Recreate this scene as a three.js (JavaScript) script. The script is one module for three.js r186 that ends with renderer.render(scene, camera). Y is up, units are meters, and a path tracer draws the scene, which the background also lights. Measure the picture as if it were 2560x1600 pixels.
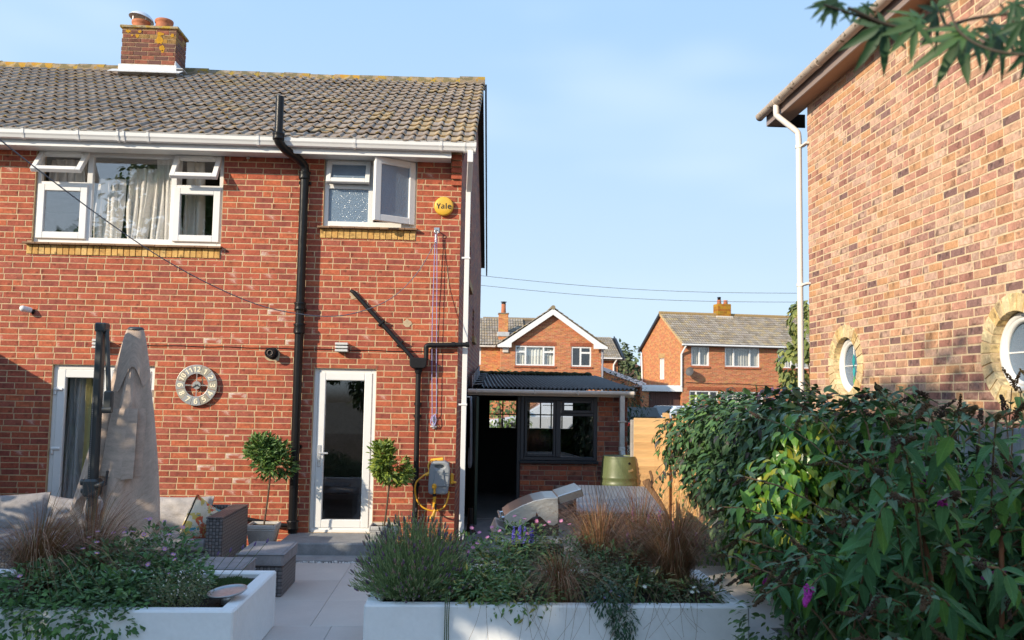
import * as THREE from 'three';
import { TextGeometry } from 'three/addons/geometries/TextGeometry.js';
import { FontLoader } from 'three/addons/loaders/FontLoader.js';

// ---------------------------------------------------------------- camera, sky, sun, exposure
const scene = new THREE.Scene();
const camera = new THREE.PerspectiveCamera(2 * Math.atan(800 / 2247) * 180 / Math.PI, 1.6, 0.1, 600);
const EYE = new THREE.Vector3(0, 1.89, 11.4);
camera.position.copy(EYE);
camera.rotation.order = 'YXZ';
camera.rotation.set(4.7231 * Math.PI / 180, -2.9526 * Math.PI / 180, 0.9568 * Math.PI / 180);
camera.focus = 10.5;
camera.userData.fStop = 4.5;
camera.updateMatrixWorld(true);
const renderer = new THREE.WebGLRenderer();
renderer.toneMapping = THREE.LinearToneMapping;
renderer.toneMappingExposure = 1.18;
renderer.shadowMap.enabled = true;

const SUN = new THREE.Vector3(-1.25, 0.66, 1).normalize();
{
  const W = 512, H = 256, d = new Float32Array(W * H * 4);
  const hs = (x, y) => { const s = Math.sin(x * 127.1 + y * 311.7) * 43758.5453; return s - Math.floor(s); };
  const vn = (x, y, per) => {
    const xi = Math.floor(x), yi = Math.floor(y), fx = x - xi, fy = y - yi, sx = fx * fx * (3 - 2 * fx), sy = fy * fy * (3 - 2 * fy);
    const w = (v) => ((v % per) + per) % per;
    const a = hs(w(xi), yi), b = hs(w(xi + 1), yi), c = hs(w(xi), yi + 1), e = hs(w(xi + 1), yi + 1);
    return (a + (b - a) * sx) * (1 - sy) + (c + (e - c) * sx) * sy;
  };
  const v = new THREE.Vector3();
  for (let j = 0; j < H; j++) for (let i = 0; i < W; i++) {
    const el = ((j + 0.5) / H - 0.5) * Math.PI, az = ((i + 0.5) / W - 0.5) * 2 * Math.PI;
    v.set(Math.cos(el) * Math.cos(az), Math.sin(el), Math.cos(el) * Math.sin(az));
    const h = Math.max(0, v.y), k = 1 - Math.exp(-h * 2.5);
    const ang = Math.acos(Math.min(1, v.dot(SUN)));
    const glow = 0.55 * Math.exp(-ang / 0.34) + 0.16 * Math.exp(-ang / 0.9);
    const u = (i / W) * 24, w = el * 9;
    let c = vn(u + el * 4, w * 2.2, 24) * 0.5 + vn(u * 2 + el * 8, w * 5, 48) * 0.3 + vn(u * 4, w * 11, 96) * 0.2;
    c = Math.max(0, (c - 0.52) * 1.5) * Math.min(1, h * 3);
    const o = (j * W + i) * 4;
    const col = [[0.66, 0.2], [0.81, 0.45], [0.91, 0.86]];
    for (let q = 0; q < 3; q++) {
      let s = col[q][0] + (col[q][1] - col[q][0]) * k;
      s += glow * [1, 0.93, 0.82][q] + c * [0.42, 0.32, 0.16][q] * 0.5;
      if (v.y < 0) s = [0.2, 0.18, 0.15][q];
      d[o + q] = s;
    }
    d[o + 3] = 1;
  }
  const t = new THREE.DataTexture(d, W, H, THREE.RGBAFormat, THREE.FloatType);
  t.mapping = THREE.EquirectangularReflectionMapping; t.magFilter = THREE.LinearFilter; t.minFilter = THREE.LinearFilter;
  t.wrapS = THREE.RepeatWrapping; t.needsUpdate = true;
  scene.background = t; scene.environment = t;
}
const sun = new THREE.DirectionalLight(new THREE.Color().setRGB(1, 0.86, 0.66), 5.0);
sun.position.copy(SUN).multiplyScalar(60); sun.target.position.set(0, 0, 0);
sun.castShadow = true; sun.shadow.radius = 1; sun.shadow.mapSize.set(4096, 4096);
Object.assign(sun.shadow.camera, { left: -45, right: 45, top: 45, bottom: -45, near: 1, far: 200 });
scene.add(sun, sun.target);

// ---------------------------------------------------------------- helpers
const TAU = Math.PI * 2, V3 = (x, y, z) => new THREE.Vector3(x, y, z);
function rngOf(seed) { let a = seed >>> 0; return () => { a = (a + 0x6D2B79F5) | 0; let t = Math.imul(a ^ (a >>> 15), 1 | a); t = (t + Math.imul(t ^ (t >>> 7), 61 | t)) ^ t; return ((t ^ (t >>> 14)) >>> 0) / 4294967296; }; }
const rnd = (r, a, b) => a + (b - a) * r();
const lerp = (a, b, t) => a + (b - a) * t;
const col = (c) => new THREE.Color().setRGB(c[0], c[1], c[2]);
function inFrame(p, m = 0.04) { const q = p.clone().project(camera); return q.z < 1 && Math.abs(q.x) < 1 + m && Math.abs(q.y) < 1 + m; }

// tileable fbm noise
function noise2(seed) {
  const r = rngOf(seed), T = new Float32Array(4096); for (let i = 0; i < 4096; i++) T[i] = r();
  return (x, y, per) => {
    const xi = Math.floor(x), yi = Math.floor(y), fx = x - xi, fy = y - yi, sx = fx * fx * (3 - 2 * fx), sy = fy * fy * (3 - 2 * fy);
    const w = (v) => ((v % per) + per) % per, g = (a, b) => T[(w(a) * 61 + w(b) * 127) & 4095];
    const a = g(xi, yi), b = g(xi + 1, yi), c = g(xi, yi + 1), e = g(xi + 1, yi + 1);
    return (a + (b - a) * sx) * (1 - sy) + (c + (e - c) * sx) * sy;
  };
}
function fbm(n, x, y, per, oct = 4) { let s = 0, a = 0.5, t = 0; for (let o = 0; o < oct; o++) { s += a * n(x, y, per); t += a; x *= 2; y *= 2; per *= 2; a *= 0.5; } return s / t; }
function tex(w, h, fn, { srgb = false, rx = 1, ry = 1 } = {}) {
  const d = new Uint8Array(w * h * 4);
  for (let j = 0; j < h; j++) for (let i = 0; i < w; i++) { const c = fn(i / w, j / h, i, j), o = (j * w + i) * 4; for (let q = 0; q < 3; q++) d[o + q] = Math.max(0, Math.min(255, Math.round(c[q] * 255))); d[o + 3] = c[3] === undefined ? 255 : Math.round(c[3] * 255); }
  const t = new THREE.DataTexture(d, w, h, THREE.RGBAFormat); t.wrapS = t.wrapT = THREE.RepeatWrapping; t.magFilter = THREE.LinearFilter; t.minFilter = THREE.LinearMipmapLinearFilter; t.generateMipmaps = true;
  if (srgb) t.colorSpace = THREE.SRGBColorSpace; t.repeat.set(rx, ry); t.needsUpdate = true; return t;
}
const gray = (f) => (u, v, i, j) => { const g = f(u, v, i, j); return [g, g, g]; };
function mat(c, o = {}) { const { phys, ...p } = o; const M = phys ? THREE.MeshPhysicalMaterial : THREE.MeshStandardMaterial; return new M({ color: col(c), roughness: 0.8, ...p }); }

// geometry: everything becomes non-indexed position / normal / uv (metres) [/ color]
function ni(g) { const q = g.index ? g.toNonIndexed() : g; if (!q.attributes.normal) q.computeVertexNormals(); return q; }
function planarUV(g) {
  const q = ni(g), p = q.attributes.position, n = p.count, uv = new Float32Array(n * 2), a = V3(), b = V3(), c = V3();
  for (let i = 0; i < n; i += 3) {
    a.fromBufferAttribute(p, i); b.fromBufferAttribute(p, i + 1); c.fromBufferAttribute(p, i + 2);
    const N = b.clone().sub(a).cross(c.clone().sub(a)), x = Math.abs(N.x), y = Math.abs(N.y), z = Math.abs(N.z);
    [a, b, c].forEach((v, k) => { const o = (i + k) * 2; if (z >= x && z >= y) { uv[o] = v.x; uv[o + 1] = v.y; } else if (x >= y) { uv[o] = v.z; uv[o + 1] = v.y; } else { uv[o] = v.x; uv[o + 1] = v.z; } });
  }
  q.setAttribute('uv', new THREE.BufferAttribute(uv, 2)); return q;
}
function merge(list, color) {
  list = (Array.isArray(list) ? list : [list]).filter(Boolean).map(ni);
  const n = list.reduce((s, g) => s + g.attributes.position.count, 0), P = new Float32Array(n * 3), N = new Float32Array(n * 3), U = new Float32Array(n * 2), hasC = color || list.some((g) => g.attributes.color), C = hasC ? new Float32Array(n * 3).fill(1) : null;
  let o = 0;
  for (const g of list) {
    const k = g.attributes.position.count; P.set(g.attributes.position.array.subarray(0, k * 3), o * 3); N.set(g.attributes.normal.array.subarray(0, k * 3), o * 3);
    if (g.attributes.uv) U.set(g.attributes.uv.array.subarray(0, k * 2), o * 2);
    if (C && g.attributes.color) C.set(g.attributes.color.array.subarray(0, k * 3), o * 3);
    o += k;
  }
  const r = new THREE.BufferGeometry(); r.setAttribute('position', new THREE.BufferAttribute(P, 3)); r.setAttribute('normal', new THREE.BufferAttribute(N, 3)); r.setAttribute('uv', new THREE.BufferAttribute(U, 2));
  if (C) r.setAttribute('color', new THREE.BufferAttribute(C, 3)); return r;
}
function tint(g, c) { const q = ni(g), n = q.attributes.position.count, a = new Float32Array(n * 3); for (let i = 0; i < n; i++) { a[i * 3] = c[0]; a[i * 3 + 1] = c[1]; a[i * 3 + 2] = c[2]; } q.setAttribute('color', new THREE.BufferAttribute(a, 3)); return q; }
function fromTris(t, smooth) { const g = new THREE.BufferGeometry(); g.setAttribute('position', new THREE.BufferAttribute(new Float32Array(t), 3)); g.computeVertexNormals(); return g; }
// chamfered box
function cbox(x0, x1, y0, y1, z0, z1, b = 0.004) {
  b = Math.min(b, (x1 - x0) * 0.3, (y1 - y0) * 0.3, (z1 - z0) * 0.3);
  const X = [x0, x0 + b, x1 - b, x1], Y = [y0, y0 + b, y1 - b, y1], Z = [z0, z0 + b, z1 - b, z1], t = [];
  const cx = (x0 + x1) / 2, cy = (y0 + y1) / 2, cz = (z0 + z1) / 2;
  const tri = (p, q, r) => { const ax = q[0] - p[0], ay = q[1] - p[1], az = q[2] - p[2], bx = r[0] - p[0], by = r[1] - p[1], bz = r[2] - p[2]; const nx = ay * bz - az * by, ny = az * bx - ax * bz, nz = ax * by - ay * bx; const m = [(p[0] + q[0] + r[0]) / 3 - cx, (p[1] + q[1] + r[1]) / 3 - cy, (p[2] + q[2] + r[2]) / 3 - cz]; if (nx * m[0] + ny * m[1] + nz * m[2] < 0) t.push(...p, ...r, ...q); else t.push(...p, ...q, ...r); };
  const quad = (a, c, d, e) => { tri(a, c, d); tri(a, d, e); };
  for (const s of [0, 3]) { // faces
    quad([X[s], Y[1], Z[1]], [X[s], Y[2], Z[1]], [X[s], Y[2], Z[2]], [X[s], Y[1], Z[2]]);
    quad([X[1], Y[s], Z[1]], [X[2], Y[s], Z[1]], [X[2], Y[s], Z[2]], [X[1], Y[s], Z[2]]);
    quad([X[1], Y[1], Z[s]], [X[2], Y[1], Z[s]], [X[2], Y[2], Z[s]], [X[1], Y[2], Z[s]]);
  }
  for (const s of [0, 3]) for (const u of [0, 3]) { const si = s ? 2 : 1, ui = u ? 2 : 1;
    quad([X[s], Y[ui], Z[1]], [X[s], Y[ui], Z[2]], [X[si], Y[u], Z[2]], [X[si], Y[u], Z[1]]);
    quad([X[s], Y[1], Z[ui]], [X[s], Y[2], Z[ui]], [X[si], Y[2], Z[u]], [X[si], Y[1], Z[u]]);
    quad([X[1], Y[s], Z[ui]], [X[2], Y[s], Z[ui]], [X[2], Y[si], Z[u]], [X[1], Y[si], Z[u]]);
    for (const w of [0, 3]) { const wi = w ? 2 : 1; tri([X[s], Y[ui], Z[wi]], [X[si], Y[u], Z[wi]], [X[si], Y[ui], Z[w]]); }
  }
  return planarUV(fromTris(t));
}
const xf = (g, m) => { const q = g.clone(); q.applyMatrix4(m); return q; };
const mTRS = (p, e = [0, 0, 0], s = [1, 1, 1]) => new THREE.Matrix4().compose(V3(...p), new THREE.Quaternion().setFromEuler(new THREE.Euler(...e)), V3(...s));
const at = (g, p, e, s) => xf(g, mTRS(p, e, s));
function tube(pts, r, seg = 0, rad = 8, closed = false) { const c = new THREE.CatmullRomCurve3(pts.map((p) => V3(...p)), closed, 'catmullrom', 0.5); return ni(new THREE.TubeGeometry(c, seg || pts.length * 6, r, rad, closed)); }
function rod(a, b, r, r2 = r, rad = 12) { const A = V3(...a), B = V3(...b), d = B.clone().sub(A), g = new THREE.CylinderGeometry(r2, r, d.length(), rad); const q = new THREE.Quaternion().setFromUnitVectors(V3(0, 1, 0), d.clone().normalize()); return ni(xf(g, new THREE.Matrix4().compose(A.add(B).multiplyScalar(0.5), q, V3(1, 1, 1)))); }
function lathe(pts, seg = 32, p = [0, 0, 0]) { return at(ni(new THREE.LatheGeometry(pts.map((q) => new THREE.Vector2(q[0], q[1])), seg)), p); }
function extr(pts, depth, holes = [], bevel = 0, curve = 12) { const s = new THREE.Shape(pts.map((p) => new THREE.Vector2(...p))); for (const h of holes) s.holes.push(new THREE.Path(h.map((p) => new THREE.Vector2(...p)))); return planarUV(new THREE.ExtrudeGeometry(s, { depth, bevelEnabled: bevel > 0, bevelSize: bevel, bevelThickness: bevel, bevelOffset: -bevel, bevelSegments: 2, curveSegments: curve })); }
const rectPts = (x0, x1, y0, y1) => [[x0, y0], [x1, y0], [x1, y1], [x0, y1]];
const circPts = (cx, cy, r, n = 40) => Array.from({ length: n }, (_, i) => [cx + r * Math.cos(i / n * TAU), cy + r * Math.sin(i / n * TAU)]);

// scene graph: things, parts, structures
const used = {};
function numbered(n) { const k = used[n] = (used[n] ?? -1) + 1; return k ? `${n}_${String(k).padStart(3, '0')}` : n; }
function thing(name, label, category, p = [0, 0, 0], turn = 0, group) {
  const o = new THREE.Group(); o.name = numbered(name); o.position.set(...p); o.rotation.y = turn; o.userData = { label, category }; if (group) o.userData.group = group; scene.add(o);
  o.updateMatrixWorld(true); return o;
}
// a part given in world coordinates unless local
function part(name, geos, m, parent, { local = false, label, stuff } = {}) {
  const g = merge(geos), o = new THREE.Mesh(g, m); o.name = name; o.castShadow = o.receiveShadow = true; parent.add(o);
  if (!local) { parent.updateMatrixWorld(true); g.applyMatrix4(parent.matrixWorld.clone().invert()); }
  if (label) o.userData.label = label; if (stuff) o.userData.kind = 'stuff'; return o;
}
function single(name, geos, m, label, category, group) { const g = merge(geos); const o = new THREE.Mesh(g, m); o.name = numbered(name); o.castShadow = o.receiveShadow = true; o.userData = { label, category }; if (group) o.userData.group = group; g.computeBoundingBox(); const b = g.boundingBox, c = V3((b.min.x + b.max.x) / 2, b.min.y, (b.min.z + b.max.z) / 2); g.translate(-c.x, -c.y, -c.z); o.position.copy(c); scene.add(o); return o; }
function struct(name, geos, m) { const o = new THREE.Mesh(merge(geos), m); o.name = numbered(name); o.castShadow = o.receiveShadow = true; o.userData = { kind: 'structure' }; scene.add(o); return o; }
function mesh(name, g, m, parent, matrix) { const o = new THREE.Mesh(g, m); o.name = name; o.castShadow = o.receiveShadow = true; parent.add(o); parent.updateMatrixWorld(true); const w = parent.matrixWorld.clone().invert().multiply(matrix); w.decompose(o.position, o.quaternion, o.scale); return o; }

// ---------------------------------------------------------------- textures and materials
const n1 = noise2(11), n2 = noise2(23), n3 = noise2(37);
const brickTex = tex(512, 512, (u, v) => { // 1 m of fired clay skin: mottling, dark smears, fine grain
  const a = fbm(n1, u * 14, v * 24, 24 * 0 + 168, 3), m = fbm(n2, u * 9, v * 12, 36, 4), f = fbm(n3, u * 90, v * 90, 90, 3), s = fbm(n1, u * 40, v * 10, 40, 3);
  let k = 0.78 + 0.34 * (m - 0.5) + 0.3 * (f - 0.5) + 0.18 * (s - 0.5);
  const dark = Math.max(0, fbm(n2, u * 18 + 5, v * 18 + 9, 18, 3) - 0.56) * 2.2, pale = Math.max(0, fbm(n3, u * 22 + 3, v * 26 + 1, 286, 3) - 0.60) * 1.7;
  k = k * (1 - dark * 0.8);
  return [k + pale * 0.75, k * 0.97 + pale * 1.0, k * 0.95 + pale * 1.0];
});
const grain = tex(256, 256, gray((u, v) => 0.82 + 0.36 * (fbm(n2, u * 8, v * 8, 8, 5) - 0.5) + 0.2 * (fbm(n3, u * 64, v * 64, 64, 2) - 0.5)));
const grainB = tex(256, 256, gray((u, v) => fbm(n1, u * 24, v * 24, 24, 4)));
const fineB = tex(256, 256, gray((u, v) => fbm(n3, u * 90, v * 90, 90, 2)));
const rep = (t, s, s2 = s) => { const q = t.clone(); q.repeat.set(s, s2); q.needsUpdate = true; return q; };
const grain2 = rep(grain, 0.5), grainFine = rep(grain, 3);
const M = {};
M.brick = mat([1, 1, 1], { vertexColors: true, map: brickTex, roughness: 0.9, bumpMap: rep(grainB, 4), bumpScale: 0.002 });
M.limeBrick = mat([1, 1, 1], { vertexColors: true, roughness: 0.95, bumpMap: rep(grainB, 4), bumpScale: 0.002, map: tex(512, 512, (u, v) => { // salts bloomed on the clay in pale smears
  const m = fbm(n2, u * 9, v * 12, 36, 4), f = fbm(n3, u * 90, v * 90, 90, 3), k = 0.85 + 0.3 * (m - 0.5) + 0.3 * (f - 0.5), b = Math.min(1, Math.max(0, (fbm(n1, u * 7 + 2, v * 16 + 3, 112, 4) - 0.5) * 4.5)) * (0.45 + f); return [lerp(0.46 * k, 0.66, b), lerp(0.115 * k, 0.5, b), lerp(0.065 * k, 0.42, b)];
 }) });
M.mortar = mat([0.66, 0.47, 0.28], { map: grainFine, roughness: 0.95, bumpMap: rep(grainB, 6), bumpScale: 0.003 });
M.mortarPale = mat([0.78, 0.6, 0.38], { map: grainFine, roughness: 0.95, bumpMap: rep(grainB, 6), bumpScale: 0.003 });
M.mortarGrey = mat([0.3, 0.24, 0.18], { map: grainFine, roughness: 0.95, bumpMap: rep(grainB, 6), bumpScale: 0.003 });
M.upvc = mat([0.78, 0.78, 0.77], { phys: true, roughness: 0.34, clearcoat: 0.15, clearcoatRoughness: 0.3, map: rep(tex(128, 128, gray((u, v) => 0.93 + 0.07 * fbm(n1, u * 6, v * 6, 6, 4))), 1.3) });
M.upvcOld = mat([0.66, 0.6, 0.53], { roughness: 0.5, map: rep(tex(128, 128, gray((u, v) => 0.8 + 0.2 * Math.min(1, 1.4 * fbm(n2, u * 7, v * 7, 7, 5)))), 1.7) });
M.black = mat([0.009, 0.009, 0.01], { phys: true, roughness: 0.3, specularIntensity: 0.6, bumpMap: rep(grainB, 2), bumpScale: 0.0015 });
M.blackMatt = mat([0.012, 0.012, 0.014], { phys: true, roughness: 0.5, specularIntensity: 0.6, map: grain });
M.blackWood = mat([0.016, 0.02, 0.026], { roughness: 0.5, bumpMap: rep(grainB, 3, 0.6), bumpScale: 0.001 });
M.glass = mat([1, 1, 1], { phys: true, transmission: 1, thickness: 0, roughness: 0.0, ior: 1.6 });
M.coated = mat([1, 1, 1], { phys: true, transmission: 1, thickness: 0, roughness: 0.0, ior: 2.2 });
M.glassWavy = mat([1, 1, 1], { phys: true, transmission: 1, thickness: 0, roughness: 0.0, ior: 2.2, bumpMap: rep(tex(128, 128, gray((u, v) => fbm(n1, u * 3, v * 3, 3, 2))), 1.1), bumpScale: 0.004 });
M.frosted = mat([0.22, 0.31, 0.42], { phys: true, transmission: 0.35, thickness: 0, roughness: 0.2, ior: 1.9, bumpMap: rep(tex(256, 256, gray((u, v) => fbm(n3, u * 60, v * 60, 60, 2))), 2), bumpScale: 0.004 });
M.clay = mat([0.55, 0.2, 0.1], { map: rep(grain, 2), roughness: 0.85 });
M.lead = mat([0.55, 0.57, 0.6], { map: rep(grain, 2), roughness: 0.55, metalness: 0.1 });
M.steel = mat([0.62, 0.6, 0.57], { metalness: 1, roughness: 0.3, bumpMap: fineB, bumpScale: 0.0006 });
M.dark = mat([0.05, 0.045, 0.04], { roughness: 0.9 });
M.room = mat([0.3, 0.28, 0.26], { roughness: 0.95, map: grain2 });
M.timber = mat([0.16, 0.09, 0.05], { map: rep(grain, 1.5), roughness: 0.8 });

// ---------------------------------------------------------------- bricks
// one brick centred on the origin, its face at z = 0, from a tone palette; a few uneven variants of each
function brickSet(palette, seed, L = 0.215, H = 0.065, D = 0.014, proud = 0.0) {
  const r = rngOf(seed), out = [];
  for (const c of palette) for (let k = 0; k < 3; k++) {
    const b = 0.0035, j = () => rnd(r, -0.0016, 0.0016), x = L / 2, y = H / 2, t = [];
    const o = [[-x + j(), -y + j()], [x + j(), -y + j()], [x + j(), y + j()], [-x + j(), y + j()]], i = o.map((p) => [p[0] - Math.sign(p[0]) * b * 1.3, p[1] - Math.sign(p[1]) * b]);
    const zi = [0, 1, 2, 3].map(() => rnd(r, -0.0016, 0.0016) + proud);
    const q = (a, c2, d, e) => t.push(...a, ...c2, ...d, ...a, ...d, ...e);
    q(...[0, 1, 2, 3].map((m) => [...i[m], zi[m]]));
    for (let m = 0; m < 4; m++) { const w = (m + 1) % 4; q([...o[m], -b + proud], [...o[w], -b + proud], [...i[w], zi[w]], [...i[m], zi[m]]); q([...o[m], -D], [...o[w], -D], [...o[w], -b + proud], [...o[m], -b + proud]); }
    const g = planarUV(fromTris(t)), uv = g.attributes.uv, ou = r(), ov = r(); for (let n = 0; n < uv.count; n++) uv.setXY(n, uv.getX(n) + ou, uv.getY(n) + ov);
    const s = rnd(r, 0.93, 1.07); out.push(tint(g, c.map((v) => v * s)));
  }
  return { list: out, n: palette.length, L, H };
}
// lay a wall of stretchers in the plane O + x*ux + y*up, face along normal; holes: [x0,x1,y0,y1] or {c:[x,y], r}
function layBricks({ parent, O, ux, n, x0, x1, y0, y1, holes = [], set, tone, seed, max = 300, pitch = [0.225, 0.075], first = 0, wob = 0.0012, m = M.brick, m2, m2From = 99, name = 'brick', jt = 0.005 }) {
  const r = rngOf(seed), up = V3(0, 1, 0), nv = V3(...n).normalize(), uxv = V3(...ux).normalize(), basis = new THREE.Matrix4(), all = [];
  const rows = Math.ceil((y1 - y0) / pitch[1]);
  for (let k = 0; k < rows; k++) {
    const ya = y0 + k * pitch[1] + jt, yb = Math.min(y0 + (k + 1) * pitch[1] - jt, y1);
    let x = x0 + first - (k % 2 ? pitch[0] / 2 : 0) - pitch[0] + rnd(r, -0.012, 0.012);
    while (x < x1) {
      const jit = r() < 0.06 ? -pitch[0] / 2 : rnd(r, -0.004, 0.004), w = pitch[0] + jit;
      let rects = [[Math.max(x + jt, x0), Math.min(x + w - jt, x1), ya, yb]]; x += w;
      for (const h of holes) {
        let H = h; if (h.c) { const dy = (ya + yb) / 2 - h.c[1]; if (Math.abs(dy) >= h.r) continue; const cx = Math.sqrt(h.r * h.r - dy * dy); H = [h.c[0] - cx, h.c[0] + cx, ya - 1, yb + 1]; }
        const nx = [];
        for (const q of rects) {
          if (q[1] <= H[0] || q[0] >= H[1] || q[3] <= H[2] + 0.004 || q[2] >= H[3] - 0.004) { nx.push(q); continue; }
          if (q[0] < H[0] - 0.004) nx.push([q[0], H[0] - 0.004, q[2], q[3]]);
          if (q[1] > H[1] + 0.004) nx.push([H[1] + 0.004, q[1], q[2], q[3]]);
          const a = Math.max(q[0], H[0]), b = Math.min(q[1], H[1]);
          if (q[2] < H[2]) nx.push([a, b, q[2], H[2] - 0.003]); if (q[3] > H[3]) nx.push([a, b, H[3] + 0.003, q[3]]);
        }
        rects = nx;
      }
      for (const q of rects) {
        const w2 = q[1] - q[0], h2 = q[3] - q[2]; if (w2 < 0.02 || h2 < 0.012) continue;
        const cx = (q[0] + q[1]) / 2, cy = (q[2] + q[3]) / 2, tn = tone(r, cx, cy), g = set.list[tn * 3 + Math.floor(r() * 3)], mt = tn >= m2From ? m2 : m;
        const P = V3(...O).addScaledVector(uxv, cx).addScaledVector(up, cy).addScaledVector(nv, rnd(r, -wob, wob));
        basis.makeBasis(uxv, up, nv); const mm = basis.clone().setPosition(P).multiply(new THREE.Matrix4().makeRotationZ(rnd(r, -0.006, 0.006))).multiply(new THREE.Matrix4().makeScale(w2 / set.L, h2 / set.H, 1));
        all.push({ P, g, mm, mt, d: P.distanceTo(EYE) / Math.max(0.3, w2 / set.L) + (inFrame(P) ? 0 : 1000) });
      }
    }
  }
  all.sort((a, b) => a.d - b.d);
  all.slice(0, max).forEach((b) => mesh(name, b.g, b.mt, parent, b.mm));
  for (const q of [m, m2]) { const rest = all.slice(max).filter((b) => b.mt === q); if (q && rest.length) part(name, rest.map((b) => xf(b.g, b.mm)), q, parent, { stuff: true }); }
}
// flat brickwork for walls too far to lay
function brickPattern(palette, mortar, seed) {
  const r = rngOf(seed), NX = 8, NY = 12, tones = []; for (let k = 0; k < NX * NY * 2; k++) tones.push(palette[Math.floor(r() * palette.length)].map((v) => v * rnd(r, 0.85, 1.15)));
  const W = 512, H = 256, t = tex(W, H, (u, v) => {
    const row = Math.floor(v * NY), fy = v * NY - row, sx = u * NX + (row % 2) * 0.5, b = ((Math.floor(sx) % NX) + NX) % NX, fx = sx - Math.floor(sx);
    const j = fx < 0.045 || fy < 0.13, k = 0.85 + 0.4 * (fbm(n3, u * 60, v * 30, 1800, 2) - 0.5); return (j ? mortar : tones[row * NX + b]).map((c) => c * k);
  });
  t.repeat.set(1 / 1.8, 1 / 0.9); return t;
}
const FAR_BRICK = [[0.58, 0.2, 0.08], [0.52, 0.165, 0.068], [0.62, 0.24, 0.095], [0.46, 0.14, 0.06]];
M.farBrick = mat([1, 1, 1], { map: brickPattern(FAR_BRICK, [0.6, 0.4, 0.24], 5), roughness: 0.9 });
M.farBrickB = mat([1, 1, 1], { map: brickPattern(FAR_BRICK.map((c) => [c[0] * 1.06, c[1] * 1.15, c[2] * 1.0]), [0.62, 0.42, 0.24], 6), roughness: 0.9 });
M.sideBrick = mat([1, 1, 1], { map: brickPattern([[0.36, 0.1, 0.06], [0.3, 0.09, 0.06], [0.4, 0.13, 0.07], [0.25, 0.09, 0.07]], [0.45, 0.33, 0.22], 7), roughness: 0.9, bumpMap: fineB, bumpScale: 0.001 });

// ---------------------------------------------------------------- roof tiles: double-roll tile, tail at the origin, running up +Y, face +Z
function tileGeo(w, gauge, tone, seed, amp = 0.026) {
  const r = rngOf(seed), P = [], N = 14; // cross profile with two rolls
  for (let i = 0; i <= N; i++) { const u = i / N, f = (u * 2) % 1; const roll = f > 0.52 ? Math.sin((f - 0.52) / 0.48 * Math.PI) : 0; P.push([(u - 0.5) * w, amp * Math.pow(roll, 0.7) + rnd(r, -0.001, 0.001)]); }
  const L = gauge * 1.12, th = 0.016, t = [], q = (a, b, c, d) => t.push(...a, ...b, ...c, ...a, ...c, ...d);
  for (let i = 0; i < N; i++) {
    const [xa, za] = P[i], [xb, zb] = P[i + 1], lift = 0.03, ya = rnd(r, -0.002, 0.002);
    q([xa, ya, za + lift], [xb, ya, zb + lift], [xb, L, zb * 0.8], [xa, L, za * 0.8]);
    q([xa, ya, za + lift - th], [xb, ya, zb + lift - th], [xb, ya, zb + lift], [xa, ya, za + lift]);
  }
  for (const s of [0, N]) { const [x, z] = P[s]; const A = [x, 0, z + 0.03 - th], B = [x, 0, z + 0.03], C = [x, L, z * 0.8], D = [x, L, z * 0.8 - th]; s ? q(A, D, C, B) : q(A, B, C, D); }
  const g = planarUV(fromTris(t)), uv = g.attributes.uv, ou = r() * 4, ov = r() * 4; for (let n = 0; n < uv.count; n++) uv.setXY(n, uv.getX(n) + ou, uv.getY(n) + ov);
  return tint(g, tone);
}
M.tile = mat([1, 1, 1], { vertexColors: true, roughness: 0.95, bumpMap: rep(grainB, 5), bumpScale: 0.004,
  map: rep(tex(512, 512, (u, v) => { // concrete tile: grit, pale worn spots, moss and small orange lichen
    const k = 0.84 + 0.5 * (fbm(n1, u * 16, v * 16, 16, 5) - 0.5), sp = fbm(n2, u * 40, v * 40, 40, 3), li = fbm(n3, u * 20, v * 20, 20, 4), mo = fbm(n2, u * 9 + 3, v * 9, 9, 4);
    let c = [k, k, k]; if (mo > 0.66) c = [k * 0.72, k * 0.72, k * 0.62]; if (sp > 0.72) c = [k * 1.25, k * 1.2, k * 1.1]; if (li > 0.735) c = [k * 1.6, k * 0.95, k * 0.35]; return c;
  }), 0.8) });
M.lichen = mat([1, 1, 1], { vertexColors: true, roughness: 0.95, bumpMap: rep(grainB, 5), bumpScale: 0.006,
  map: rep(tex(512, 512, (u, v) => {
    const k = 0.8 + 0.5 * (fbm(n1, u * 16, v * 16, 16, 5) - 0.5), li = fbm(n3, u * 9, v * 9, 9, 5), gr = fbm(n2, u * 13, v * 13, 13, 4);
    let c = [k, k, k]; if (gr > 0.6) c = [k * 1.2, k * 1.2, k * 1.1]; if (li > 0.56) c = [k * 1.7, k * 1.0, k * 0.25]; else if (gr < 0.38) c = [k * 0.62, k * 0.65, k * 0.5]; return c;
  }), 0.7) });
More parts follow.
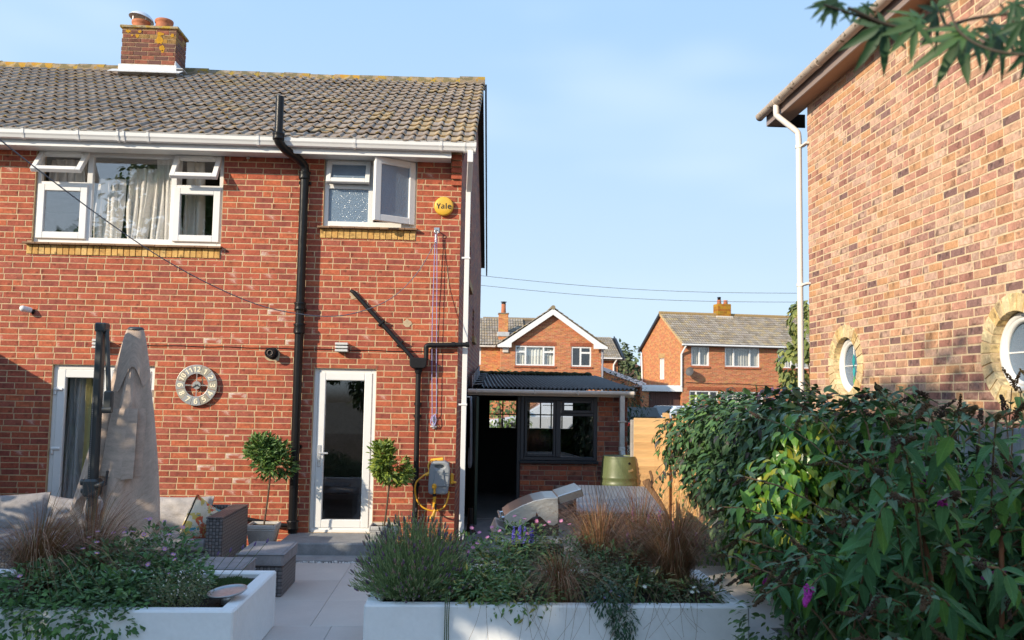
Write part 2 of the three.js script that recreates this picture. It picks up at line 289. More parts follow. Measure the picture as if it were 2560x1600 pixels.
// tiled slope: origin O (left eave corner), across vector a (unit), up-slope vector u (unit), cols x rows
function layTiles({ parent, O, a, u, cols, rows, w = 0.3, g = 0.33, skew = 0, palette, seed, max = 0, holes, amp = 0.026, jog = 0.003 }) {
  const r = rngOf(seed), A = V3(...a).normalize(), U = V3(...u).normalize(), N = A.clone().cross(U).normalize(), all = [];
  const set = []; palette.forEach((c, i) => { for (let k = 0; k < 2; k++) set.push(tileGeo(w, g, c, seed + i * 7 + k, amp)); });
  for (let j = 0; j < rows; j++) for (let i = 0; i < cols; i++) {
    const P = V3(...O).addScaledVector(A, (i + 0.5) * w + skew * j * g + (j % 2 ? 0.0 : 0)).addScaledVector(U, j * g + rnd(r, -jog, jog)).addScaledVector(N, rnd(r, -jog, jog));
    if (holes && holes(P)) continue;
    const mm = new THREE.Matrix4().makeBasis(A, U, N).setPosition(P).multiply(new THREE.Matrix4().makeRotationZ(rnd(r, -0.012, 0.012)));
    let tn = Math.floor(r() * palette.length); if (palette.pick) tn = palette.pick(r, i, j, cols, rows);
    all.push({ P, g: set[tn * 2 + (r() < 0.5 ? 0 : 1)], mm, d: P.distanceTo(EYE) + (inFrame(P) ? 0 : 1000) });
  }
  all.sort((p, q) => p.d - q.d);
  all.slice(0, max).forEach((t) => mesh('roof_tile', t.g, M.tile, parent, t.mm));
  const rest = all.slice(max); if (rest.length) part('roof_tile', rest.map((t) => xf(t.g, t.mm)), M.tile, parent, { stuff: true });
}

// ---------------------------------------------------------------- ground
const ground = struct('ground', planarUV(ni(at(new THREE.PlaneGeometry(500, 500), [0, -0.1, -100], [-Math.PI / 2, 0, 0]))), mat([0.13, 0.12, 0.1], { map: rep(grain, 0.7), roughness: 1 }));
{ // garden soil under the planters and bushes, kept below the paving
  struct('soil', cbox(-9, 5.5, -0.09, -0.03, 0.2, 30, 0.01), mat([0.07, 0.05, 0.035], { map: rep(grain, 1.5), roughness: 1, bumpMap: rep(grainB, 1), bumpScale: 0.02 }));
  struct('side_path', cbox(-0.06, 3.05, -0.085, -0.004, -6.2, 0.19, 0.01), mat([0.2, 0.2, 0.21], { map: rep(grain, 1.1), roughness: 0.95, bumpMap: rep(grainB, 3), bumpScale: 0.003 }));
  const pav = struct('patio', cbox(-9, 3.04, -0.028, -0.012, 0.2, 6.5, 0.002), mat([0.16, 0.15, 0.14], { roughness: 1 }));
  const pm = [0, 1, 2, 3].map((k) => mat([[0.58, 0.535, 0.49], [0.56, 0.515, 0.47], [0.6, 0.555, 0.505], [0.57, 0.525, 0.485]][k], { roughness: 0.62, map: rep(tex(256, 256, gray((u, v) => 0.9 + 0.18 * (fbm(n1, u * 5 + k, v * 5, 5, 5) - 0.5) + 0.06 * (fbm(n3, u * 80, v * 80, 80, 2) - 0.5))), 0.8) }));
  const r = rngOf(3), sg = cbox(-0.2985, 0.2985, -0.012, 0, -0.4485, 0.4485, 0.0025);
  for (let j = 0; j < 6; j++) for (let i = -9; i < 8; i++) {
    const z = 1.65 + j * 0.9, x = -1.5 + i * 0.6 + (j >= 3 ? 0.17 : 0), P = V3(x, rnd(r, -0.0008, 0.0008), z); if (x > 2.7 || z > 6.4) continue;
    mesh('paving_slab', sg, pm[Math.floor(r() * 4)], pav, new THREE.Matrix4().setPosition(P));
  }
  // step at the back door and the slab strip before it
  const conc = mat([0.3, 0.31, 0.32], { map: rep(grain, 1.2), roughness: 0.92, bumpMap: rep(grainB, 4), bumpScale: 0.002 });
  const st = thing('door_step', 'grey concrete step below the white back door', 'step', [-1.53, 0, 0.4]);
  part('step_block', cbox(-2.1, -0.98, -0.01, 0.15, 0.03, 0.82, 0.012), conc, st); part('lower_slab', cbox(-2.18, -0.95, -0.01, 0.018, 0.825, 1.13, 0.006), mat([0.36, 0.36, 0.36], { map: rep(grain, 1), roughness: 0.9 }), st);
  const rp = rngOf(9), pg = []; for (let i = 0; i < 420; i++) { const s = rnd(rp, 0.006, 0.013); pg.push(at(ni(new THREE.IcosahedronGeometry(s, 0)), [rnd(rp, -4.6, -0.7), rnd(rp, -0.008, 0.004), rnd(rp, 1.14, 1.2)], [r() * 6, r() * 6, 0], [1, 0.7, 1.1])); }
  const peb = single('gravel_strip', pg, mat([0.75, 0.75, 0.74], { roughness: 0.7 }), 'thin strip of white pebbles between step and paving', 'gravel'); peb.userData.kind = 'stuff';
}

// ---------------------------------------------------------------- main brick house
function frameRect(x0, x1, y0, y1, z0, z1, w, b = 0.006, wb = w) { return [cbox(x0, x0 + w, y0, y1, z0, z1, b), cbox(x1 - w, x1, y0, y1, z0, z1, b), cbox(x0 + w - 0.002, x1 - w + 0.002, y1 - w, y1 - 0.0008, z0 + 0.001, z1 - 0.001, b), cbox(x0 + w - 0.002, x1 - w + 0.002, y0 + 0.0008, y0 + wb, z0 + 0.001, z1 - 0.001, b)]; }
const house = thing('brick_house', 'red brick semi-detached house with tiled roof and white windows', 'house', [-4.7, 0, -4.5]);
const BIGW = [-5.43, -3.11, 3.69, 4.86], BATH = [-1.84, -0.665, 3.985, 4.86], FDOOR = [-5.085, -3.845, 0.0, 2.165], DOOR = [-1.887, -1.108, 0.15, 2.178];
const SKEW = 0.0467; // the gable wall is not quite square to the garden front
{
  const hol = [BIGW, BATH, FDOOR, DOOR].map((h) => rectPts(...h));
  part('wall', at(extr(rectPts(-9.6, -0.095, -0.1, 4.99), 0.27, hol), [0, 0, -0.273]), M.mortar, house);
  // gable wall
  const s = V3(SKEW, 0, -1).normalize(), up = V3(0, 1, 0), n = s.clone().cross(up), L = 8.9;
  const gw = extr([[0.27, -0.1], [L, -0.1], [L, 4.82], [4.55, 7.25], [0.27, 4.95]], 0.25, [rectPts(2.0, 3.1, 3.6, 4.75), rectPts(4.4, 5.2, 2.9, 3.4)]);
  part('wall', xf(gw, new THREE.Matrix4().makeBasis(s, up, n).setPosition(V3(-0.0895, 0, 0).addScaledVector(n, -0.25))), M.sideBrick, house);
  part('wall', xf(cbox(0, 0.27, -0.1, 4.9, -0.03, 0, 0.002), new THREE.Matrix4().makeBasis(s, up, n).setPosition(V3(-0.089, 0, -0.003))), M.sideBrick, house);
  const gwin = (a, b, c, d) => { const B = new THREE.Matrix4().makeBasis(s, up, n).setPosition(V3(-0.0895, 0, 0)); const f = part('window', frameRect(a, b, c, d, -0.12, -0.05, 0.06).map((g) => xf(g, B)), M.upvc, house); part('pane', xf(cbox(a + 0.06, b - 0.06, c + 0.06, d - 0.06, -0.09, -0.084, 0.001), B), M.glass, f); part('sill', xf(cbox(a - 0.06, b + 0.06, c - 0.11, c - 0.002, -0.1, 0.05, 0.005), B), mat([0.5, 0.3, 0.12], { map: grain }), f); };
  gwin(2.0, 3.1, 3.6, 4.75); gwin(4.4, 5.2, 2.9, 3.4);
  part('wall', [cbox(-9.6, 0.08, -0.1, 4.82, -8.9, -8.65, 0.01), cbox(-9.6, -9.35, -0.1, 4.9, -8.65, -0.28, 0.01)], M.sideBrick, house);
  part('inner_wall', [cbox(-9.3, -0.36, 2.36, 2.56, -8.6, -0.285, 0.01), cbox(-9.3, -0.36, 4.87, 4.93, -8.6, -0.3, 0.01), cbox(-9.3, -0.36, 0.0, 0.145, -8.6, -0.3, 0.01), cbox(-2.62, -2.5, 0.15, 4.86, -8.6, -0.29, 0.01), cbox(-9.3, -0.1, 0.15, 4.86, -4.3, -4.18, 0.01)], M.room, house);
  // facing bricks of the garden front
  const pal = [[0.47, 0.115, 0.06], [0.45, 0.108, 0.06], [0.49, 0.125, 0.062], [0.43, 0.105, 0.062], [0.41, 0.1, 0.06], [0.44, 0.125, 0.08], [0.37, 0.095, 0.066], [0.5, 0.13, 0.06], [1.02, 1.0, 1.0], [0.94, 0.98, 1.0]];
  const set = brickSet(pal, 41);
  layBricks({ parent: house, O: [0, 0, 0], ux: [1, 0, 0], n: [0, 0, 1], x0: -6.75, x1: -0.09, y0: -0.02, y1: 4.95, set, seed: 77, m2: M.limeBrick, m2From: 8, holes: [[BIGW[0] - 0.002, BIGW[1] + 0.002, 3.69, 4.99], [BIGW[0] - 0.055, BIGW[1] + 0.005, 3.53, 3.7], [BATH[0] - 0.002, BATH[1] + 0.002, 3.98, 4.99], [BATH[0] - 0.03, BATH[1] + 0.005, 3.825, 3.99], FDOOR, DOOR], first: 0.1,
    tone: (r, x, y) => { const band = Math.exp(-Math.pow((x + 2.75 - 0.12 * Math.sin(y * 3)) / 0.42, 2)) * (y < 3.7 ? 1 : 0.25) * (0.35 + 0.3 * Math.sin(y * 2.1 + 1)); const q = r(); if (q < band * 0.8) return 8 + (r() < 0.4 ? 1 : 0); if (r() < 0.06) return 8; return Math.floor(r() * 8); } });
  // corbelled bricks below the gutter end
  for (let k = 0; k < 5; k++) mesh('corbel_brick', set.list[(k * 2) % 20], M.brick, house, new THREE.Matrix4().makeTranslation(-0.155, 4.58 + k * 0.075, 0.035 + k * 0.035).multiply(new THREE.Matrix4().makeScale(0.62, 1, 1)));
  part('corbel', [0, 1, 2, 3, 4].map((k) => cbox(-0.215, -0.095, 4.55 + k * 0.075, 4.62 + k * 0.075, -0.005, 0.024 + k * 0.035, 0.003)), M.mortar, house);
  // sills: a creasing of brown tiles over yellow bricks on end
  const yb = [[0.74, 0.46, 0.15], [0.7, 0.4, 0.12], [0.78, 0.52, 0.2], [0.62, 0.32, 0.12]].map((c) => mat(c, { map: rep(brickTex, 1.3), roughness: 0.85 })), br = mat([0.33, 0.2, 0.12], { map: rep(grain, 2), roughness: 0.9 });
  const r = rngOf(5);
  for (const [x0, x1, yt] of [[BIGW[0] - 0.055, BIGW[1] + 0.005, 3.688], [BATH[0] - 0.03, BATH[1] + 0.005, 3.983]]) {
    const sl = part('window_sill', cbox(x0, x1, yt - 0.155, yt - 0.012, -0.05, -0.004, 0.003), M.mortarPale, house);
    const nb = Math.round((x1 - x0) / 0.074), w = (x1 - x0) / nb; for (let i = 0; i < nb; i++) part('sill_brick', cbox(x0 + i * w + 0.004, x0 + (i + 1) * w - 0.004, yt - 0.155 + rnd(r, -0.002, 0.002), yt - 0.033, -0.02, 0.01 + rnd(r, 0, 0.006), 0.004), yb[Math.floor(r() * r() * 4)], sl);
    const nt = Math.round((x1 - x0 + 0.05) / 0.165), w2 = (x1 - x0 + 0.05) / nt; for (let i = 0; i < nt; i++) part('creasing_tile', at(cbox(-w2 / 2 + 0.002, w2 / 2 - 0.002, -0.012, 0.012, -0.06, 0.075, 0.003), [x0 - 0.03 + (i + 0.5) * w2, yt - 0.014 + rnd(r, -0.002, 0.002), 0], [0.12, 0, rnd(r, -0.02, 0.02)]), br, sl);
  }
}
// roof
const EAVE = V3(-9.7, 4.99, 0.42), RIDGE_Z = -4.5, RIDGE_Y = 7.5;
{
  const slope = V3(0, RIDGE_Y - EAVE.y, RIDGE_Z - EAVE.z), len = slope.length(), u = slope.clone().normalize(), g = 0.342, rows = Math.floor(len / g);
  const pal = [[0.33, 0.265, 0.21], [0.37, 0.3, 0.24], [0.3, 0.24, 0.195], [0.4, 0.325, 0.26], [0.35, 0.275, 0.215], [0.46, 0.34, 0.2]];
  pal.pick = (r, i, j, c) => (r() < (i > c - 4 ? 0.3 : j > 11 ? 0.14 : 0.012) ? 5 : Math.floor(r() * 5));
  const x1 = 0.07, cols = 33; // columns end at the verge, which leans with the gable
  layTiles({ parent: house, O: [x1 - cols * 0.3, EAVE.y, EAVE.z], a: [1, 0, 0], u: [0, u.y, u.z], cols, rows: rows + 1, g, skew: 0.038 * -u.z, palette: pal, seed: 300, max: 300, jog: 0.005, holes: (P) => P.x > -6.05 && P.x < -4.98 && P.z < -3.86 });
  // deck under the tiles, and the rear slope
  const yd = (z) => EAVE.y + (EAVE.z - z) * (RIDGE_Y - EAVE.y) / (EAVE.z - RIDGE_Z);
  const deck = (za, ya, zb, yb2, t) => { const q = [[-9.65, 0.0], [0.045, 0.0]]; const A = [-9.65, ya, za], B = [0.045 + (0.42 - za) * 0.038, ya, za], C = [0.045 + (0.42 - zb) * 0.038, yb2, zb], D = [-9.65, yb2, zb]; const dn = (p) => [p[0], p[1] - t, p[2]]; const T = [], Q = (a, b, c, d) => T.push(...a, ...b, ...c, ...a, ...c, ...d); Q(A, B, C, D); Q(dn(D), dn(C), dn(B), dn(A)); Q(dn(A), dn(B), B, A); Q(B, dn(B), dn(C), C); Q(dn(C), dn(D), D, C); Q(D, dn(D), dn(A), A); return planarUV(fromTris(T)); };
  part('roof', [deck(0.39, yd(0.39) - 0.012, RIDGE_Z, RIDGE_Y - 0.012, 0.06)], mat([0.06, 0.05, 0.045], { roughness: 1 }), house);
  part('roof', [deck(RIDGE_Z - 0.002, RIDGE_Y - 0.01, -9.35, 4.86, 0.06)], mat([0.15, 0.12, 0.1], { roughness: 1, map: rep(grain, 1) }), house);
  // dark barge boards on the verge and a moss-grown undercloak
  const vx = (z) => 0.075 + (0.42 - z) * 0.038, bb = (za, ya, zb, yb2, off, h, t) => { const T = [], Q = (a, b, c, d) => T.push(...a, ...b, ...c, ...a, ...c, ...d); const P = (z, y, dx, dy) => [vx(z) + off + dx, y + dy, z]; const a = P(za, ya, 0, 0), b = P(zb, yb2, 0, 0), c = P(zb, yb2, 0, -h), d = P(za, ya, 0, -h), e = P(za, ya, t, 0), f = P(zb, yb2, t, 0), k = P(zb, yb2, t, -h), l = P(za, ya, t, -h); Q(a, d, c, b); Q(e, f, k, l); Q(a, b, f, e); Q(d, l, k, c); Q(a, e, l, d); Q(b, c, k, f); return planarUV(fromTris(T)); };
  part('barge_board', [bb(RIDGE_Z, RIDGE_Y - 0.02, -9.4, 4.83, 0.0, 0.2, 0.03)], M.blackWood, house);
  part('barge_board', [bb(0.4, yd(0.4) - 0.03, RIDGE_Z + 0.003, RIDGE_Y - 0.03, -0.05, 0.09, 0.025)], mat([0.3, 0.26, 0.2], { map: grain, roughness: 0.95 }), house);
  // ridge tiles
  const r = rngOf(15), tones = [[0.36, 0.28, 0.19], [0.4, 0.3, 0.18], [0.32, 0.26, 0.19], [0.44, 0.31, 0.16]];
  const rg = tones.map((c) => { const gg = planarUV(ni(at(new THREE.CylinderGeometry(0.125, 0.125, 0.455, 14, 1, false, -Math.PI / 2, Math.PI), [0, 0, 0], [0, 0, Math.PI / 2]))); const uv = gg.attributes.uv, o = r() * 3; for (let i = 0; i < uv.count; i++) uv.setXY(i, uv.getX(i) + o, uv.getY(i) * 1.3 + o); return tint(gg, c); });
  for (let i = 0; i < 21; i++) { const x = 0.03 - i * 0.448; if (x > -6.05 && x < -5.05 && false) continue; mesh('ridge_tile', rg[Math.floor(r() * 4)], M.lichen, house, new THREE.Matrix4().compose(V3(x, RIDGE_Y - 0.035 + (i % 2) * 0.006 + rnd(r, -0.006, 0.006) + (i < 1 ? 0.02 : 0) - 0.03 * Math.sin(Math.min(1, i / 12) * Math.PI) , RIDGE_Z), new THREE.Quaternion().setFromEuler(new THREE.Euler(-Math.PI / 2 * 0, 0, rnd(r, -0.012, 0.012))), V3(1, 1, 1))); }
  // mortar fillet under ridge
  part('ridge_bedding', at(rod([-9.5, RIDGE_Y - 0.08, RIDGE_Z], [0.2, RIDGE_Y - 0.08, RIDGE_Z], 0.1), [0, 0, 0]), M.mortarGrey, house);
  // chimney
  const cx0 = -6.0, cx1 = -5.08, cz0 = -4.47, cz1 = -3.92, cy = 8.06;
  const ch = part('chimney', cbox(cx0 + 0.008, cx1 - 0.008, 6.9, cy, cz0 + 0.008, cz1 - 0.008, 0.003), M.mortar, house);
  const cp = [[0.2, 0.085, 0.06], [0.25, 0.09, 0.06], [0.17, 0.08, 0.065], [0.3, 0.1, 0.06], [0.22, 0.11, 0.08], [0.34, 0.2, 0.07], [0.45, 0.25, 0.05]], cset = brickSet(cp, 91);
  const ct = (r2, x, y) => { const q = r2(), ti = Math.max(0, (y - 7.7) * 1.6); return q < 0.1 * ti ? 6 : q < 0.45 * ti ? 5 : Math.floor(r2() * 5); };
  const chBrick = { set: cset, tone: ct, y0: 7.43, y1: cy, max: 110, m: mat([1, 1, 1], { vertexColors: true, roughness: 0.92, map: brickTex, bumpMap: rep(grainB, 4), bumpScale: 0.003 }) };
  layBricks({ parent: ch, O: [0, 0, cz1], ux: [1, 0, 0], n: [0, 0, 1], x0: cx0, x1: cx1, seed: 11, ...chBrick });
  layBricks({ parent: ch, O: [cx1, 0, 0], ux: [0, 0, -1], n: [1, 0, 0], x0: -cz1, x1: -cz0, seed: 12, ...chBrick, max: 60 });
  // lichen crusts grown on the chimney face
  const lc = rngOf(21), lg = []; const blot = (x, y, s, sx) => { const pts = Array.from({ length: 18 }, (_, i) => { const a = i / 18 * TAU, q = s * rnd(lc, 0.65, 1.15); return [q * sx * Math.cos(a), q * Math.sin(a)]; }); lg.push(at(extr(pts, 0.003), [x, y, cz1 + 0.001])); };
  [[-5.36, 7.86, 0.075, 0.9], [-5.31, 7.72, 0.06, 0.8], [-5.74, 7.92, 0.035, 1], [-5.35, 7.97, 0.04, 1.5], [-5.9, 8.0, 0.03, 1.6], [-5.15, 7.95, 0.035, 1], [-5.7, 8.0, 0.025, 1.3], [-5.3, 7.66, 0.03, 1], [-5.83, 7.93, 0.02, 1]].forEach((q) => blot(...q));
  part('lichen_patch', lg, mat([0.58, 0.3, 0.02], { map: rep(grain, 3), roughness: 1 }), ch);
  part('capping', [cbox(cx0 - 0.035, cx1 + 0.035, cy, cy + 0.045, cz0 - 0.03, cz1 + 0.03, 0.008)], tintMat([0.42, 0.33, 0.2]), ch);
  part('flashing', [cbox(cx0 - 0.03, cx1 + 0.03, 7.1, 7.42, cz1 - 0.01, cz1 + 0.012, 0.004), at(cbox(cx0 - 0.14, cx1 + 0.14, -0.006, 0.006, -0.13, 0.1, 0.002), [0, 7.27, cz1 + 0.1], [0.47, 0, 0]), cbox(cx1 - 0.012, cx1 + 0.01, 7.1, 7.5, cz0 + 0.15, cz1, 0.003), cbox(cx1, cx1 + 0.14, 7.36, 7.372, cz1 - 0.25, cz1 + 0.02, 0.003)], mat([0.72, 0.73, 0.74], { map: rep(grain, 2), roughness: 0.6 }), ch);
  const pot = (x, z, h, tilt) => { const p = part('chimney_pot', at(lathe([[0.001, 0], [0.15, 0], [0.142, h * 0.55], [0.138, h - 0.06], [0.155, h - 0.05], [0.157, h - 0.015], [0.148, h], [0.115, h], [0.11, 0.02]], 28), [x, cy + 0.03, z]), M.clay, ch); return p; };
  pot(-5.79, -4.2, 0.2); pot(-5.4, -4.22, 0.24);
  part('cowl', [at(lathe([[0.001, 0.115], [0.07, 0.11], [0.14, 0.085], [0.19, 0.045], [0.215, 0], [0.205, 0], [0.18, 0.038], [0.13, 0.075], [0.001, 0.1]], 28), [-5.79, cy + 0.27, -4.2], [-0.12, 0, -0.2]), rod([-5.9, cy + 0.2, -4.12], [-5.9, cy + 0.3, -4.12], 0.012), rod([-5.69, cy + 0.2, -4.12], [-5.68, cy + 0.28, -4.12], 0.012)], mat([0.7, 0.7, 0.71], { roughness: 0.4, metalness: 0.4 }), ch);
}
function tintMat(c) { const m = M.lichen.clone(); m.vertexColors = false; m.color = col(c); return m; }
{ // fascia, soffit, gutter
  part('soffit', cbox(-9.6, -0.23, 4.845, 4.86, -0.005, 0.285, 0.002), M.upvc, house);
  part('fascia', [cbox(-9.6, -0.225, 4.832, 5.0, 0.285, 0.305, 0.003), cbox(-9.6, -0.222, 4.826, 4.868, 0.301, 0.314, 0.003)], M.upvc, house);
  const prof = [[0, 0.1], [0, 0], [0.045, -0.012], [0.075, 0.0], [0.088, 0.03], [0.102, 0.05], [0.107, 0.1], [0.115, 0.1], [0.118, 0.106], [0.104, 0.106], [0.099, 0.055], [0.083, 0.036], [0.072, 0.008], [0.045, -0.003], [0.006, 0.008], [0.006, 0.1]];
  const run = (x0, x1, s = 1) => xf(extr(prof.map(([a, b]) => [a * s, (b - 0.05) * s + 0.05]), x1 - x0), new THREE.Matrix4().makeBasis(V3(0, 0, 1), V3(0, 1, 0), V3(-1, 0, 0)).setPosition(V3(x1, 4.905, 0.315 - (s - 1) * 0.05)));
  const gu = part('gutter', [run(-9.6, 0.04)], M.upvc, house);
  for (const x of [-7.2, -6.2, -5.42, -4.77, -3.93, -2.6, -1.42, -0.35]) part('gutter_bracket', run(x - 0.014, x + 0.014, 1.14), M.upvc, gu);
  for (const x of [-4.29, -4.22, -0.06]) part('gutter_joint', run(x - 0.012, x + 0.012, 1.2), M.upvc, gu);
  part('gutter_outlet', [run(-0.045, 0.075, 1.1), cbox(0.07, 0.08, 4.9, 5.005, 0.31, 0.42, 0.004), run(0.06, 0.085, 1.22)], M.upvc, gu);
  // square white downpipe on the gable side
  const sq = (a, b, w = 0.032) => { const A = V3(...a), B = V3(...b), d = B.clone().sub(A), L = d.length(), q = new THREE.Quaternion().setFromUnitVectors(V3(0, 1, 0), d.normalize()); return xf(cbox(-w, w, 0, L, -w, w, 0.005), new THREE.Matrix4().compose(A, q, V3(1, 1, 1))); };
  const dp = part('downpipe', [sq([0.015, 4.76, 0.37], [0.015, 4.91, 0.37], 0.036), sq([0.015, 4.79, 0.37], [0.005, 4.5, -0.06], 0.034), sq([0.0, 0.06, -0.06], [0.0, 4.53, -0.06])], M.upvc, house);
  for (const y of [1.75, 3.62]) part('pipe_clip', cbox(-0.075, 0.04, y - 0.012, y + 0.012, -0.1, -0.02, 0.003), M.upvc, dp);
}
{ // windows and doors
  const zf = -0.045, zb = -0.115;
  const sash = (parent, x0, x1, y0, y1, piv, rot, glass = M.glass, w = 0.062) => { // an opening light hinged at piv
    const m = new THREE.Matrix4().makeTranslation(...piv).multiply(new THREE.Matrix4().makeRotationFromEuler(new THREE.Euler(...rot))).multiply(new THREE.Matrix4().makeTranslation(-piv[0], -piv[1], -piv[2]));
    part('sash', frameRect(x0, x1, y0, y1, zf - 0.03, zf + 0.032, w).map((g) => xf(g, m)), M.upvc, parent);
    part('pane', xf(cbox(x0 + w - 0.004, x1 - w + 0.004, y0 + w - 0.004, y1 - w + 0.004, zf - 0.002, zf + 0.004, 0.001), m), glass, parent);
    if (Math.abs(rot[0]) > 0.01) part('trickle_vent', xf(cbox(x0 + 0.09, x1 - 0.09, y1 - 0.05, y1 - 0.028, zf + 0.028, zf + 0.042, 0.004), m), M.upvc, parent);
  };
  const pane = (parent, x0, x1, y0, y1, glass = M.glass, z = -0.082) => part('pane', cbox(x0, x1, y0, y1, z, z + 0.006, 0.001), glass, parent);
  { // wide bedroom window
    const [x0, x1, y0, y1] = BIGW, m1 = -4.78, m2 = -3.735, tr = 4.44;
    const w = part('window', [...frameRect(x0, x1, y0, y1, zb, zf, 0.055, 0.006, 0.075), cbox(m1 - 0.035, m1 + 0.035, y0 + 0.07, y1 - 0.05, zb + 0.002, zf - 0.002, 0.005), cbox(m2 - 0.035, m2 + 0.035, y0 + 0.07, y1 - 0.05, zb + 0.002, zf - 0.002, 0.005), cbox(x0 + 0.05, m1 - 0.03, tr - 0.03, tr + 0.03, zb + 0.003, zf - 0.003, 0.005), cbox(m2 + 0.03, x1 - 0.05, tr - 0.03, tr + 0.03, zb + 0.003, zf - 0.003, 0.005)], M.upvc, house, { label: 'wide window with two small open top lights' });
    pane(w, m1 + 0.034, m2 - 0.034, y0 + 0.07, y1 - 0.05, M.coated);
    sash(w, x0 + 0.03, m1 - 0.01, y0 + 0.05, tr - 0.008, [0, 0, 0], [0, 0, 0], M.glassWavy, 0.085); sash(w, m2 + 0.01, x1 - 0.03, y0 + 0.05, tr - 0.008, [0, 0, 0], [0, 0, 0], M.glassWavy, 0.085);
    sash(w, x0 + 0.03, m1 - 0.01, tr + 0.01, y1 - 0.02, [x0, y1 - 0.02, zf], [-0.72, 0, 0], M.glass, 0.065); sash(w, m2 + 0.01, x1 - 0.03, tr + 0.01, y1 - 0.02, [x0, y1 - 0.02, zf], [-0.6, 0, 0], M.glass, 0.065);
  }
  { // bathroom window, frosted
    const [x0, x1, y0, y1] = BATH, m1 = -1.245, tr = 4.51;
    const w = part('window', [...frameRect(x0, x1, y0, y1, zb, zf, 0.055, 0.006, 0.07), cbox(m1 - 0.035, m1 + 0.035, y0 + 0.06, y1 - 0.05, zb + 0.002, zf - 0.002, 0.005), cbox(x0 + 0.05, m1 - 0.03, tr - 0.03, tr + 0.03, zb + 0.003, zf - 0.003, 0.005)], M.upvc, house, { label: 'frosted window with its right casement open' });
    sash(w, x0 + 0.03, m1 - 0.012, tr + 0.01, y1 - 0.02, [x0, y1 - 0.02, zf], [-0.3, 0, 0], M.frosted, 0.06);
    pane(w, x0 + 0.05, m1 - 0.03, y0 + 0.06, tr - 0.03, M.frosted);
    sash(w, m1 - 0.02, x1 - 0.03, y0 + 0.04, y1 - 0.02, [x1 - 0.03, 0, zf], [0, 0.55, 0], M.frosted, 0.085);
  }
  { // back door
    const [x0, x1, y0, y1] = DOOR, d = part('door', [...frameRect(x0, x1, y0, y1, zb, zf, 0.062, 0.006), ...frameRect(x0 + 0.05, x1 - 0.05, y0 + 0.05, y1 - 0.052, zf - 0.06, zf + 0.012, 0.098, 0.008, 0.1), cbox(x0 + 0.02, x1 - 0.02, y0 - 0.004, y0 + 0.03, zf, zf + 0.035, 0.004)], M.upvc, house, { label: 'white door with one tall dark glass pane' });
    pane(d, x0 + 0.144, x1 - 0.144, y0 + 0.146, y1 - 0.146, M.glass, zf - 0.03);
    part('handle', [cbox(x0 + 0.075, x0 + 0.115, 0.95, 1.22, zf + 0.01, zf + 0.022, 0.006), rod([x0 + 0.095, 1.12, zf + 0.01], [x0 + 0.095, 1.12, zf + 0.06], 0.009), cbox(x0 + 0.085, x0 + 0.21, 1.11, 1.13, zf + 0.05, zf + 0.066, 0.006), rod([x0 + 0.095, 1.03, zf + 0.015], [x0 + 0.095, 1.03, zf + 0.028], 0.012)], mat([0.8, 0.8, 0.8], { roughness: 0.25, metalness: 0.6 }), d);
  }
  { // french doors
    const [x0, x1, y0, y1] = FDOOR, xm = (x0 + x1) / 2, leaf = (a, b) => frameRect(a, b, y0 + 0.09, y1 - 0.06, zf - 0.055, zf + 0.014, 0.1, 0.008, 0.14);
    const d = part('door', [...frameRect(x0, x1, y0 + 0.02, y1, zb, zf, 0.06, 0.006)], M.upvc, house, { label: 'white french doors behind the folded parasol' });
    for (const [a, b] of [[x0 + 0.052, xm - 0.004], [xm + 0.004, x1 - 0.052]]) { part('door_leaf', leaf(a, b), M.upvc, d); pane(d, a + 0.097, b - 0.097, 0.23, y1 - 0.157, M.glass, zf - 0.03); }
    for (const y of [0.42, 1.13, 1.86]) for (const s of [-1, 1]) part('hinge', [cbox((s < 0 ? x0 + 0.02 : x1 - 0.13), (s < 0 ? x0 + 0.13 : x1 - 0.02), y - 0.018, y + 0.018, zf, zf + 0.032, 0.012), cbox((s < 0 ? x0 + 0.022 : x1 - 0.05), (s < 0 ? x0 + 0.05 : x1 - 0.022), y - 0.07, y, zf, zf + 0.026, 0.008)], M.upvc, d);
  }
}
// curtains indoors
function curtain(x0, x1, y0, y1, z, folds, amp, c, seed, label, flare = 0) {
  const nx = Math.max(24, folds * 8), ny = 18, g = new THREE.PlaneGeometry(1, 1, nx, ny), p = g.attributes.position, r = rngOf(seed), ph = rnd(r, 0, 6);
  for (let i = 0; i < p.count; i++) { const u = p.getX(i) + 0.5, v = p.getY(i) + 0.5, w = 0.25 + 0.75 * (1 - v); p.setXYZ(i, lerp(x0, x1, u) + flare * (1 - v) * (1 - v) * (u - 0.3) + 0.02 * Math.sin(u * folds * 5 + v * 3 + ph), lerp(y0, y1, v), z + amp * (0.6 + 0.4 * w) * Math.sin(u * folds * TAU + ph + 0.8 * Math.sin(v * 2.2 + u * 7)) + 0.02 * Math.sin(u * 9 + v * 4)); }
  g.computeVertexNormals(); return single('curtain', ni(g), mat(c, { phys: true, side: THREE.DoubleSide, transmission: 0.12, thickness: 0, roughness: 1 }), label, 'curtain');
}
curtain(-4.74, -4.4, 3.7, 4.55, -0.17, 4, 0.03, [0.9, 0.87, 0.82], 1, 'short white net curtain at the left of the wide bedroom window');
curtain(-4.38, -3.96, 3.7, 4.7, -0.19, 5, 0.05, [0.9, 0.87, 0.82], 2, 'white curtain gathered in the middle of the wide bedroom window', -0.18);
curtain(-4.02, -3.7, 3.7, 4.84, -0.17, 5, 0.05, [0.92, 0.89, 0.84], 3, 'white curtain draped at the right of the wide bedroom window pane', 0.12);
curtain(-3.66, -3.4, 3.7, 4.82, -0.24, 3, 0.035, [0.8, 0.75, 0.66], 4, 'cream curtain behind the right-hand casement of the bedroom window');
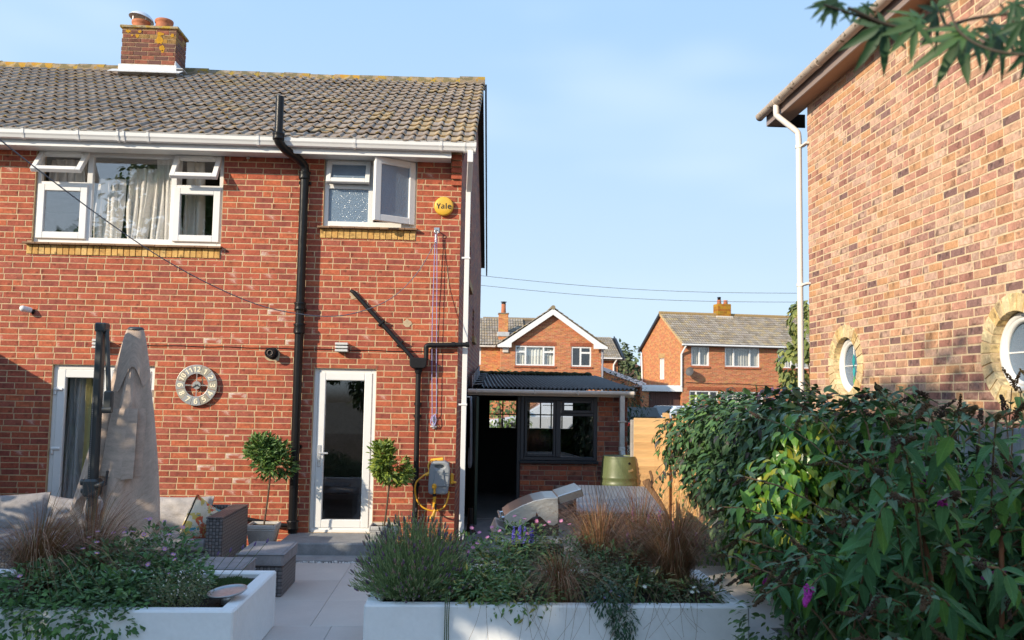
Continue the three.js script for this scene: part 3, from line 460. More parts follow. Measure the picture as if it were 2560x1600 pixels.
curtain(-5.36, -4.9, 4.4, 4.8, -0.25, 5, 0.03, [0.7, 0.66, 0.6], 6, 'grey-white net behind the open left top light of the bedroom window');
curtain(-4.98, -4.76, 0.2, 2.1, -0.22, 4, 0.035, [0.42, 0.42, 0.42], 5, 'grey curtain behind the left leaf of the french doors', 0.05);
curtain(-4.74, -4.69, 0.2, 2.1, -0.2, 1, 0.02, [0.5, 0.44, 0.2], 7, 'olive curtain edge behind the left leaf of the french doors', 0.12);
{ // kitchen seen through the back door
  const k = thing('kitchen_cabinet', 'pale kitchen base units seen through the back door glass', 'cabinet', [-0.9, 0.15, -1.6]);
  part('carcass', cbox(-1.25, -0.4, 0.15, 1.02, -3.4, -0.5, 0.01), mat([0.42, 0.4, 0.38], { roughness: 0.5 }), k); part('worktop', cbox(-1.28, -0.4, 1.02, 1.06, -3.42, -0.48, 0.006), mat([0.2, 0.2, 0.2], { roughness: 0.3 }), k);
}

// ---------------------------------------------------------------- fittings on the garden front
const font = await new FontLoader().loadAsync('fonts/droid/droid_sans_bold.typeface.json');
const fontR = await new FontLoader().loadAsync('fonts/droid/droid_sans_regular.typeface.json');
function text(str, size, depth, f = font) { const g = new TextGeometry(str, { font: f, size, depth, curveSegments: 5, bevelEnabled: false }); g.computeBoundingBox(); const b = g.boundingBox; g.translate(-(b.min.x + b.max.x) / 2, -(b.min.y + b.max.y) / 2, 0); return planarUV(ni(g)); }
{ // cast-iron style soil pipe rising past the gutter
  const p = thing('soil_pipe', 'tall black soil pipe on the brick front, rising past the gutter', 'pipe', [-2.07, 0.15, 0.1]), R = 0.055, z = 0.1;
  part('pipe', [rod([-2.066, 0.15, z], [-2.072, 4.62, z], R, R, 20), tube([[-2.072, 4.58, z], [-2.075, 4.7, z + 0.01], [-2.13, 4.78, z + 0.07], [-2.27, 4.86, z + 0.24], [-2.34, 4.94, z + 0.33], [-2.345, 5.04, z + 0.34]], R, 40, 16), rod([-2.345, 5.02, z + 0.34], [-2.345, 5.5, z + 0.34], R * 0.93, R * 0.93, 20)], M.black, p);
  const collar = (x, y, zz, h) => part('collar', [at(lathe([[R, -h], [R + 0.012, -h], [R + 0.017, -h + 0.015], [R + 0.013, -h + 0.03], [R + 0.012, h - 0.03], [R + 0.02, h - 0.02], [R + 0.02, h - 0.003], [R, h]], 24), [x, y, zz])], M.black, p);
  collar(-2.345, 5.0, z + 0.34, 0.045); collar(-2.074, 4.6, z, 0.05); collar(-2.07, 2.94, z, 0.05); collar(-2.069, 2.66, z, 0.065); collar(-2.066, 0.25, z, 0.06);
  for (const y of [4.52, 2.9, 1.2]) part('bracket', [cbox(-2.15, -2.0, y - 0.02, y + 0.02, 0.0, 0.05, 0.004)], M.black, p);
  const bp = thing('waste_pipe', 'thin black pipe low on the wall running behind the left bay tree pot', 'pipe', [-2.3, 0.24, 0.1]);
  part('pipe', [tube([[-2.1, 0.25, 0.1], [-2.2, 0.25, 0.1], [-2.6, 0.31, 0.09], [-2.8, 0.33, 0.06]], 0.026, 24, 10), rod([-2.66, 0.3, 0.09], [-2.73, 0.325, 0.08], 0.038)], M.black, bp);
}
{ // hopper with the pipes that feed it
  const h = thing('rainwater_hopper', 'black hopper head fed by a slanting pipe, right of the door', 'hopper', [-0.58, 2.19, 0.1]);
  part('hopper', [at(xf(extr([[-0.108, 0.13], [-0.102, 0.03], [-0.075, 0.0], [0.075, 0.0], [0.102, 0.03], [0.108, 0.13]], 0.15, [], 0.008), new THREE.Matrix4()), [-0.583, 2.195, 0.012]), rod([-0.58, 2.13, 0.08], [-0.58, 2.2, 0.08], 0.04, 0.055, 16)], M.blackMatt, h);
  part('downpipe', [rod([-0.575, 0.02, 0.07], [-0.579, 2.15, 0.07], 0.034, 0.034, 16)], M.blackMatt, h);
  part('waste_arm', [rod([-1.42, 3.14, 0.03], [-0.655, 2.32, 0.08], 0.027, 0.027, 14), rod([-1.455, 3.16, -0.005], [-1.41, 3.135, 0.035], 0.024, 0.024, 12)], M.blackMatt, h);
  part('overflow_arm', [rod([-0.487, 2.3, 0.075], [-0.487, 2.47, 0.075], 0.03, 0.03, 14), tube([[-0.487, 2.42, 0.075], [-0.487, 2.47, 0.075], [-0.45, 2.487, 0.075], [-0.38, 2.49, 0.075]], 0.032, 20, 12), rod([-0.42, 2.489, 0.075], [0.05, 2.505, 0.075], 0.029, 0.029, 14)], M.blackMatt, h);
  for (const [x, y, zz] of [[-0.15, 2.499, 0.075], [0.025, 2.504, 0.075]]) part('collar', rod([x - 0.022, y, zz], [x + 0.022, y + 0.001, zz], 0.036, 0.036, 14), M.blackMatt, h);
  for (const [x, y] of [[-1.06, 2.755], [-0.82, 2.5]]) part('bracket', at(cbox(-0.012, 0.012, -0.05, 0.05, 0, 0.085, 0.003), [x, y, 0.003], [0, 0, -0.82]), M.blackMatt, h);
  for (const y of [1.75, 1.6, 0.75]) part('bracket', [cbox(-0.625, -0.53, y - 0.015, y + 0.015, 0.0, 0.06, 0.004), rod([-0.577, y - 0.02, 0.07], [-0.577, y + 0.02, 0.07], 0.04, 0.04, 14)], M.blackMatt, h);
  // pale mortar repairs in the brickwork
  const pm = mat([0.58, 0.45, 0.3], { map: grainFine, roughness: 1 }), rr = rngOf(6);
  const blob = (x, y, a, b) => at(extr(Array.from({ length: 16 }, (_, i) => { const t = i / 16 * TAU, s = rnd(rr, 0.75, 1.15); return [a * s * Math.cos(t), b * s * Math.sin(t)]; }), 0.005), [x, y, -0.001]);
  for (const q of [[blob(-1.415, 3.11, 0.055, 0.065)], [blob(-0.735, 2.765, 0.055, 0.045)], [blob(-2.4, 2.33, 0.1, 0.085)]]) part('mortar_patch', q, pm, house);
}
{ // alarm box
  const a = thing('alarm_box', 'round yellow alarm box with dark lettering high on the corner', 'alarm', [-0.31, 4.15, 0]);
  part('case', at(lathe([[0.122, 0], [0.124, 0.03], [0.12, 0.05], [0.105, 0.062], [0.06, 0.068], [0.0001, 0.07]], 40), [-0.31, 4.27, 0.002], [Math.PI / 2, 0, 0]), mat([0.72, 0.42, 0.04], { phys: true, roughness: 0.4, clearcoat: 0.3 }), a);
  part('lettering', at(text('Yale', 0.068, 0.004, font), [-0.31, 4.268, 0.0685]), mat([0.03, 0.025, 0.02], { roughness: 0.6 }), a);
}
{ // wall clock
  const c = thing('wall_clock', 'round metal wall clock with open centre and cream numerals', 'clock', [-3.314, 1.69, 0.045]), C = [-3.314, 1.937, 0.045];
  const plate = [[0.42, 0.43, 0.42], [0.47, 0.45, 0.37], [0.4, 0.42, 0.43], [0.45, 0.42, 0.34]].map((k) => mat(k, { roughness: 0.45, metalness: 0.35, map: rep(grain, 2.5) }));
  for (let k = 0; k < 12; k++) { const a0 = (k - 0.5) / 12 * TAU + 0.012, a1 = (k + 0.5) / 12 * TAU - 0.012, pts = []; for (let i = 0; i <= 8; i++) { const t = lerp(a0, a1, i / 8); pts.push([Math.sin(t) * 0.25, Math.cos(t) * 0.25]); } for (let i = 8; i >= 0; i--) { const t = lerp(a0, a1, i / 8); pts.push([Math.sin(t) * 0.145, Math.cos(t) * 0.145]); } part('dial_segment', at(extr(pts, 0.006, [], 0.001), C), plate[(k * 3 + (k > 6 ? 1 : 0)) % 4], c); }
  const ring = (r) => at(ni(new THREE.TorusGeometry(r, 0.004, 6, 64)), [C[0], C[1], C[2] + 0.003]);
  part('rim', [ring(0.25), ring(0.145)], mat([0.5, 0.5, 0.5], { metalness: 0.6, roughness: 0.4 }), c);
  part('spokes', [cbox(C[0] - 0.15, C[0] + 0.15, C[1] - 0.004, C[1] + 0.004, C[2] - 0.004, C[2] + 0.002, 0.001), cbox(C[0] - 0.004, C[0] + 0.004, C[1] - 0.15, C[1] - 0.04, C[2] - 0.004, C[2] + 0.002, 0.001), cbox(C[0] - 0.004, C[0] + 0.004, C[1] + 0.04, C[1] + 0.15, C[2] - 0.004, C[2] + 0.002, 0.001)], mat([0.55, 0.54, 0.52], { metalness: 0.5, roughness: 0.4 }), c);
  part('hub', rod([C[0], C[1], C[2] - 0.035], [C[0], C[1], C[2] + 0.006], 0.05, 0.05, 32), plate[0], c);
  const hm = mat([0.03, 0.03, 0.035], { roughness: 0.5 }), hand = (a, l, w) => at(extr([[-w, -0.02], [w, -0.02], [w * 1.6, l * 0.5], [0, l], [-w * 1.6, l * 0.5]], 0.002), [C[0], C[1], C[2] + 0.008 + w], [0, 0, -a]);
  part('hand', hand(4.15, 0.105, 0.004), hm, c); part('hand', hand(1.95, 0.055, 0.005), hm, c);
  const nm = mat([0.85, 0.76, 0.55], { roughness: 0.5 });
  for (let k = 1; k <= 12; k++) { const a = k / 12 * TAU, low = k >= 4 && k <= 8, rz = low ? Math.PI - a : -a; part('numeral', at(text(String(k), k > 9 ? 0.062 : 0.068, 0.004), [C[0] + Math.sin(a) * 0.198, C[1] + Math.cos(a) * 0.198, C[2] + 0.006], [0, 0, rz]), nm, c); }
}
{ // two brick lights with louvres
  const mk = (x, y, label) => { const l = thing('wall_light', label, 'wall light', [x, y - 0.065, 0], 0, 'louvred wall lights on the garden front'); part('body', cbox(x - 0.072, x + 0.072, y - 0.06, y + 0.06, 0.002, 0.1, 0.01), M.blackMatt, l); for (const k of [-1, 0, 1]) part('louvre', cbox(x - 0.08, x + 0.08, y + k * 0.042 - 0.015, y + k * 0.042 + 0.015, 0.045, 0.125, 0.006), mat([0.72, 0.71, 0.68], { roughness: 0.35, metalness: 0.3 }), l); };
  mk(-1.54, 2.44, 'silver louvred wall light above the white back door'); mk(-4.5, 2.425, 'silver louvred wall light half hidden behind the parasol pole');
}
{ const f = thing('flue_pipe', 'stubby black boiler flue poking from the pale brick patch', 'flue', [-2.41, 2.28, 0]); part('sleeve', [rod([-2.41, 2.35, 0], [-2.415, 2.352, 0.13], 0.055, 0.055, 24), at(ni(new THREE.TorusGeometry(0.055, 0.01, 8, 28)), [-2.415, 2.352, 0.13]), at(ni(new THREE.TorusGeometry(0.06, 0.016, 8, 28)), [-2.41, 2.35, 0.01])], M.blackMatt, f); part('inner_pipe', at(lathe([[0.028, 0], [0.036, 0], [0.036, 0.15], [0.028, 0.15], [0.028, 0]], 24), [-2.412, 2.351, 0.0], [Math.PI / 2, 0, 0]), mat([0.3, 0.24, 0.2], { roughness: 0.6 }), f); }
{ const s = thing('security_camera', 'small white security camera on the brickwork at the far left', 'camera', [-5.4, 2.78, 0]); part('mount', rod([-5.36, 2.81, 0], [-5.38, 2.83, 0.05], 0.03, 0.014, 16), M.blackMatt, s); part('body', [rod([-5.37, 2.825, 0.03], [-5.44, 2.84, 0.1], 0.034, 0.038, 20), at(ni(new THREE.SphereGeometry(0.038, 18, 12)), [-5.44, 2.84, 0.1])], M.upvc, s); }
// cables along the brick
{ const c = thing('wall_cable', 'thin black cable running level across the brick front', 'cable', [-2.6, 2.4, 0]); const pts = []; for (let i = 0; i <= 26; i++) { const x = -4.3 + i * 0.16; pts.push([x, 2.425 - 0.02 * (i / 26) + 0.004 * Math.sin(i * 1.7), 0.006]); } part('cable', tube(pts, 0.0045, 120, 5), M.blackMatt, c); }
{ // rope, pulley hook and cleat
  const t = thing('pulley_rope', 'blue and white rope loop hanging from a wall pulley to a cleat', 'rope', [-0.38, 1.5, 0]);
  part('pulley', [cbox(-0.43, -0.36, 3.93, 4.0, 0.0, 0.008, 0.002), rod([-0.395, 3.96, 0], [-0.395, 3.955, 0.09], 0.008), at(ni(new THREE.TorusGeometry(0.022, 0.006, 8, 20)), [-0.395, 3.93, 0.08]), rod([-0.4, 3.89, 0.08], [-0.4, 3.78, 0.08], 0.014, 0.01, 10)], M.steel, t);
  const rm = mat([0.46, 0.46, 0.66], { roughness: 0.9, map: rep(tex(32, 32, (u, v) => ((Math.floor(u * 4) + Math.floor(v * 4)) % 2 ? [1, 1, 1] : [0.45, 0.45, 0.8])), 30) });
  part('rope', [tube([[-0.41, 3.9, 0.085], [-0.415, 3.4, 0.075], [-0.42, 2.6, 0.06], [-0.395, 1.6, 0.05]], 0.005, 40, 6), tube([[-0.39, 3.9, 0.085], [-0.375, 3.3, 0.075], [-0.36, 2.4, 0.06], [-0.345, 1.68, 0.05], [-0.36, 1.6, 0.05]], 0.005, 40, 6), tube([[-0.4, 1.6, 0.05], [-0.41, 1.52, 0.06], [-0.37, 1.48, 0.06], [-0.345, 1.55, 0.06], [-0.365, 1.62, 0.05], [-0.395, 1.55, 0.055], [-0.36, 1.5, 0.05]], 0.006, 50, 6)], rm, t);
  part('cleat', [cbox(-0.415, -0.335, 1.46, 1.48, 0.0, 0.05, 0.006), cbox(-0.39, -0.36, 1.44, 1.6, 0.0, 0.03, 0.006)], mat([0.6, 0.6, 0.6], { roughness: 0.5 }), t);
  // slack washing line from the pulley out over the garden
  const W = (x, y, z) => [x, y, z];
  single('washing_line', tube([W(-0.4, 3.8, 0.09), W(-0.62, 3.35, 0.35), W(-0.92, 2.97, 0.8), W(-1.35, 2.72, 1.5), W(-1.78, 2.68, 2.2), W(-2.1, 2.74, 3.0), W(-2.45, 2.94, 4.2), W(-2.75, 3.27, 5.6), W(-2.95, 3.62, 7.0), W(-3.05, 3.9, 8.2)], 0.0048, 120, 6), mat([0.16, 0.17, 0.2], { roughness: 0.7 }), 'slack grey washing line swooping across the house front', 'washing line');
  single('wall_hook', [cbox(-2.83, -2.79, 4.82, 4.86, -0.002, 0.006, 0.002), rod([-2.81, 4.84, 0.0], [-2.81, 4.835, 0.05], 0.01)], M.steel, 'small metal hook under the soffit right of the bedroom window', 'hook');
}
{ // hose reel
  const h = thing('hose_reel', 'grey wall-mounted hose reel with looping yellow hose', 'hose reel', [-0.29, 0.55, 0]), gm = mat([0.26, 0.28, 0.3], { roughness: 0.5, bumpMap: fineB, bumpScale: 0.001 }), ym = mat([0.75, 0.38, 0.02], { phys: true, roughness: 0.38, clearcoat: 0.3 });
  const X = -0.285, body = [[-0.13, 0.02], [-0.135, 0.1], [-0.125, 0.3], [-0.105, 0.38], [-0.07, 0.405], [0.07, 0.405], [0.11, 0.38], [0.13, 0.3], [0.125, 0.12], [0.105, 0.02], [0.08, 0.0], [-0.1, 0.0]], slot = [[-0.1, 0.045], [0.09, 0.045], [0.09, 0.085], [-0.1, 0.085]];
  const oval = Array.from({ length: 20 }, (_, i) => [0.0 + 0.058 * Math.cos(i / 20 * TAU), 0.34 + 0.022 * Math.sin(i / 20 * TAU)]);
  part('case', [at(extr(body, 0.05, [slot, oval], 0.02), [X, 0.65, 0.15]), at(extr(body, 0.11, [], 0.015), [X, 0.65, 0.035])], gm, h);
  part('front_panel', at(extr([[-0.05, 0.3], [0.05, 0.3], [0.06, 0.2], [0.085, 0.1], [-0.085, 0.1], [-0.06, 0.2]], 0.012, [], 0.008), [X, 0.65, 0.218]), gm, h);
  part('crank', [cbox(X + 0.135, X + 0.175, 0.77, 0.9, 0.1, 0.15, 0.008), rod([X + 0.12, 0.79, 0.12], [X + 0.21, 0.79, 0.12], 0.014)], ym, h);
  part('hose', tube([[X - 0.1, 1.07, 0.1], [X - 0.14, 1.0, 0.13], [X - 0.13, 0.91, 0.16], [X - 0.2, 0.87, 0.18], [X - 0.285, 0.78, 0.2], [X - 0.28, 0.62, 0.21], [X - 0.2, 0.5, 0.21], [X - 0.06, 0.45, 0.2], [X + 0.06, 0.49, 0.2], [X + 0.11, 0.6, 0.17], [X + 0.12, 0.68, 0.14]], 0.0105, 100, 10), ym, h);
  part('hose_connector', rod([X - 0.17, 0.885, 0.17], [X - 0.115, 0.9, 0.16], 0.022, 0.026), ym, h); part('hose_connector', rod([X - 0.1, 1.06, 0.11], [X + 0.04, 1.075, 0.13], 0.018, 0.022), ym, h);
  part('nozzle', [cbox(X - 0.085, X - 0.03, 0.715, 0.785, 0.2, 0.26, 0.02), rod([X - 0.055, 0.73, 0.24], [X - 0.052, 0.66, 0.25], 0.014), rod([X - 0.05, 0.63, 0.25], [X - 0.055, 0.5, 0.25], 0.021, 0.017), rod([X - 0.03, 0.5, 0.255], [X - 0.07, 0.38, 0.27], 0.018, 0.022), rod([X - 0.065, 0.395, 0.27], [X - 0.085, 0.355, 0.285], 0.03, 0.026)], ym, h);
  part('trigger', [cbox(X - 0.05, X - 0.022, 0.475, 0.545, 0.255, 0.285, 0.006), rod([X - 0.053, 0.665, 0.25], [X - 0.05, 0.63, 0.25], 0.023)], M.blackMatt, h);
}

// ---------------------------------------------------------------- patio furniture
function bulge(w, h, d, seed, o = {}) { // a stuffed cushion lying in its own x-y plane
  const nx = 30, ny = 24, r = rngOf(seed), nz = noise2(seed), t = [], top = [], P = (u, v, s) => { const a = 1 - Math.pow(Math.abs(2 * u - 1), o.p ?? 3.2), b = 1 - Math.pow(Math.abs(2 * v - 1), o.p ?? 3.2), e = Math.pow(Math.max(0, a * b), 0.42); const pinch = 1 - 0.06 * (1 - Math.pow(Math.abs(2 * v - 1), 2)) * 0.5, pinch2 = 1 - 0.05 * (1 - Math.pow(Math.abs(2 * u - 1), 2)) * 0.5; const wr = (fbm(nz, u * 5, v * 5, 5, 3) - 0.5) * (o.wr ?? 0.05) * e; return [(u - 0.5) * w * pinch, (v - 0.5) * h * pinch2 - (o.sag ?? 0.02) * Math.sin(u * Math.PI) * v, s * (d / 2 * e + 0.012) + wr]; };
  const N = (nx + 1) * (ny + 1), pos = [], uv = [], idx = [];
  for (const s of [1, -1]) for (let j = 0; j <= ny; j++) for (let i = 0; i <= nx; i++) { pos.push(...P(i / nx, j / ny, s)); uv.push(i / nx * w, j / ny * h); }
  for (let k = 0; k < 2; k++) for (let j = 0; j < ny; j++) for (let i = 0; i < nx; i++) { const a = k * N + j * (nx + 1) + i, b = a + 1, c = a + nx + 1, e = c + 1; k ? idx.push(a, c, b, b, c, e) : idx.push(a, b, c, b, e, c); }
  const rim = (a, b) => idx.push(a, a + N, b, b, a + N, b + N);
  for (let i = 0; i < nx; i++) { rim(i + 1, i); rim(ny * (nx + 1) + i, ny * (nx + 1) + i + 1); } for (let j = 0; j < ny; j++) { rim(j * (nx + 1), (j + 1) * (nx + 1)); rim((j + 1) * (nx + 1) + nx, j * (nx + 1) + nx); }
  const g = new THREE.BufferGeometry(); g.setAttribute('position', new THREE.Float32BufferAttribute(pos, 3)); g.setAttribute('uv', new THREE.Float32BufferAttribute(uv, 2)); g.setIndex(idx); g.computeVertexNormals(); return ni(g);
}
const weaveB = tex(128, 128, gray((u, v) => { const n = 8, a = u * n, b = v * n, ia = Math.floor(a), ib = Math.floor(b), fa = a - ia, fb = b - ib; const over = (ia + ib) % 2; return over ? 0.45 + 0.55 * Math.sin(fa * Math.PI) * Math.min(1, 4 * fb * (1 - fb) + 0.3) : 0.45 + 0.55 * Math.sin(fb * Math.PI) * Math.min(1, 4 * fa * (1 - fa) + 0.3); }));
const weaveC = tex(128, 128, gray((u, v) => { const n = 8, a = u * n, b = v * n, ia = Math.floor(a), ib = Math.floor(b), fa = a - ia, fb = b - ib, over = (ia + ib) % 2; const e = Math.min(fa, 1 - fa, fb, 1 - fb); return e < 0.09 ? 0.15 : over ? 1.0 : 0.66; }));
M.rattan = mat([0.16, 0.155, 0.16], { roughness: 0.5, map: rep(weaveC, 3.8), bumpMap: rep(weaveB, 3.8), bumpScale: 0.008 });
M.rattanTop = mat([0.13, 0.125, 0.13], { roughness: 0.5, map: rep(weaveC, 3.2, 12), bumpMap: rep(weaveB, 3.2, 12), bumpScale: 0.003 });
const cloth = (c) => mat(c, { phys: true, roughness: 1, sheen: 0.25, sheenRoughness: 0.6, map: rep(grain, 1.5), bumpMap: rep(fineB, 3), bumpScale: 0.0012 });
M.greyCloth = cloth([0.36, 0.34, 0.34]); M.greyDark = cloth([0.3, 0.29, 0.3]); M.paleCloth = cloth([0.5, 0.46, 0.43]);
{
  const s = thing('rattan_sofa', 'long dark grey rattan garden sofa below the french doors', 'sofa', [-4.1, 0, 1.5]);
  part('arm', [cbox(-2.565, -2.4, 0.0, 0.59, 1.0, 2.08, 0.012)], M.rattan, s); part('arm_top', cbox(-2.568, -2.398, 0.592, 0.606, 0.998, 2.083, 0.006), M.rattanTop, s);
  part('base', cbox(-6.4, -2.57, 0.03, 0.24, 1.05, 2.02, 0.01), M.rattan, s); part('back_panel', cbox(-6.4, -2.57, 0.2, 0.6, 0.98, 1.045, 0.01), M.rattan, s);
  for (const [a, b] of [[-3.6, -2.58], [-4.63, -3.61], [-5.66, -4.64]]) part('seat_cushion', cbox(a, b, 0.245, 0.36, 1.06, 2.0, 0.025), M.greyDark, s);
  const cush = (name, x, y, z, w, h, e, m, label, group, sd) => { const g = bulge(w, h, 0.2, sd); const o = thing(name, label, 'cushion', [x, 0.36, z], 0, group); part('cover', at(g, [x, y, z], e), m, o); };
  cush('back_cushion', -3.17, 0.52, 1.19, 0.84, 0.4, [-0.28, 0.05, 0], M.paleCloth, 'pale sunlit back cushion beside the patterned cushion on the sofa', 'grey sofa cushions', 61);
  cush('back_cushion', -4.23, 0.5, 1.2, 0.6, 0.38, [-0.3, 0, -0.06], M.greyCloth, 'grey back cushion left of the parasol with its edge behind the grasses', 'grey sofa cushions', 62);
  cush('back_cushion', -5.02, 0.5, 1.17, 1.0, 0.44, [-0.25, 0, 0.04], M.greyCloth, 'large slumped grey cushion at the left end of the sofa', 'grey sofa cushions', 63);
  const pat = tex(256, 256, (u, v) => { const a = fbm(n1, u * 6, v * 6, 6, 3), b = fbm(n2, u * 7, v * 7, 7, 3), c = fbm(n3, u * 8, v * 8, 8, 3), k = Math.abs(Math.sin((a * 5 + u * 2) * 4)); if (a > 0.56 && k > 0.35) return [0.62, 0.13, 0.06]; if (b > 0.58 && k > 0.2) return [0.06, 0.28, 0.33]; if (c > 0.6) return [0.6, 0.45, 0.12]; if (Math.abs(b - 0.5) < 0.012) return [0.25, 0.3, 0.12]; return [0.68, 0.6, 0.46]; });
  const sc = thing('scatter_cushion', 'cream scatter cushion with red and teal floral print against the sofa arm', 'cushion', [-2.72, 0.36, 1.7]);
  part('cover', at(bulge(0.42, 0.42, 0.16, 64, { p: 2.6 }), [-2.69, 0.51, 1.72], [-0.15, 0.95, -0.42]), mat([1, 1, 1], { map: rep(pat, 2.2), roughness: 1, bumpMap: rep(fineB, 3), bumpScale: 0.001 }), sc);
}
{ // two stools with cushion lids
  const mk = (x, z, w, d, label) => { const o = thing('rattan_stool', label, 'stool', [x, 0, z], 0, 'rattan stools between the planters'); part('base', cbox(x - w / 2, x + w / 2, 0.0, 0.27, z - d / 2, z + d / 2, 0.01), M.rattan, o); part('seat_cushion', [cbox(x - w / 2 - 0.012, x + w / 2 + 0.012, 0.275, 0.395, z - d / 2 - 0.012, z + d / 2 + 0.012, 0.022)], M.greyDark, o); part('piping', [0.287, 0.38].map((y) => cbox(x - w / 2 - 0.017, x + w / 2 + 0.017, y, y + 0.007, z - d / 2 - 0.017, z + d / 2 + 0.017, 0.003)), M.greyDark, o, { stuff: true }); return o; };
  const a = mk(-1.84, 2.54, 0.41, 0.68, 'grey cushioned rattan stool nearest the door step, lit by a patch of sun'); mk(-2.1, 3.32, 0.5, 0.5, 'low grey stool half hidden behind the left planter');
}
{ // folded cantilever parasol
  const p = thing('parasol', 'folded beige cantilever parasol on a dark grey pole', 'parasol', [-3.34, 0, 2.9]), gm = mat([0.055, 0.06, 0.062], { roughness: 0.4, metalness: 0.2 });
  part('pole', [cbox(-3.395, -3.33, 0.02, 2.46, 2.87, 2.97, 0.012), cbox(-3.392, -3.378, 0.6, 1.75, 2.97, 2.978, 0.002)], gm, p);
  part('pole_cap', cbox(-3.405, -3.305, 2.4, 2.485, 2.86, 2.98, 0.012), gm, p);
  const dots = []; for (let k = 0; k < 62; k++) dots.push(cbox(-3.383, -3.375, 0.72 + k * 0.0175, 0.728 + k * 0.0175, 2.976, 2.981, 0.001)); part('rack_teeth', dots, mat([0.25, 0.25, 0.25], { roughness: 0.4 }), p);
  part('arm', [rod([-3.31, 2.42, 2.93], [-3.235, 1.75, 2.98], 0.022, 0.022, 10), cbox(-3.275, -3.2, 1.66, 1.86, 2.955, 3.02, 0.012), rod([-3.28, 1.685, 3.0], [-3.2, 1.69, 3.0], 0.03)], gm, p);
  part('crank_housing', [cbox(-3.43, -3.3, 0.9, 1.06, 2.84, 3.0, 0.02), rod([-3.31, 1.0, 2.98], [-3.22, 1.03, 3.0], 0.024), rod([-3.22, 1.03, 3.0], [-3.2, 1.14, 3.02], 0.012), rod([-3.43, 1.03, 2.95], [-3.455, 1.03, 2.95], 0.03), rod([-3.43, 0.95, 2.95], [-3.45, 0.95, 2.95], 0.022)], gm, p);
  part('base', [cbox(-3.7, -3.0, 0.0, 0.06, 2.6, 3.25, 0.02)], gm, p);
  // cloth falls in deep folds; each fold ends in a point of its own
  const cm = mat([0.68, 0.53, 0.43], { phys: true, roughness: 1, transmission: 0.15, thickness: 0, side: THREE.DoubleSide, sheen: 0.2, map: rep(grain, 1.4), bumpMap: rep(fineB, 4), bumpScale: 0.0008 });
  const drape = (n, yTop, rTop, rBot, hem, folds, amp, cx, cz, seed, bend) => { const nu = 220, nv = 40, g = new THREE.PlaneGeometry(1, 1, nu, nv), q = g.attributes.position, nz = noise2(seed), uv = g.attributes.uv;
    for (let i = 0; i < q.count; i++) { const u = q.getX(i) + 0.5, v = 0.5 - q.getY(i), th = u * TAU, h = hem(u), y = lerp(yTop, h, v), t = (yTop - y) / (yTop - 0.5), R0 = lerp(rTop, rBot, Math.pow(Math.max(0, t), 0.75)), f = folds, sh = Math.sin(th * f + 1.1 * Math.sin(th * 2 + seed) + t * 1.2), k = Math.min(1, t * 2.5);
      const R = R0 * (1 + amp * k * (Math.sign(sh) * Math.pow(Math.abs(sh), 0.7)) + 0.05 * k * (fbm(nz, u * 8, t * 3, 8, 3) - 0.5)) * (1 + bend(u, t)); q.setXYZ(i, cx - 0.05 * t + R * Math.sin(th) * 1.0, y, cz + R * Math.cos(th) * 0.62); uv.setXY(i, u * 1.6, v * 1.9); }
    g.computeVertexNormals(); part(n, ni(g), cm, p); };
  const peaks = [[0.02, 0.46, 0.05], [0.13, 0.42, 0.07], [0.25, 0.5, 0.07], [0.4, 0.8, 0.08], [0.6, 0.75, 0.08], [0.77, 0.6, 0.06], [0.88, 0.88, 0.06]];
  drape('canopy', 2.43, 0.06, 0.335, (u) => { let y = 1.0; for (const [c, d, w] of peaks) { const e = Math.abs(((u - c + 1.5) % 1) - 0.5); y = Math.min(y, d + e * 3.4); } return y; }, 6, 0.22, -3.13, 2.7, 71, (u, t) => 0.5 * t * Math.exp(-Math.pow((u - 0.77) / 0.085, 2)));
  drape('canopy_vent', 2.44, 0.068, 0.3, (u) => 1.98 + 0.08 * Math.sin(u * TAU * 4 + 1) + 0.05 * Math.sin(u * TAU * 3), 5, 0.16, -3.13, 2.71, 72, () => 0.12);
  drape('canopy_flap', 1.7, 0.24, 0.40, (u) => 1.05 + 0.03 * Math.sin(u * 9), 4, 0.05, -3.1, 2.7, 73, (u) => (Math.cos((u - 0.97) * TAU) > 0.86 ? 0.02 : -0.4));
  part('finial', lathe([[0.001, 0.03], [0.06, 0.026], [0.075, 0.01], [0.075, 0]], 24, [-3.13, 2.44, 2.7]), gm, p);
}
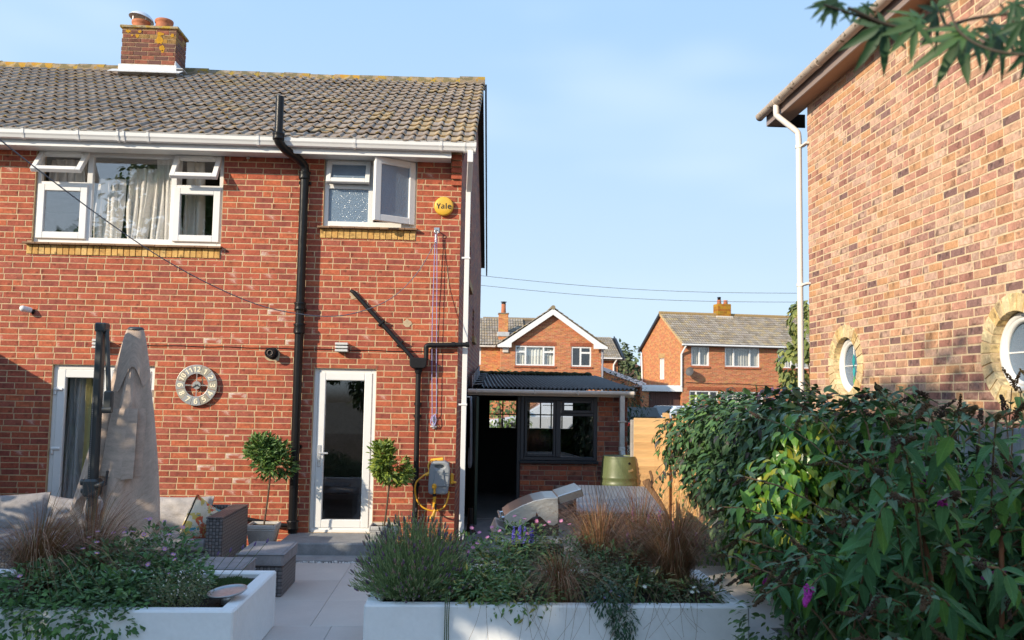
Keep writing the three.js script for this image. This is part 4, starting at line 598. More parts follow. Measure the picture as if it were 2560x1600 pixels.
{ // rendered planters
  const wm = mat([0.84, 0.86, 0.86], { roughness: 0.85, map: rep(tex(512, 512, gray((u, v) => 0.9 + 0.12 * (fbm(n1, u * 4, v * 4, 4, 5) - 0.5) + 0.05 * (fbm(n2, u * 60, v * 60, 60, 2) - 0.5))), 0.8), bumpMap: rep(tex(512, 512, gray((u, v) => fbm(n2, u * 5, v * 5, 5, 4))), 1.1), bumpScale: 0.012 }), soil = mat([0.035, 0.025, 0.018], { roughness: 1, map: rep(grain, 3), bumpMap: rep(grainB, 2), bumpScale: 0.03 });
  const ring = (x0, x1, z0, z1, t, h) => [cbox(x0, x1, 0, h, z1 - t, z1, 0.012), cbox(x0, x1, 0, h, z0, z0 + t, 0.012), cbox(x0, x0 + t, 0.001, h - 0.001, z0 + t - 0.005, z1 - t + 0.005, 0.012), cbox(x1 - t, x1, 0.001, h - 0.001, z0 + t - 0.005, z1 - t + 0.005, 0.012)];
  const a = thing('planter', 'white rendered raised planter on the left with daisies and a round metal dish', 'planter', [-3.2, 0, 4.6]); part('wall', ring(-5.2, -1.485, 3.9, 5.27, 0.11, 0.44), wm, a); part('compost', cbox(-5.1, -1.59, 0.1, 0.4, 4.0, 5.17, 0.02), soil, a);
  const b = thing('planter', 'white rendered raised planter on the right with lavender and bronze grasses', 'planter', [0.67, 0, 4.5]); part('wall', ring(-0.655, 2.02, 3.75, 5.08, 0.11, 0.44), wm, b); part('compost', cbox(-0.55, 1.92, 0.1, 0.4, 3.85, 4.98, 0.02), soil, b);
  single('metal_dish', [at(lathe([[0.001, 0.0], [0.12, 0.0], [0.132, 0.012], [0.136, 0.012], [0.136, 0.02], [0.128, 0.018], [0.118, 0.008], [0.001, 0.006]], 40), [-1.62, 0.475, 4.9], [0.1, 0, 0.12]), at(lathe([[0.02, 0], [0.04, 0], [0.05, 0.06], [0.02, 0.07]], 16), [-1.62, 0.4, 4.9])], mat([0.55, 0.58, 0.6], { metalness: 0.7, roughness: 0.35, map: rep(grain, 3) }), 'round pale metal dish resting on the corner of the left planter', 'dish');
}
{ // clay-look square pots for the bay trees (trees below)
  const pm = mat([0.62, 0.6, 0.56], { roughness: 0.75, map: rep(grain, 1.6) });
  const mk = (x, z, label) => { const o = thing('square_pot', label, 'plant pot', [x, 0, z], 0, 'square pots of the bay trees'), fr = (wb, wt, y0, y1) => { const g = new THREE.CylinderGeometry(wt * Math.SQRT1_2, wb * Math.SQRT1_2, y1 - y0, 4, 1); return planarUV(ni(at(g, [x, (y0 + y1) / 2, z], [0, Math.PI / 4, 0]))); };
    part('body', [fr(0.23, 0.325, 0.0, 0.27)], pm, o);
    part('rim', [...frameRect(-0.172, 0.172, -0.172, 0.172, -0.025, 0.025, 0.025, 0.008).map((g) => at(g, [x, 0.3, z], [Math.PI / 2, 0, 0])), cbox(x - 0.166, x + 0.166, 0.255, 0.278, z - 0.166, z + 0.166, 0.006)], pm, o);
    part('compost', cbox(x - 0.15, x + 0.15, 0.276, 0.295, z - 0.15, z + 0.15, 0.01), mat([0.12, 0.085, 0.05], { map: rep(grain, 6), roughness: 1, bumpMap: rep(grainB, 8), bumpScale: 0.02 }), o);
    part('emblem', [at(ni(new THREE.TorusGeometry(0.036, 0.004, 8, 32)), [x - 0.0, 0.155, z + 0.142], [-0.17, 0, 0]), at(cbox(-0.003, 0.003, -0.025, 0.025, -0.003, 0.003, 0.001), [x, 0.155, z + 0.142], [-0.17, 0, 0]), at(ni(new THREE.TorusGeometry(0.012, 0.003, 6, 16)), [x, 0.167, z + 0.144], [-0.17, 0, 0])], mat([0.36, 0.34, 0.32], { roughness: 0.8 }), o); };
  mk(-2.33, 0.5, 'square off-white pot on the ground left of the soil pipe'); mk(-0.91, 0.5, 'square off-white pot right of the door step');
}
{ // barbecue
  const b = thing('gas_barbecue', 'stainless steel gas barbecue with its curved lid closed', 'barbecue', [0.75, 0, 2.7]), z1 = 3.02, z0 = 2.45;
  const lid = [[0.393, 0.70], [0.397, 0.775], [0.45, 0.815], [0.55, 0.868], [0.66, 0.912], [0.77, 0.938], [0.885, 0.945], [0.892, 0.80], [0.885, 0.715], [0.85, 0.69], [0.8, 0.7], [0.755, 0.745], [0.72, 0.772], [0.705, 0.772], [0.69, 0.815], [0.68, 0.772], [0.655, 0.765], [0.61, 0.73], [0.57, 0.70], [0.5, 0.672]];
  for (const zz of [z1 - 0.02, z0]) part('lid_end', [extr(lid, 0.02, [], 0.004).translate(0, 0, zz)], mat([0.66, 0.63, 0.58], { metalness: 0.85, roughness: 0.42, bumpMap: rep(grainB, 2), bumpScale: 0.002 }), b);
  const top = [[0.395, 0.77], [0.45, 0.811], [0.55, 0.864], [0.66, 0.908], [0.77, 0.934], [0.885, 0.941]], tp = [...top.map((p) => [p[0], p[1] + 0.006]), ...top.slice().reverse().map((p) => [p[0], p[1] - 0.006])];
  part('lid_top', extr(tp, z1 - z0 - 0.01).translate(0, 0, z0 + 0.005), M.steel, b);
  part('lid_back', at(cbox(-0.0, 0.235, -0.062, 0.012, z0 + 0.02, z1 - 0.006, 0.006), [0.885, 0.945, 0], [0, 0, 0.32]), M.steel, b);
  part('handle', [rod([0.36, 0.745, z0 + 0.06], [0.36, 0.745, z1 - 0.03], 0.016, 0.016, 16), rod([0.36, 0.745, z1 - 0.1], [0.4, 0.75, z1 - 0.1], 0.01), rod([0.36, 0.745, z0 + 0.1], [0.4, 0.75, z0 + 0.1], 0.01)], mat([0.7, 0.74, 0.8], { metalness: 0.9, roughness: 0.2 }), b);
  part('firebox', cbox(0.42, 0.9, 0.5, 0.7, z0 + 0.02, z1 - 0.03, 0.015), mat([0.02, 0.02, 0.022], { roughness: 0.5 }), b);
  part('control_panel', at(cbox(-0.08, 0.02, -0.1, 0.02, z0, z1, 0.01), [0.39, 0.64, 0], [0, 0, -0.4]), mat([0.32, 0.31, 0.3], { metalness: 0.5, roughness: 0.5 }), b);
  part('side_shelf', cbox(0.3, 0.9, 0.57, 0.6, z1 + 0.01, z1 + 0.3, 0.01), mat([0.34, 0.33, 0.31], { metalness: 0.4, roughness: 0.5 }), b);
  part('cabinet', cbox(0.45, 0.95, 0.08, 0.5, z0 + 0.02, z1 - 0.02, 0.01), mat([0.03, 0.03, 0.032], { roughness: 0.5 }), b);
  for (const z of [z0 + 0.08, z1 - 0.08]) for (const x of [0.5, 0.9]) part('wheel', rod([x, 0.04, z - 0.015], [x, 0.04, z + 0.015], 0.04, 0.04, 18), M.blackMatt, b);
}
{ // rattan storage box
  const a = -0.122, o = thing('storage_box', 'large grey woven storage box with a flat lid beside the fence', 'storage box', [1.75, 0, 1.05], a), w = 0.83, L = 2.5;
  part('body', cbox(-w / 2 + 0.03, w / 2 - 0.03, 0.02, 0.68, -L / 2 + 0.03, L / 2 - 0.03, 0.012), mat([0.05, 0.05, 0.055], { roughness: 0.6, map: rep(weaveC, 4.6), bumpMap: rep(weaveB, 4.6), bumpScale: 0.006 }), o, { local: true });
  part('lid', cbox(-w / 2 - 0.03, w / 2 + 0.03, 0.69, 0.74, -L / 2 - 0.03, L / 2 + 0.03, 0.012), mat([0.3, 0.32, 0.36], { roughness: 0.4, map: rep(weaveC, 3, 3), bumpMap: rep(weaveB, 3, 3), bumpScale: 0.004 }), o, { local: true });
}

// ---------------------------------------------------------------- lean-to shed beside the house
{
  const s = thing('brick_shed', 'brick lean-to shed with corrugated black roof and black framed window', 'shed', [1.3, 0, -4.2]), z = -2.3;
  part('wall', [cbox(0.868, 2.5, -0.05, 0.862, z - 0.11, z - 0.004, 0.002), cbox(2.035, 2.5, 0.864, 1.9, z - 0.11, z - 0.004, 0.002), cbox(2.39, 2.5, -0.05, 1.92, -6.2, z - 0.112, 0.002)], M.mortarGrey, s);
  const set = brickSet([[0.34, 0.1, 0.06], [0.4, 0.12, 0.065], [0.27, 0.085, 0.06], [0.44, 0.14, 0.07], [0.22, 0.08, 0.065], [0.37, 0.14, 0.09]], 51);
  layBricks({ parent: s, O: [0, 0, z], ux: [1, 0, 0], n: [0, 0, 1], x0: 0.866, x1: 2.5, y0: 0, y1: 1.9, set, seed: 52, holes: [[0.5, 2.033, 0.866, 3]], tone: (r) => Math.floor(r() * 6), first: 0.05 });
  part('floor', cbox(0.12, 2.38, -0.04, 0.01, -6.2, z - 0.12, 0.004), mat([0.2, 0.2, 0.2], { map: rep(grain, 1), roughness: 0.9 }), s);
  const dk = mat([0.03, 0.032, 0.035], { roughness: 0.8, map: grain2 });
  const rear = extr(rectPts(0.1, 2.38, 0.0, 2.2), 0.05, [rectPts(0.5, 1.01, 1.24, 1.76), rectPts(1.28, 2.12, 1.24, 1.76)]);
  part('rear_door', at(rear, [0, 0, -6.15]), dk, s, { label: 'dark rear doors with small glazed squares' });
  const bars = (x0, x1, n) => { const o = []; for (let i = 1; i < n; i++) { const x = lerp(x0, x1, i / n); o.push(cbox(x - 0.012, x + 0.012, 1.245, 1.755, -6.13, -6.105, 0.002)); } o.push(cbox(x0 + 0.003, x1 - 0.003, 1.49, 1.514, -6.128, -6.107, 0.002)); return o; };
  const rw = part('rear_window', bars(0.5, 1.01, 2), dk, s), rw2 = part('rear_window', bars(1.28, 2.12, 4), dk, s);
  part('pane', cbox(0.5, 1.01, 1.24, 1.76, -6.12, -6.116, 0.001), M.glass, rw); part('pane', cbox(1.28, 2.12, 1.24, 1.76, -6.12, -6.116, 0.001), M.glass, rw2);
  part('lining', [cbox(0.1, 0.14, 0.0, 2.1, -6.1, z - 0.3, 0.004), cbox(2.36, 2.385, 0.02, 1.95, -6.08, z - 0.13, 0.004)], dk, s);
  // black timber door frame and window
  part('door_frame', [cbox(0.1, 0.16, 0.0, 1.86, z - 0.08, z + 0.02, 0.006), cbox(0.81, 0.862, 0.0, 1.86, z - 0.1, z + 0.012, 0.006), cbox(0.1, 2.033, 1.8605, 1.92, z - 0.1, z + 0.016, 0.006)], M.blackWood, s);
  const w = part('window', [...frameRect(0.864, 2.031, 0.9, 1.859, z - 0.08, z + 0.004, 0.055, 0.006), cbox(1.40, 1.475, 0.955, 1.805, z - 0.079, z + 0.02, 0.006), cbox(1.475, 1.977, 1.572, 1.62, z - 0.078, z + 0.01, 0.005), ...frameRect(1.48, 1.975, 1.618, 1.815, z - 0.03, z + 0.03, 0.045, 0.006), ...frameRect(0.925, 1.4, 0.955, 1.806, z - 0.05, z + 0.012, 0.04, 0.006)], mat([0.028, 0.034, 0.045], { roughness: 0.45 }), s);
  part('pane', cbox(0.96, 1.37, 0.99, 1.77, z - 0.03, z - 0.026, 0.001), M.glass, w); part('pane', cbox(1.474, 1.978, 0.953, 1.574, z - 0.03, z - 0.026, 0.001), M.glass, w); part('pane', cbox(1.522, 1.933, 1.66, 1.772, z - 0.008, z - 0.004, 0.001), M.glass, w);
  part('window_sill', at(cbox(0.855, 2.05, -0.02, 0.018, -0.1, 0.06, 0.005), [0, 0.88, z], [0.1, 0, 0]), M.blackWood, s);
  part('door_leaf', at(cbox(0, 0.7, 0.03, 1.85, -0.02, 0.02, 0.004), [0.11, 0, z + 0.02], [0, -1.45, 0]), mat([0.015, 0.04, 0.03], { roughness: 0.5 }), s, { label: 'dark green door leaf swung open' });
  // corrugated sheets
  const zf = -2.02, zr = -6.25, yf = 1.985, yr = 2.27, g = new THREE.PlaneGeometry(1, 1, 420, 6), p = g.attributes.position, rr = rngOf(8);
  const th = (g2, dy) => g2; for (let i = 0; i < p.count; i++) { const u = p.getX(i) + 0.5, v = p.getY(i) + 0.5, x = lerp(0.03, 2.6, u), zz = lerp(zf, zr, v); p.setXYZ(i, x, lerp(yf, yr, v) + 0.016 * Math.sin(x / 0.062 * TAU) + 0.006 * Math.sin(x * 3.1) + 0.005 * Math.sin(zz * 2), zz); }
  g.computeVertexNormals(); const g2 = g.clone(), q = g2.attributes.position; for (let i = 0; i < q.count; i++) q.setY(i, q.getY(i) - 0.006);
  const uvm = (gg) => { const n = ni(gg), uv = n.attributes.uv; for (let i = 0; i < uv.count; i++) uv.setXY(i, uv.getX(i) * 2.6, uv.getY(i) * 4.2); return n; };
  part('roof_sheet', [uvm(g), uvm(g2)], mat([0.085, 0.088, 0.094], { roughness: 0.6, side: THREE.DoubleSide, map: rep(tex(256, 256, (u, v) => { const k = 0.7 + 0.7 * fbm(n1, u * 12, v * 12, 12, 4), l = fbm(n2, u * 20, v * 20, 20, 4); return l > 0.62 ? [0.95, 0.98, 0.98] : [k * 0.7, k * 0.7, k * 0.7]; }), 1) }), s);
  const mo = []; for (let i = 0; i < 130; i++) { const x = rnd(rr, 0.3, 2.45); mo.push(at(ni(new THREE.IcosahedronGeometry(rnd(rr, 0.02, 0.055), 1)), [x, yr + 0.03 + rnd(rr, -0.01, 0.015), zr + 0.05 + rnd(rr, -0.05, 0.05)], [0, 0, 0], [1.4, 0.8, 1])); }
  part('ridge_capping', [cbox(0.28, 2.5, yr - 0.02, yr + 0.06, zr - 0.05, zr + 0.06, 0.02)], mat([0.07, 0.06, 0.045], { map: rep(grain, 2), roughness: 1 }), s); part('moss', mo, mat([0.05, 0.055, 0.02], { roughness: 1, map: rep(grain, 4) }), s, { stuff: true });
  part('ceiling', cbox(0.12, 2.4, 1.93, 1.95, -6.1, z - 0.12, 0.004), dk, s);
  // gutter, fascia, downpipe
  part('fascia', cbox(0.05, 2.56, 1.87, 1.945, z + 0.18, z + 0.2, 0.004), M.upvcOld, s);
  const gu = part('gutter', [cbox(0.04, 2.56, 1.90, 1.962, -2.09, -1.99, 0.018)], M.upvcOld, s); for (const x of [0.18, 1.05, 1.7]) part('gutter_joint', cbox(x - 0.008, x + 0.008, 1.893, 1.968, -2.094, -1.984, 0.006), M.upvcOld, gu);
  part('downpipe', [cbox(2.335, 2.405, 1.02, 1.9, -2.08, -2.01, 0.006), cbox(2.325, 2.415, 1.07, 1.13, -2.09, -2.0, 0.008), at(cbox(-0.034, 0.034, -0.1, 0.03, -0.03, 0.03, 0.006), [2.375, 1.04, -2.0], [-0.6, 0, 0])], mat([0.7, 0.69, 0.66], { roughness: 0.5, map: rep(grain, 1.3) }), s);
  part('pipe_clip', cbox(2.31, 2.43, 1.5, 1.52, -2.09, -1.995, 0.004), M.upvcOld, s);
  // stepped lead where the roof meets the house
  const fl = []; for (let k = 0; k < 6; k++) { const za = -2.05 - k * 0.65; fl.push(at(cbox(0, 0.012, -0.04, 0.16, -0.68, 0, 0.003), [0.02 + 0.0467 * (-za), 1.985 + (k + 0.4) * 0.048, za], [0, 0.0467, 0])); fl.push(at(cbox(0, 0.16, -0.004, 0.004, -0.68, 0, 0.002), [0.02 + 0.0467 * (-za), 2.0 + (k + 0.6) * 0.046, za], [-0.07, 0.0467, 0.1])); } part('flashing', fl, mat([0.6, 0.62, 0.66], { map: rep(grain, 2.5), roughness: 0.6, bumpMap: rep(grainB, 2), bumpScale: 0.01 }), s, { stuff: true });
  const hp = thing('grey_hose', 'pale grey hose hung in a long loop beside the shed doorway', 'hose', [0.09, 0.9, -1.9]);
  part('hose', tube([[0.1, 1.84, -1.95], [0.11, 1.6, -1.85], [0.115, 1.2, -1.8], [0.12, 0.9, -1.8], [0.1, 0.82, -1.85], [0.09, 0.9, -1.9], [0.1, 1.1, -1.93]], 0.02, 60, 8), mat([0.42, 0.44, 0.47], { roughness: 0.5 }), hp);
  part('hook', cbox(0.02, 0.115, 1.83, 1.85, -1.97, -1.94, 0.004), M.steel, hp);
  const bt = thing('black_drainpipe', 'short black pipe with a flared foot by the house corner', 'pipe', [0.13, 0, -1.0]); part('pipe', rod([0.12, 0.12, -1.0], [0.12, 0.34, -1.0], 0.035, 0.035, 16), M.black, bt); part('foot', at(lathe([[0.001, 0.13], [0.045, 0.13], [0.05, 0.06], [0.09, 0.01], [0.09, 0], [0.001, 0]], 20), [0.12, -0.003, -1.0]), M.black, bt);
}
{ // water butt
  const b = thing('water_butt', 'olive green plastic water butt under the white shed downpipe', 'water butt', [2.27, 0, -1.7]), gm = mat([0.15, 0.185, 0.085], { phys: true, roughness: 0.42, map: rep(grain, 1.2), clearcoat: 0.1 });
  part('barrel', lathe([[0.001, 0.02], [0.2, 0.02], [0.21, 0.05], [0.245, 0.35], [0.258, 0.55], [0.262, 0.6], [0.272, 0.615], [0.272, 0.64], [0.262, 0.655], [0.262, 0.69], [0.272, 0.705], [0.272, 0.73], [0.262, 0.745], [0.255, 0.85], [0.243, 0.97], [0.236, 1.0], [0.24, 1.02], [0.232, 1.025], [0.225, 1.0], [0.225, 0.95]], 56, [2.27, 0, -1.7]), gm, b);
  part('lid', at(lathe([[0.001, 0.02], [0.1, 0.018], [0.21, 0.005], [0.226, 0], [0.226, -0.02]], 40), [2.27, 1.0, -1.7]), mat([0.05, 0.055, 0.05], { roughness: 0.6 }), b);
  part('inlet_hole', rod([2.38, 0.93, -1.476], [2.382, 0.93, -1.468], 0.018), M.blackMatt, b); part('sticker', at(cbox(-0.045, 0.045, -0.016, 0.016, 0, 0.003, 0.001), [2.4, 0.83, -1.468], [0, 0.52, 0.25]), mat([0.55, 0.42, 0.22], { roughness: 0.7, map: rep(grain, 9) }), b);
}
{ // loose bricks stacked against the shed wall
  const g = cbox(-0.1075, 0.1075, 0, 0.065, -0.051, 0.051, 0.004), ms = [[0.34, 0.19, 0.14], [0.4, 0.24, 0.18], [0.36, 0.28, 0.24], [0.3, 0.13, 0.09]].map((c) => mat(c, { map: rep(brickTex, 1.2), roughness: 0.95 })), r = rngOf(31);
  const spots = [[1.42, 0, -2.12], [1.6, 0, -2.14], [1.51, 0.3, -2.16], [1.45, 0.068, -2.13], [1.59, 0.068, -2.15], [1.4, 0.136, -2.14], [1.55, 0.136, -2.13], [1.45, 0.204, -2.14], [1.54, 0.272, -2.13], [1.45, 0.34, -2.14], [1.46, 0.408, -2.14], [1.56, 0.408, -2.15], [1.47, 0.476, -2.14]];
  const where = ['lowest at the left', 'lowest at the right', '', 'second row at the left', 'second row at the right', 'third row at the left', 'third row at the right', 'fourth row', 'fifth row', 'sixth row', 'seventh row at the left', 'seventh row at the right', 'top'];
  const lab = ['loose pale brick, lowest left one of the pile against the shed', 'loose pale brick, lowest right one of the pile against the shed', 'loose pale brick wedged in the middle back of the pile by the shed', 'loose brick, left one in the second layer of the pile by the shed', 'loose brick, right one in the second layer of the pile by the shed', 'loose brick, left one in the third layer of the pile by the shed', 'loose brick, right one in the third layer of the pile by the shed', 'loose brick forming the fourth layer of the pile by the shed', 'loose brick forming the fifth layer of the pile by the shed', 'loose brick forming the sixth layer of the pile by the shed', 'small gap-sided brick, left one under the topmost brick of the pile', 'small brick jutting right under the topmost brick of the pile', 'pale grey brick on top of the pile against the shed'];
  spots.forEach((p, i) => { if (i === 2) return; const o = new THREE.Mesh(g, ms[i === 12 ? 2 : Math.floor(r() * 4)]); o.name = numbered('loose_brick'); o.position.set(p[0] + 0.02, p[1], p[2]); o.rotation.y = rnd(r, -0.15, 0.15); if (i === 10 || i === 11) o.scale.x = 0.45; o.castShadow = o.receiveShadow = true; o.userData = { label: lab[i], category: 'brick', group: 'loose bricks piled against the shed' }; scene.add(o); });
}
// ---------------------------------------------------------------- fences
M.pine = [[0.7, 0.46, 0.22], [0.65, 0.41, 0.19], [0.74, 0.5, 0.25], [0.6, 0.38, 0.18]].map((c) => mat(c, { roughness: 0.85, map: rep(tex(256, 256, gray((u, v) => { const k = fbm(n1, u * 3, v * 26, 78, 4); return 0.75 + 0.45 * k - (fbm(n2, u * 6, v * 6, 6, 2) > 0.7 ? 0.15 : 0); })), 1.1), bumpMap: rep(grainB, 1, 4), bumpScale: 0.002 }));
M.pineV = M.pine.map((m) => { const q = m.clone(); q.map = m.map.clone(); q.map.rotation = Math.PI / 2; q.map.needsUpdate = true; return q; });
{
  const wavy = (L, h, sd) => { const q = rngOf(sd), pts = [[L / 2, h], [-L / 2, h]], n = 12, a = rnd(q, 0, 6); for (let i = 0; i <= n; i++) { const x = -L / 2 + L * i / n; pts.push([x, 0.012 * Math.sin(i * 0.7 + a) + rnd(q, -0.003, 0.003)]); } return extr(pts, 0.012, [], 0.002); };
  const r = rngOf(33), f = thing('lap_fence', 'short waney lap fence panel facing the garden beside the water butt', 'fence', [2.78, 0, -1.62]);
  for (let k = 0; k < 13; k++) { const y = 0.05 + k * 0.115; part('board', at(wavy(0.6, 0.15, 900 + k), [2.765, y, -1.62], [0.13, 0, rnd(r, -0.012, 0.012)]), M.pine[Math.floor(r() * 4)], f); }
  part('top_rail', cbox(2.47, 3.06, 1.53, 1.57, -1.66, -1.6, 0.006), M.pine[3], f); part('post', cbox(2.425, 2.505, -0.05, 1.55, -1.69, -1.61, 0.01), mat([0.4, 0.38, 0.36], { map: rep(grain, 1.5), roughness: 0.95 }), f, { label: 'grey concrete post' }); part('post', cbox(2.88, 2.97, -0.05, 1.66, -1.6, -1.51, 0.008), M.pineV[1], f);
  // side panel seen from its battened side
  const x = 3.06, s = thing('batten_fence', 'sunlit wooden fence panel with upright battens leading to the garden', 'fence', [x, 0, -0.5]);
  for (let k = 0; k < 16; k++) { const y = 0.03 + k * 0.098; part('board', at(xf(wavy(1.84, 0.135, 930 + k), new THREE.Matrix4().makeRotationY(-Math.PI / 2)), [x + 0.014, y, -0.68], [0, 0, 0.13]), M.pineV[Math.floor(r() * 4)], s); }
  for (let k = 0; k < 7; k++) { const z = -1.57 + k * 0.3; part('batten', cbox(x - 0.045, x - 0.012, 0.02, 1.6 - rnd(r, 0, 0.02), z - 0.02, z + 0.02, 0.004), M.pineV[Math.floor(r() * 4)], s); }
  part('post', cbox(x - 0.06, x + 0.04, -0.05, 1.72, 0.25, 0.36, 0.008), M.pineV[1], s); part('cap_rail', cbox(x - 0.05, x + 0.05, 1.6, 1.63, -1.6, 0.24, 0.006), M.pineV[0], s); part('gravel_board', cbox(x - 0.02, x + 0.02, -0.05, 0.03, -1.6, 0.24, 0.006), M.pineV[3], s);
  const gp = thing('gate_post', 'stout reddish timber post standing at the end of the sunlit fence', 'post', [3.1, 0, 0.1]); part('post', cbox(2.99, 3.12, -0.05, 1.83, 0.02, 0.15, 0.01), mat([0.34, 0.18, 0.1], { map: rep(grain, 2), roughness: 0.9 }), gp); part('post_cap', cbox(2.97, 3.14, 1.832, 1.86, 0.0, 0.17, 0.012), mat([0.28, 0.15, 0.09], { map: rep(grain, 2), roughness: 0.9 }), gp);
  const gf = thing('painted_fence', 'pale grey painted board fence behind the bushes', 'fence', [3.1, 0, 4.6]), gmats = [[0.4, 0.42, 0.46], [0.38, 0.4, 0.44], [0.43, 0.45, 0.49]].map((c) => mat(c, { roughness: 0.8, map: rep(grain, 1.2) }));
  for (let k = 0; k < 66; k++) { const z = 0.44 + k * 0.128; part('board', cbox(3.05 + (k % 2) * 0.004, 3.07 + (k % 2) * 0.004, 0, 1.75 + rnd(r, -0.004, 0.004), z, z + 0.123, 0.003), gmats[Math.floor(r() * 3)], gf); }
  part('rail', cbox(3.076, 3.12, 0.4, 0.48, 0.42, 8.9, 0.004), gmats[0], gf); part('rail', cbox(3.076, 3.12, 1.3, 1.38, 0.42, 8.9, 0.004), gmats[0], gf);
  const dw = thing('dead_branch', 'gnarled dead branch leaning against the wooden fence', 'branch', [2.75, 0, -0.8]), wm = mat([0.3, 0.17, 0.09], { map: rep(grain, 3), roughness: 1, bumpMap: rep(grainB, 5), bumpScale: 0.01 });
  part('limb', [tube([[2.72, 0.0, -0.75], [2.76, 0.22, -0.78], [2.68, 0.42, -0.85], [2.57, 0.62, -0.95], [2.52, 0.74, -1.0]], 0.055, 30, 9), tube([[2.74, 0.2, -0.78], [2.62, 0.34, -0.68], [2.55, 0.4, -0.62]], 0.035, 16, 8), tube([[2.7, 0.05, -0.72], [2.55, 0.22, -0.7], [2.46, 0.3, -0.72], [2.38, 0.5, -0.8]], 0.018, 18, 7), tube([[2.57, 0.6, -0.95], [2.62, 0.75, -1.05], [2.6, 0.86, -1.1]], 0.02, 12, 7)], wm, dw);
  // neighbour's tall fence on the left, out of the picture: it shades the foot of the wall
  const nf = thing('side_screen', 'tall dark timber screen standing out from the house at the far left', 'fence', [-6.35, 0, 0.8]); for (let k = 0; k < 12; k++) part('board', cbox(-6.37, -6.34, 0, 2.62 - k * 0.006, 0.06 + k * 0.122, 0.06 + k * 0.122 + 0.119, 0.003), M.timber, nf); part('post', cbox(-6.42, -6.3, 0, 2.58, 1.53, 1.62, 0.006), M.timber, nf);
}

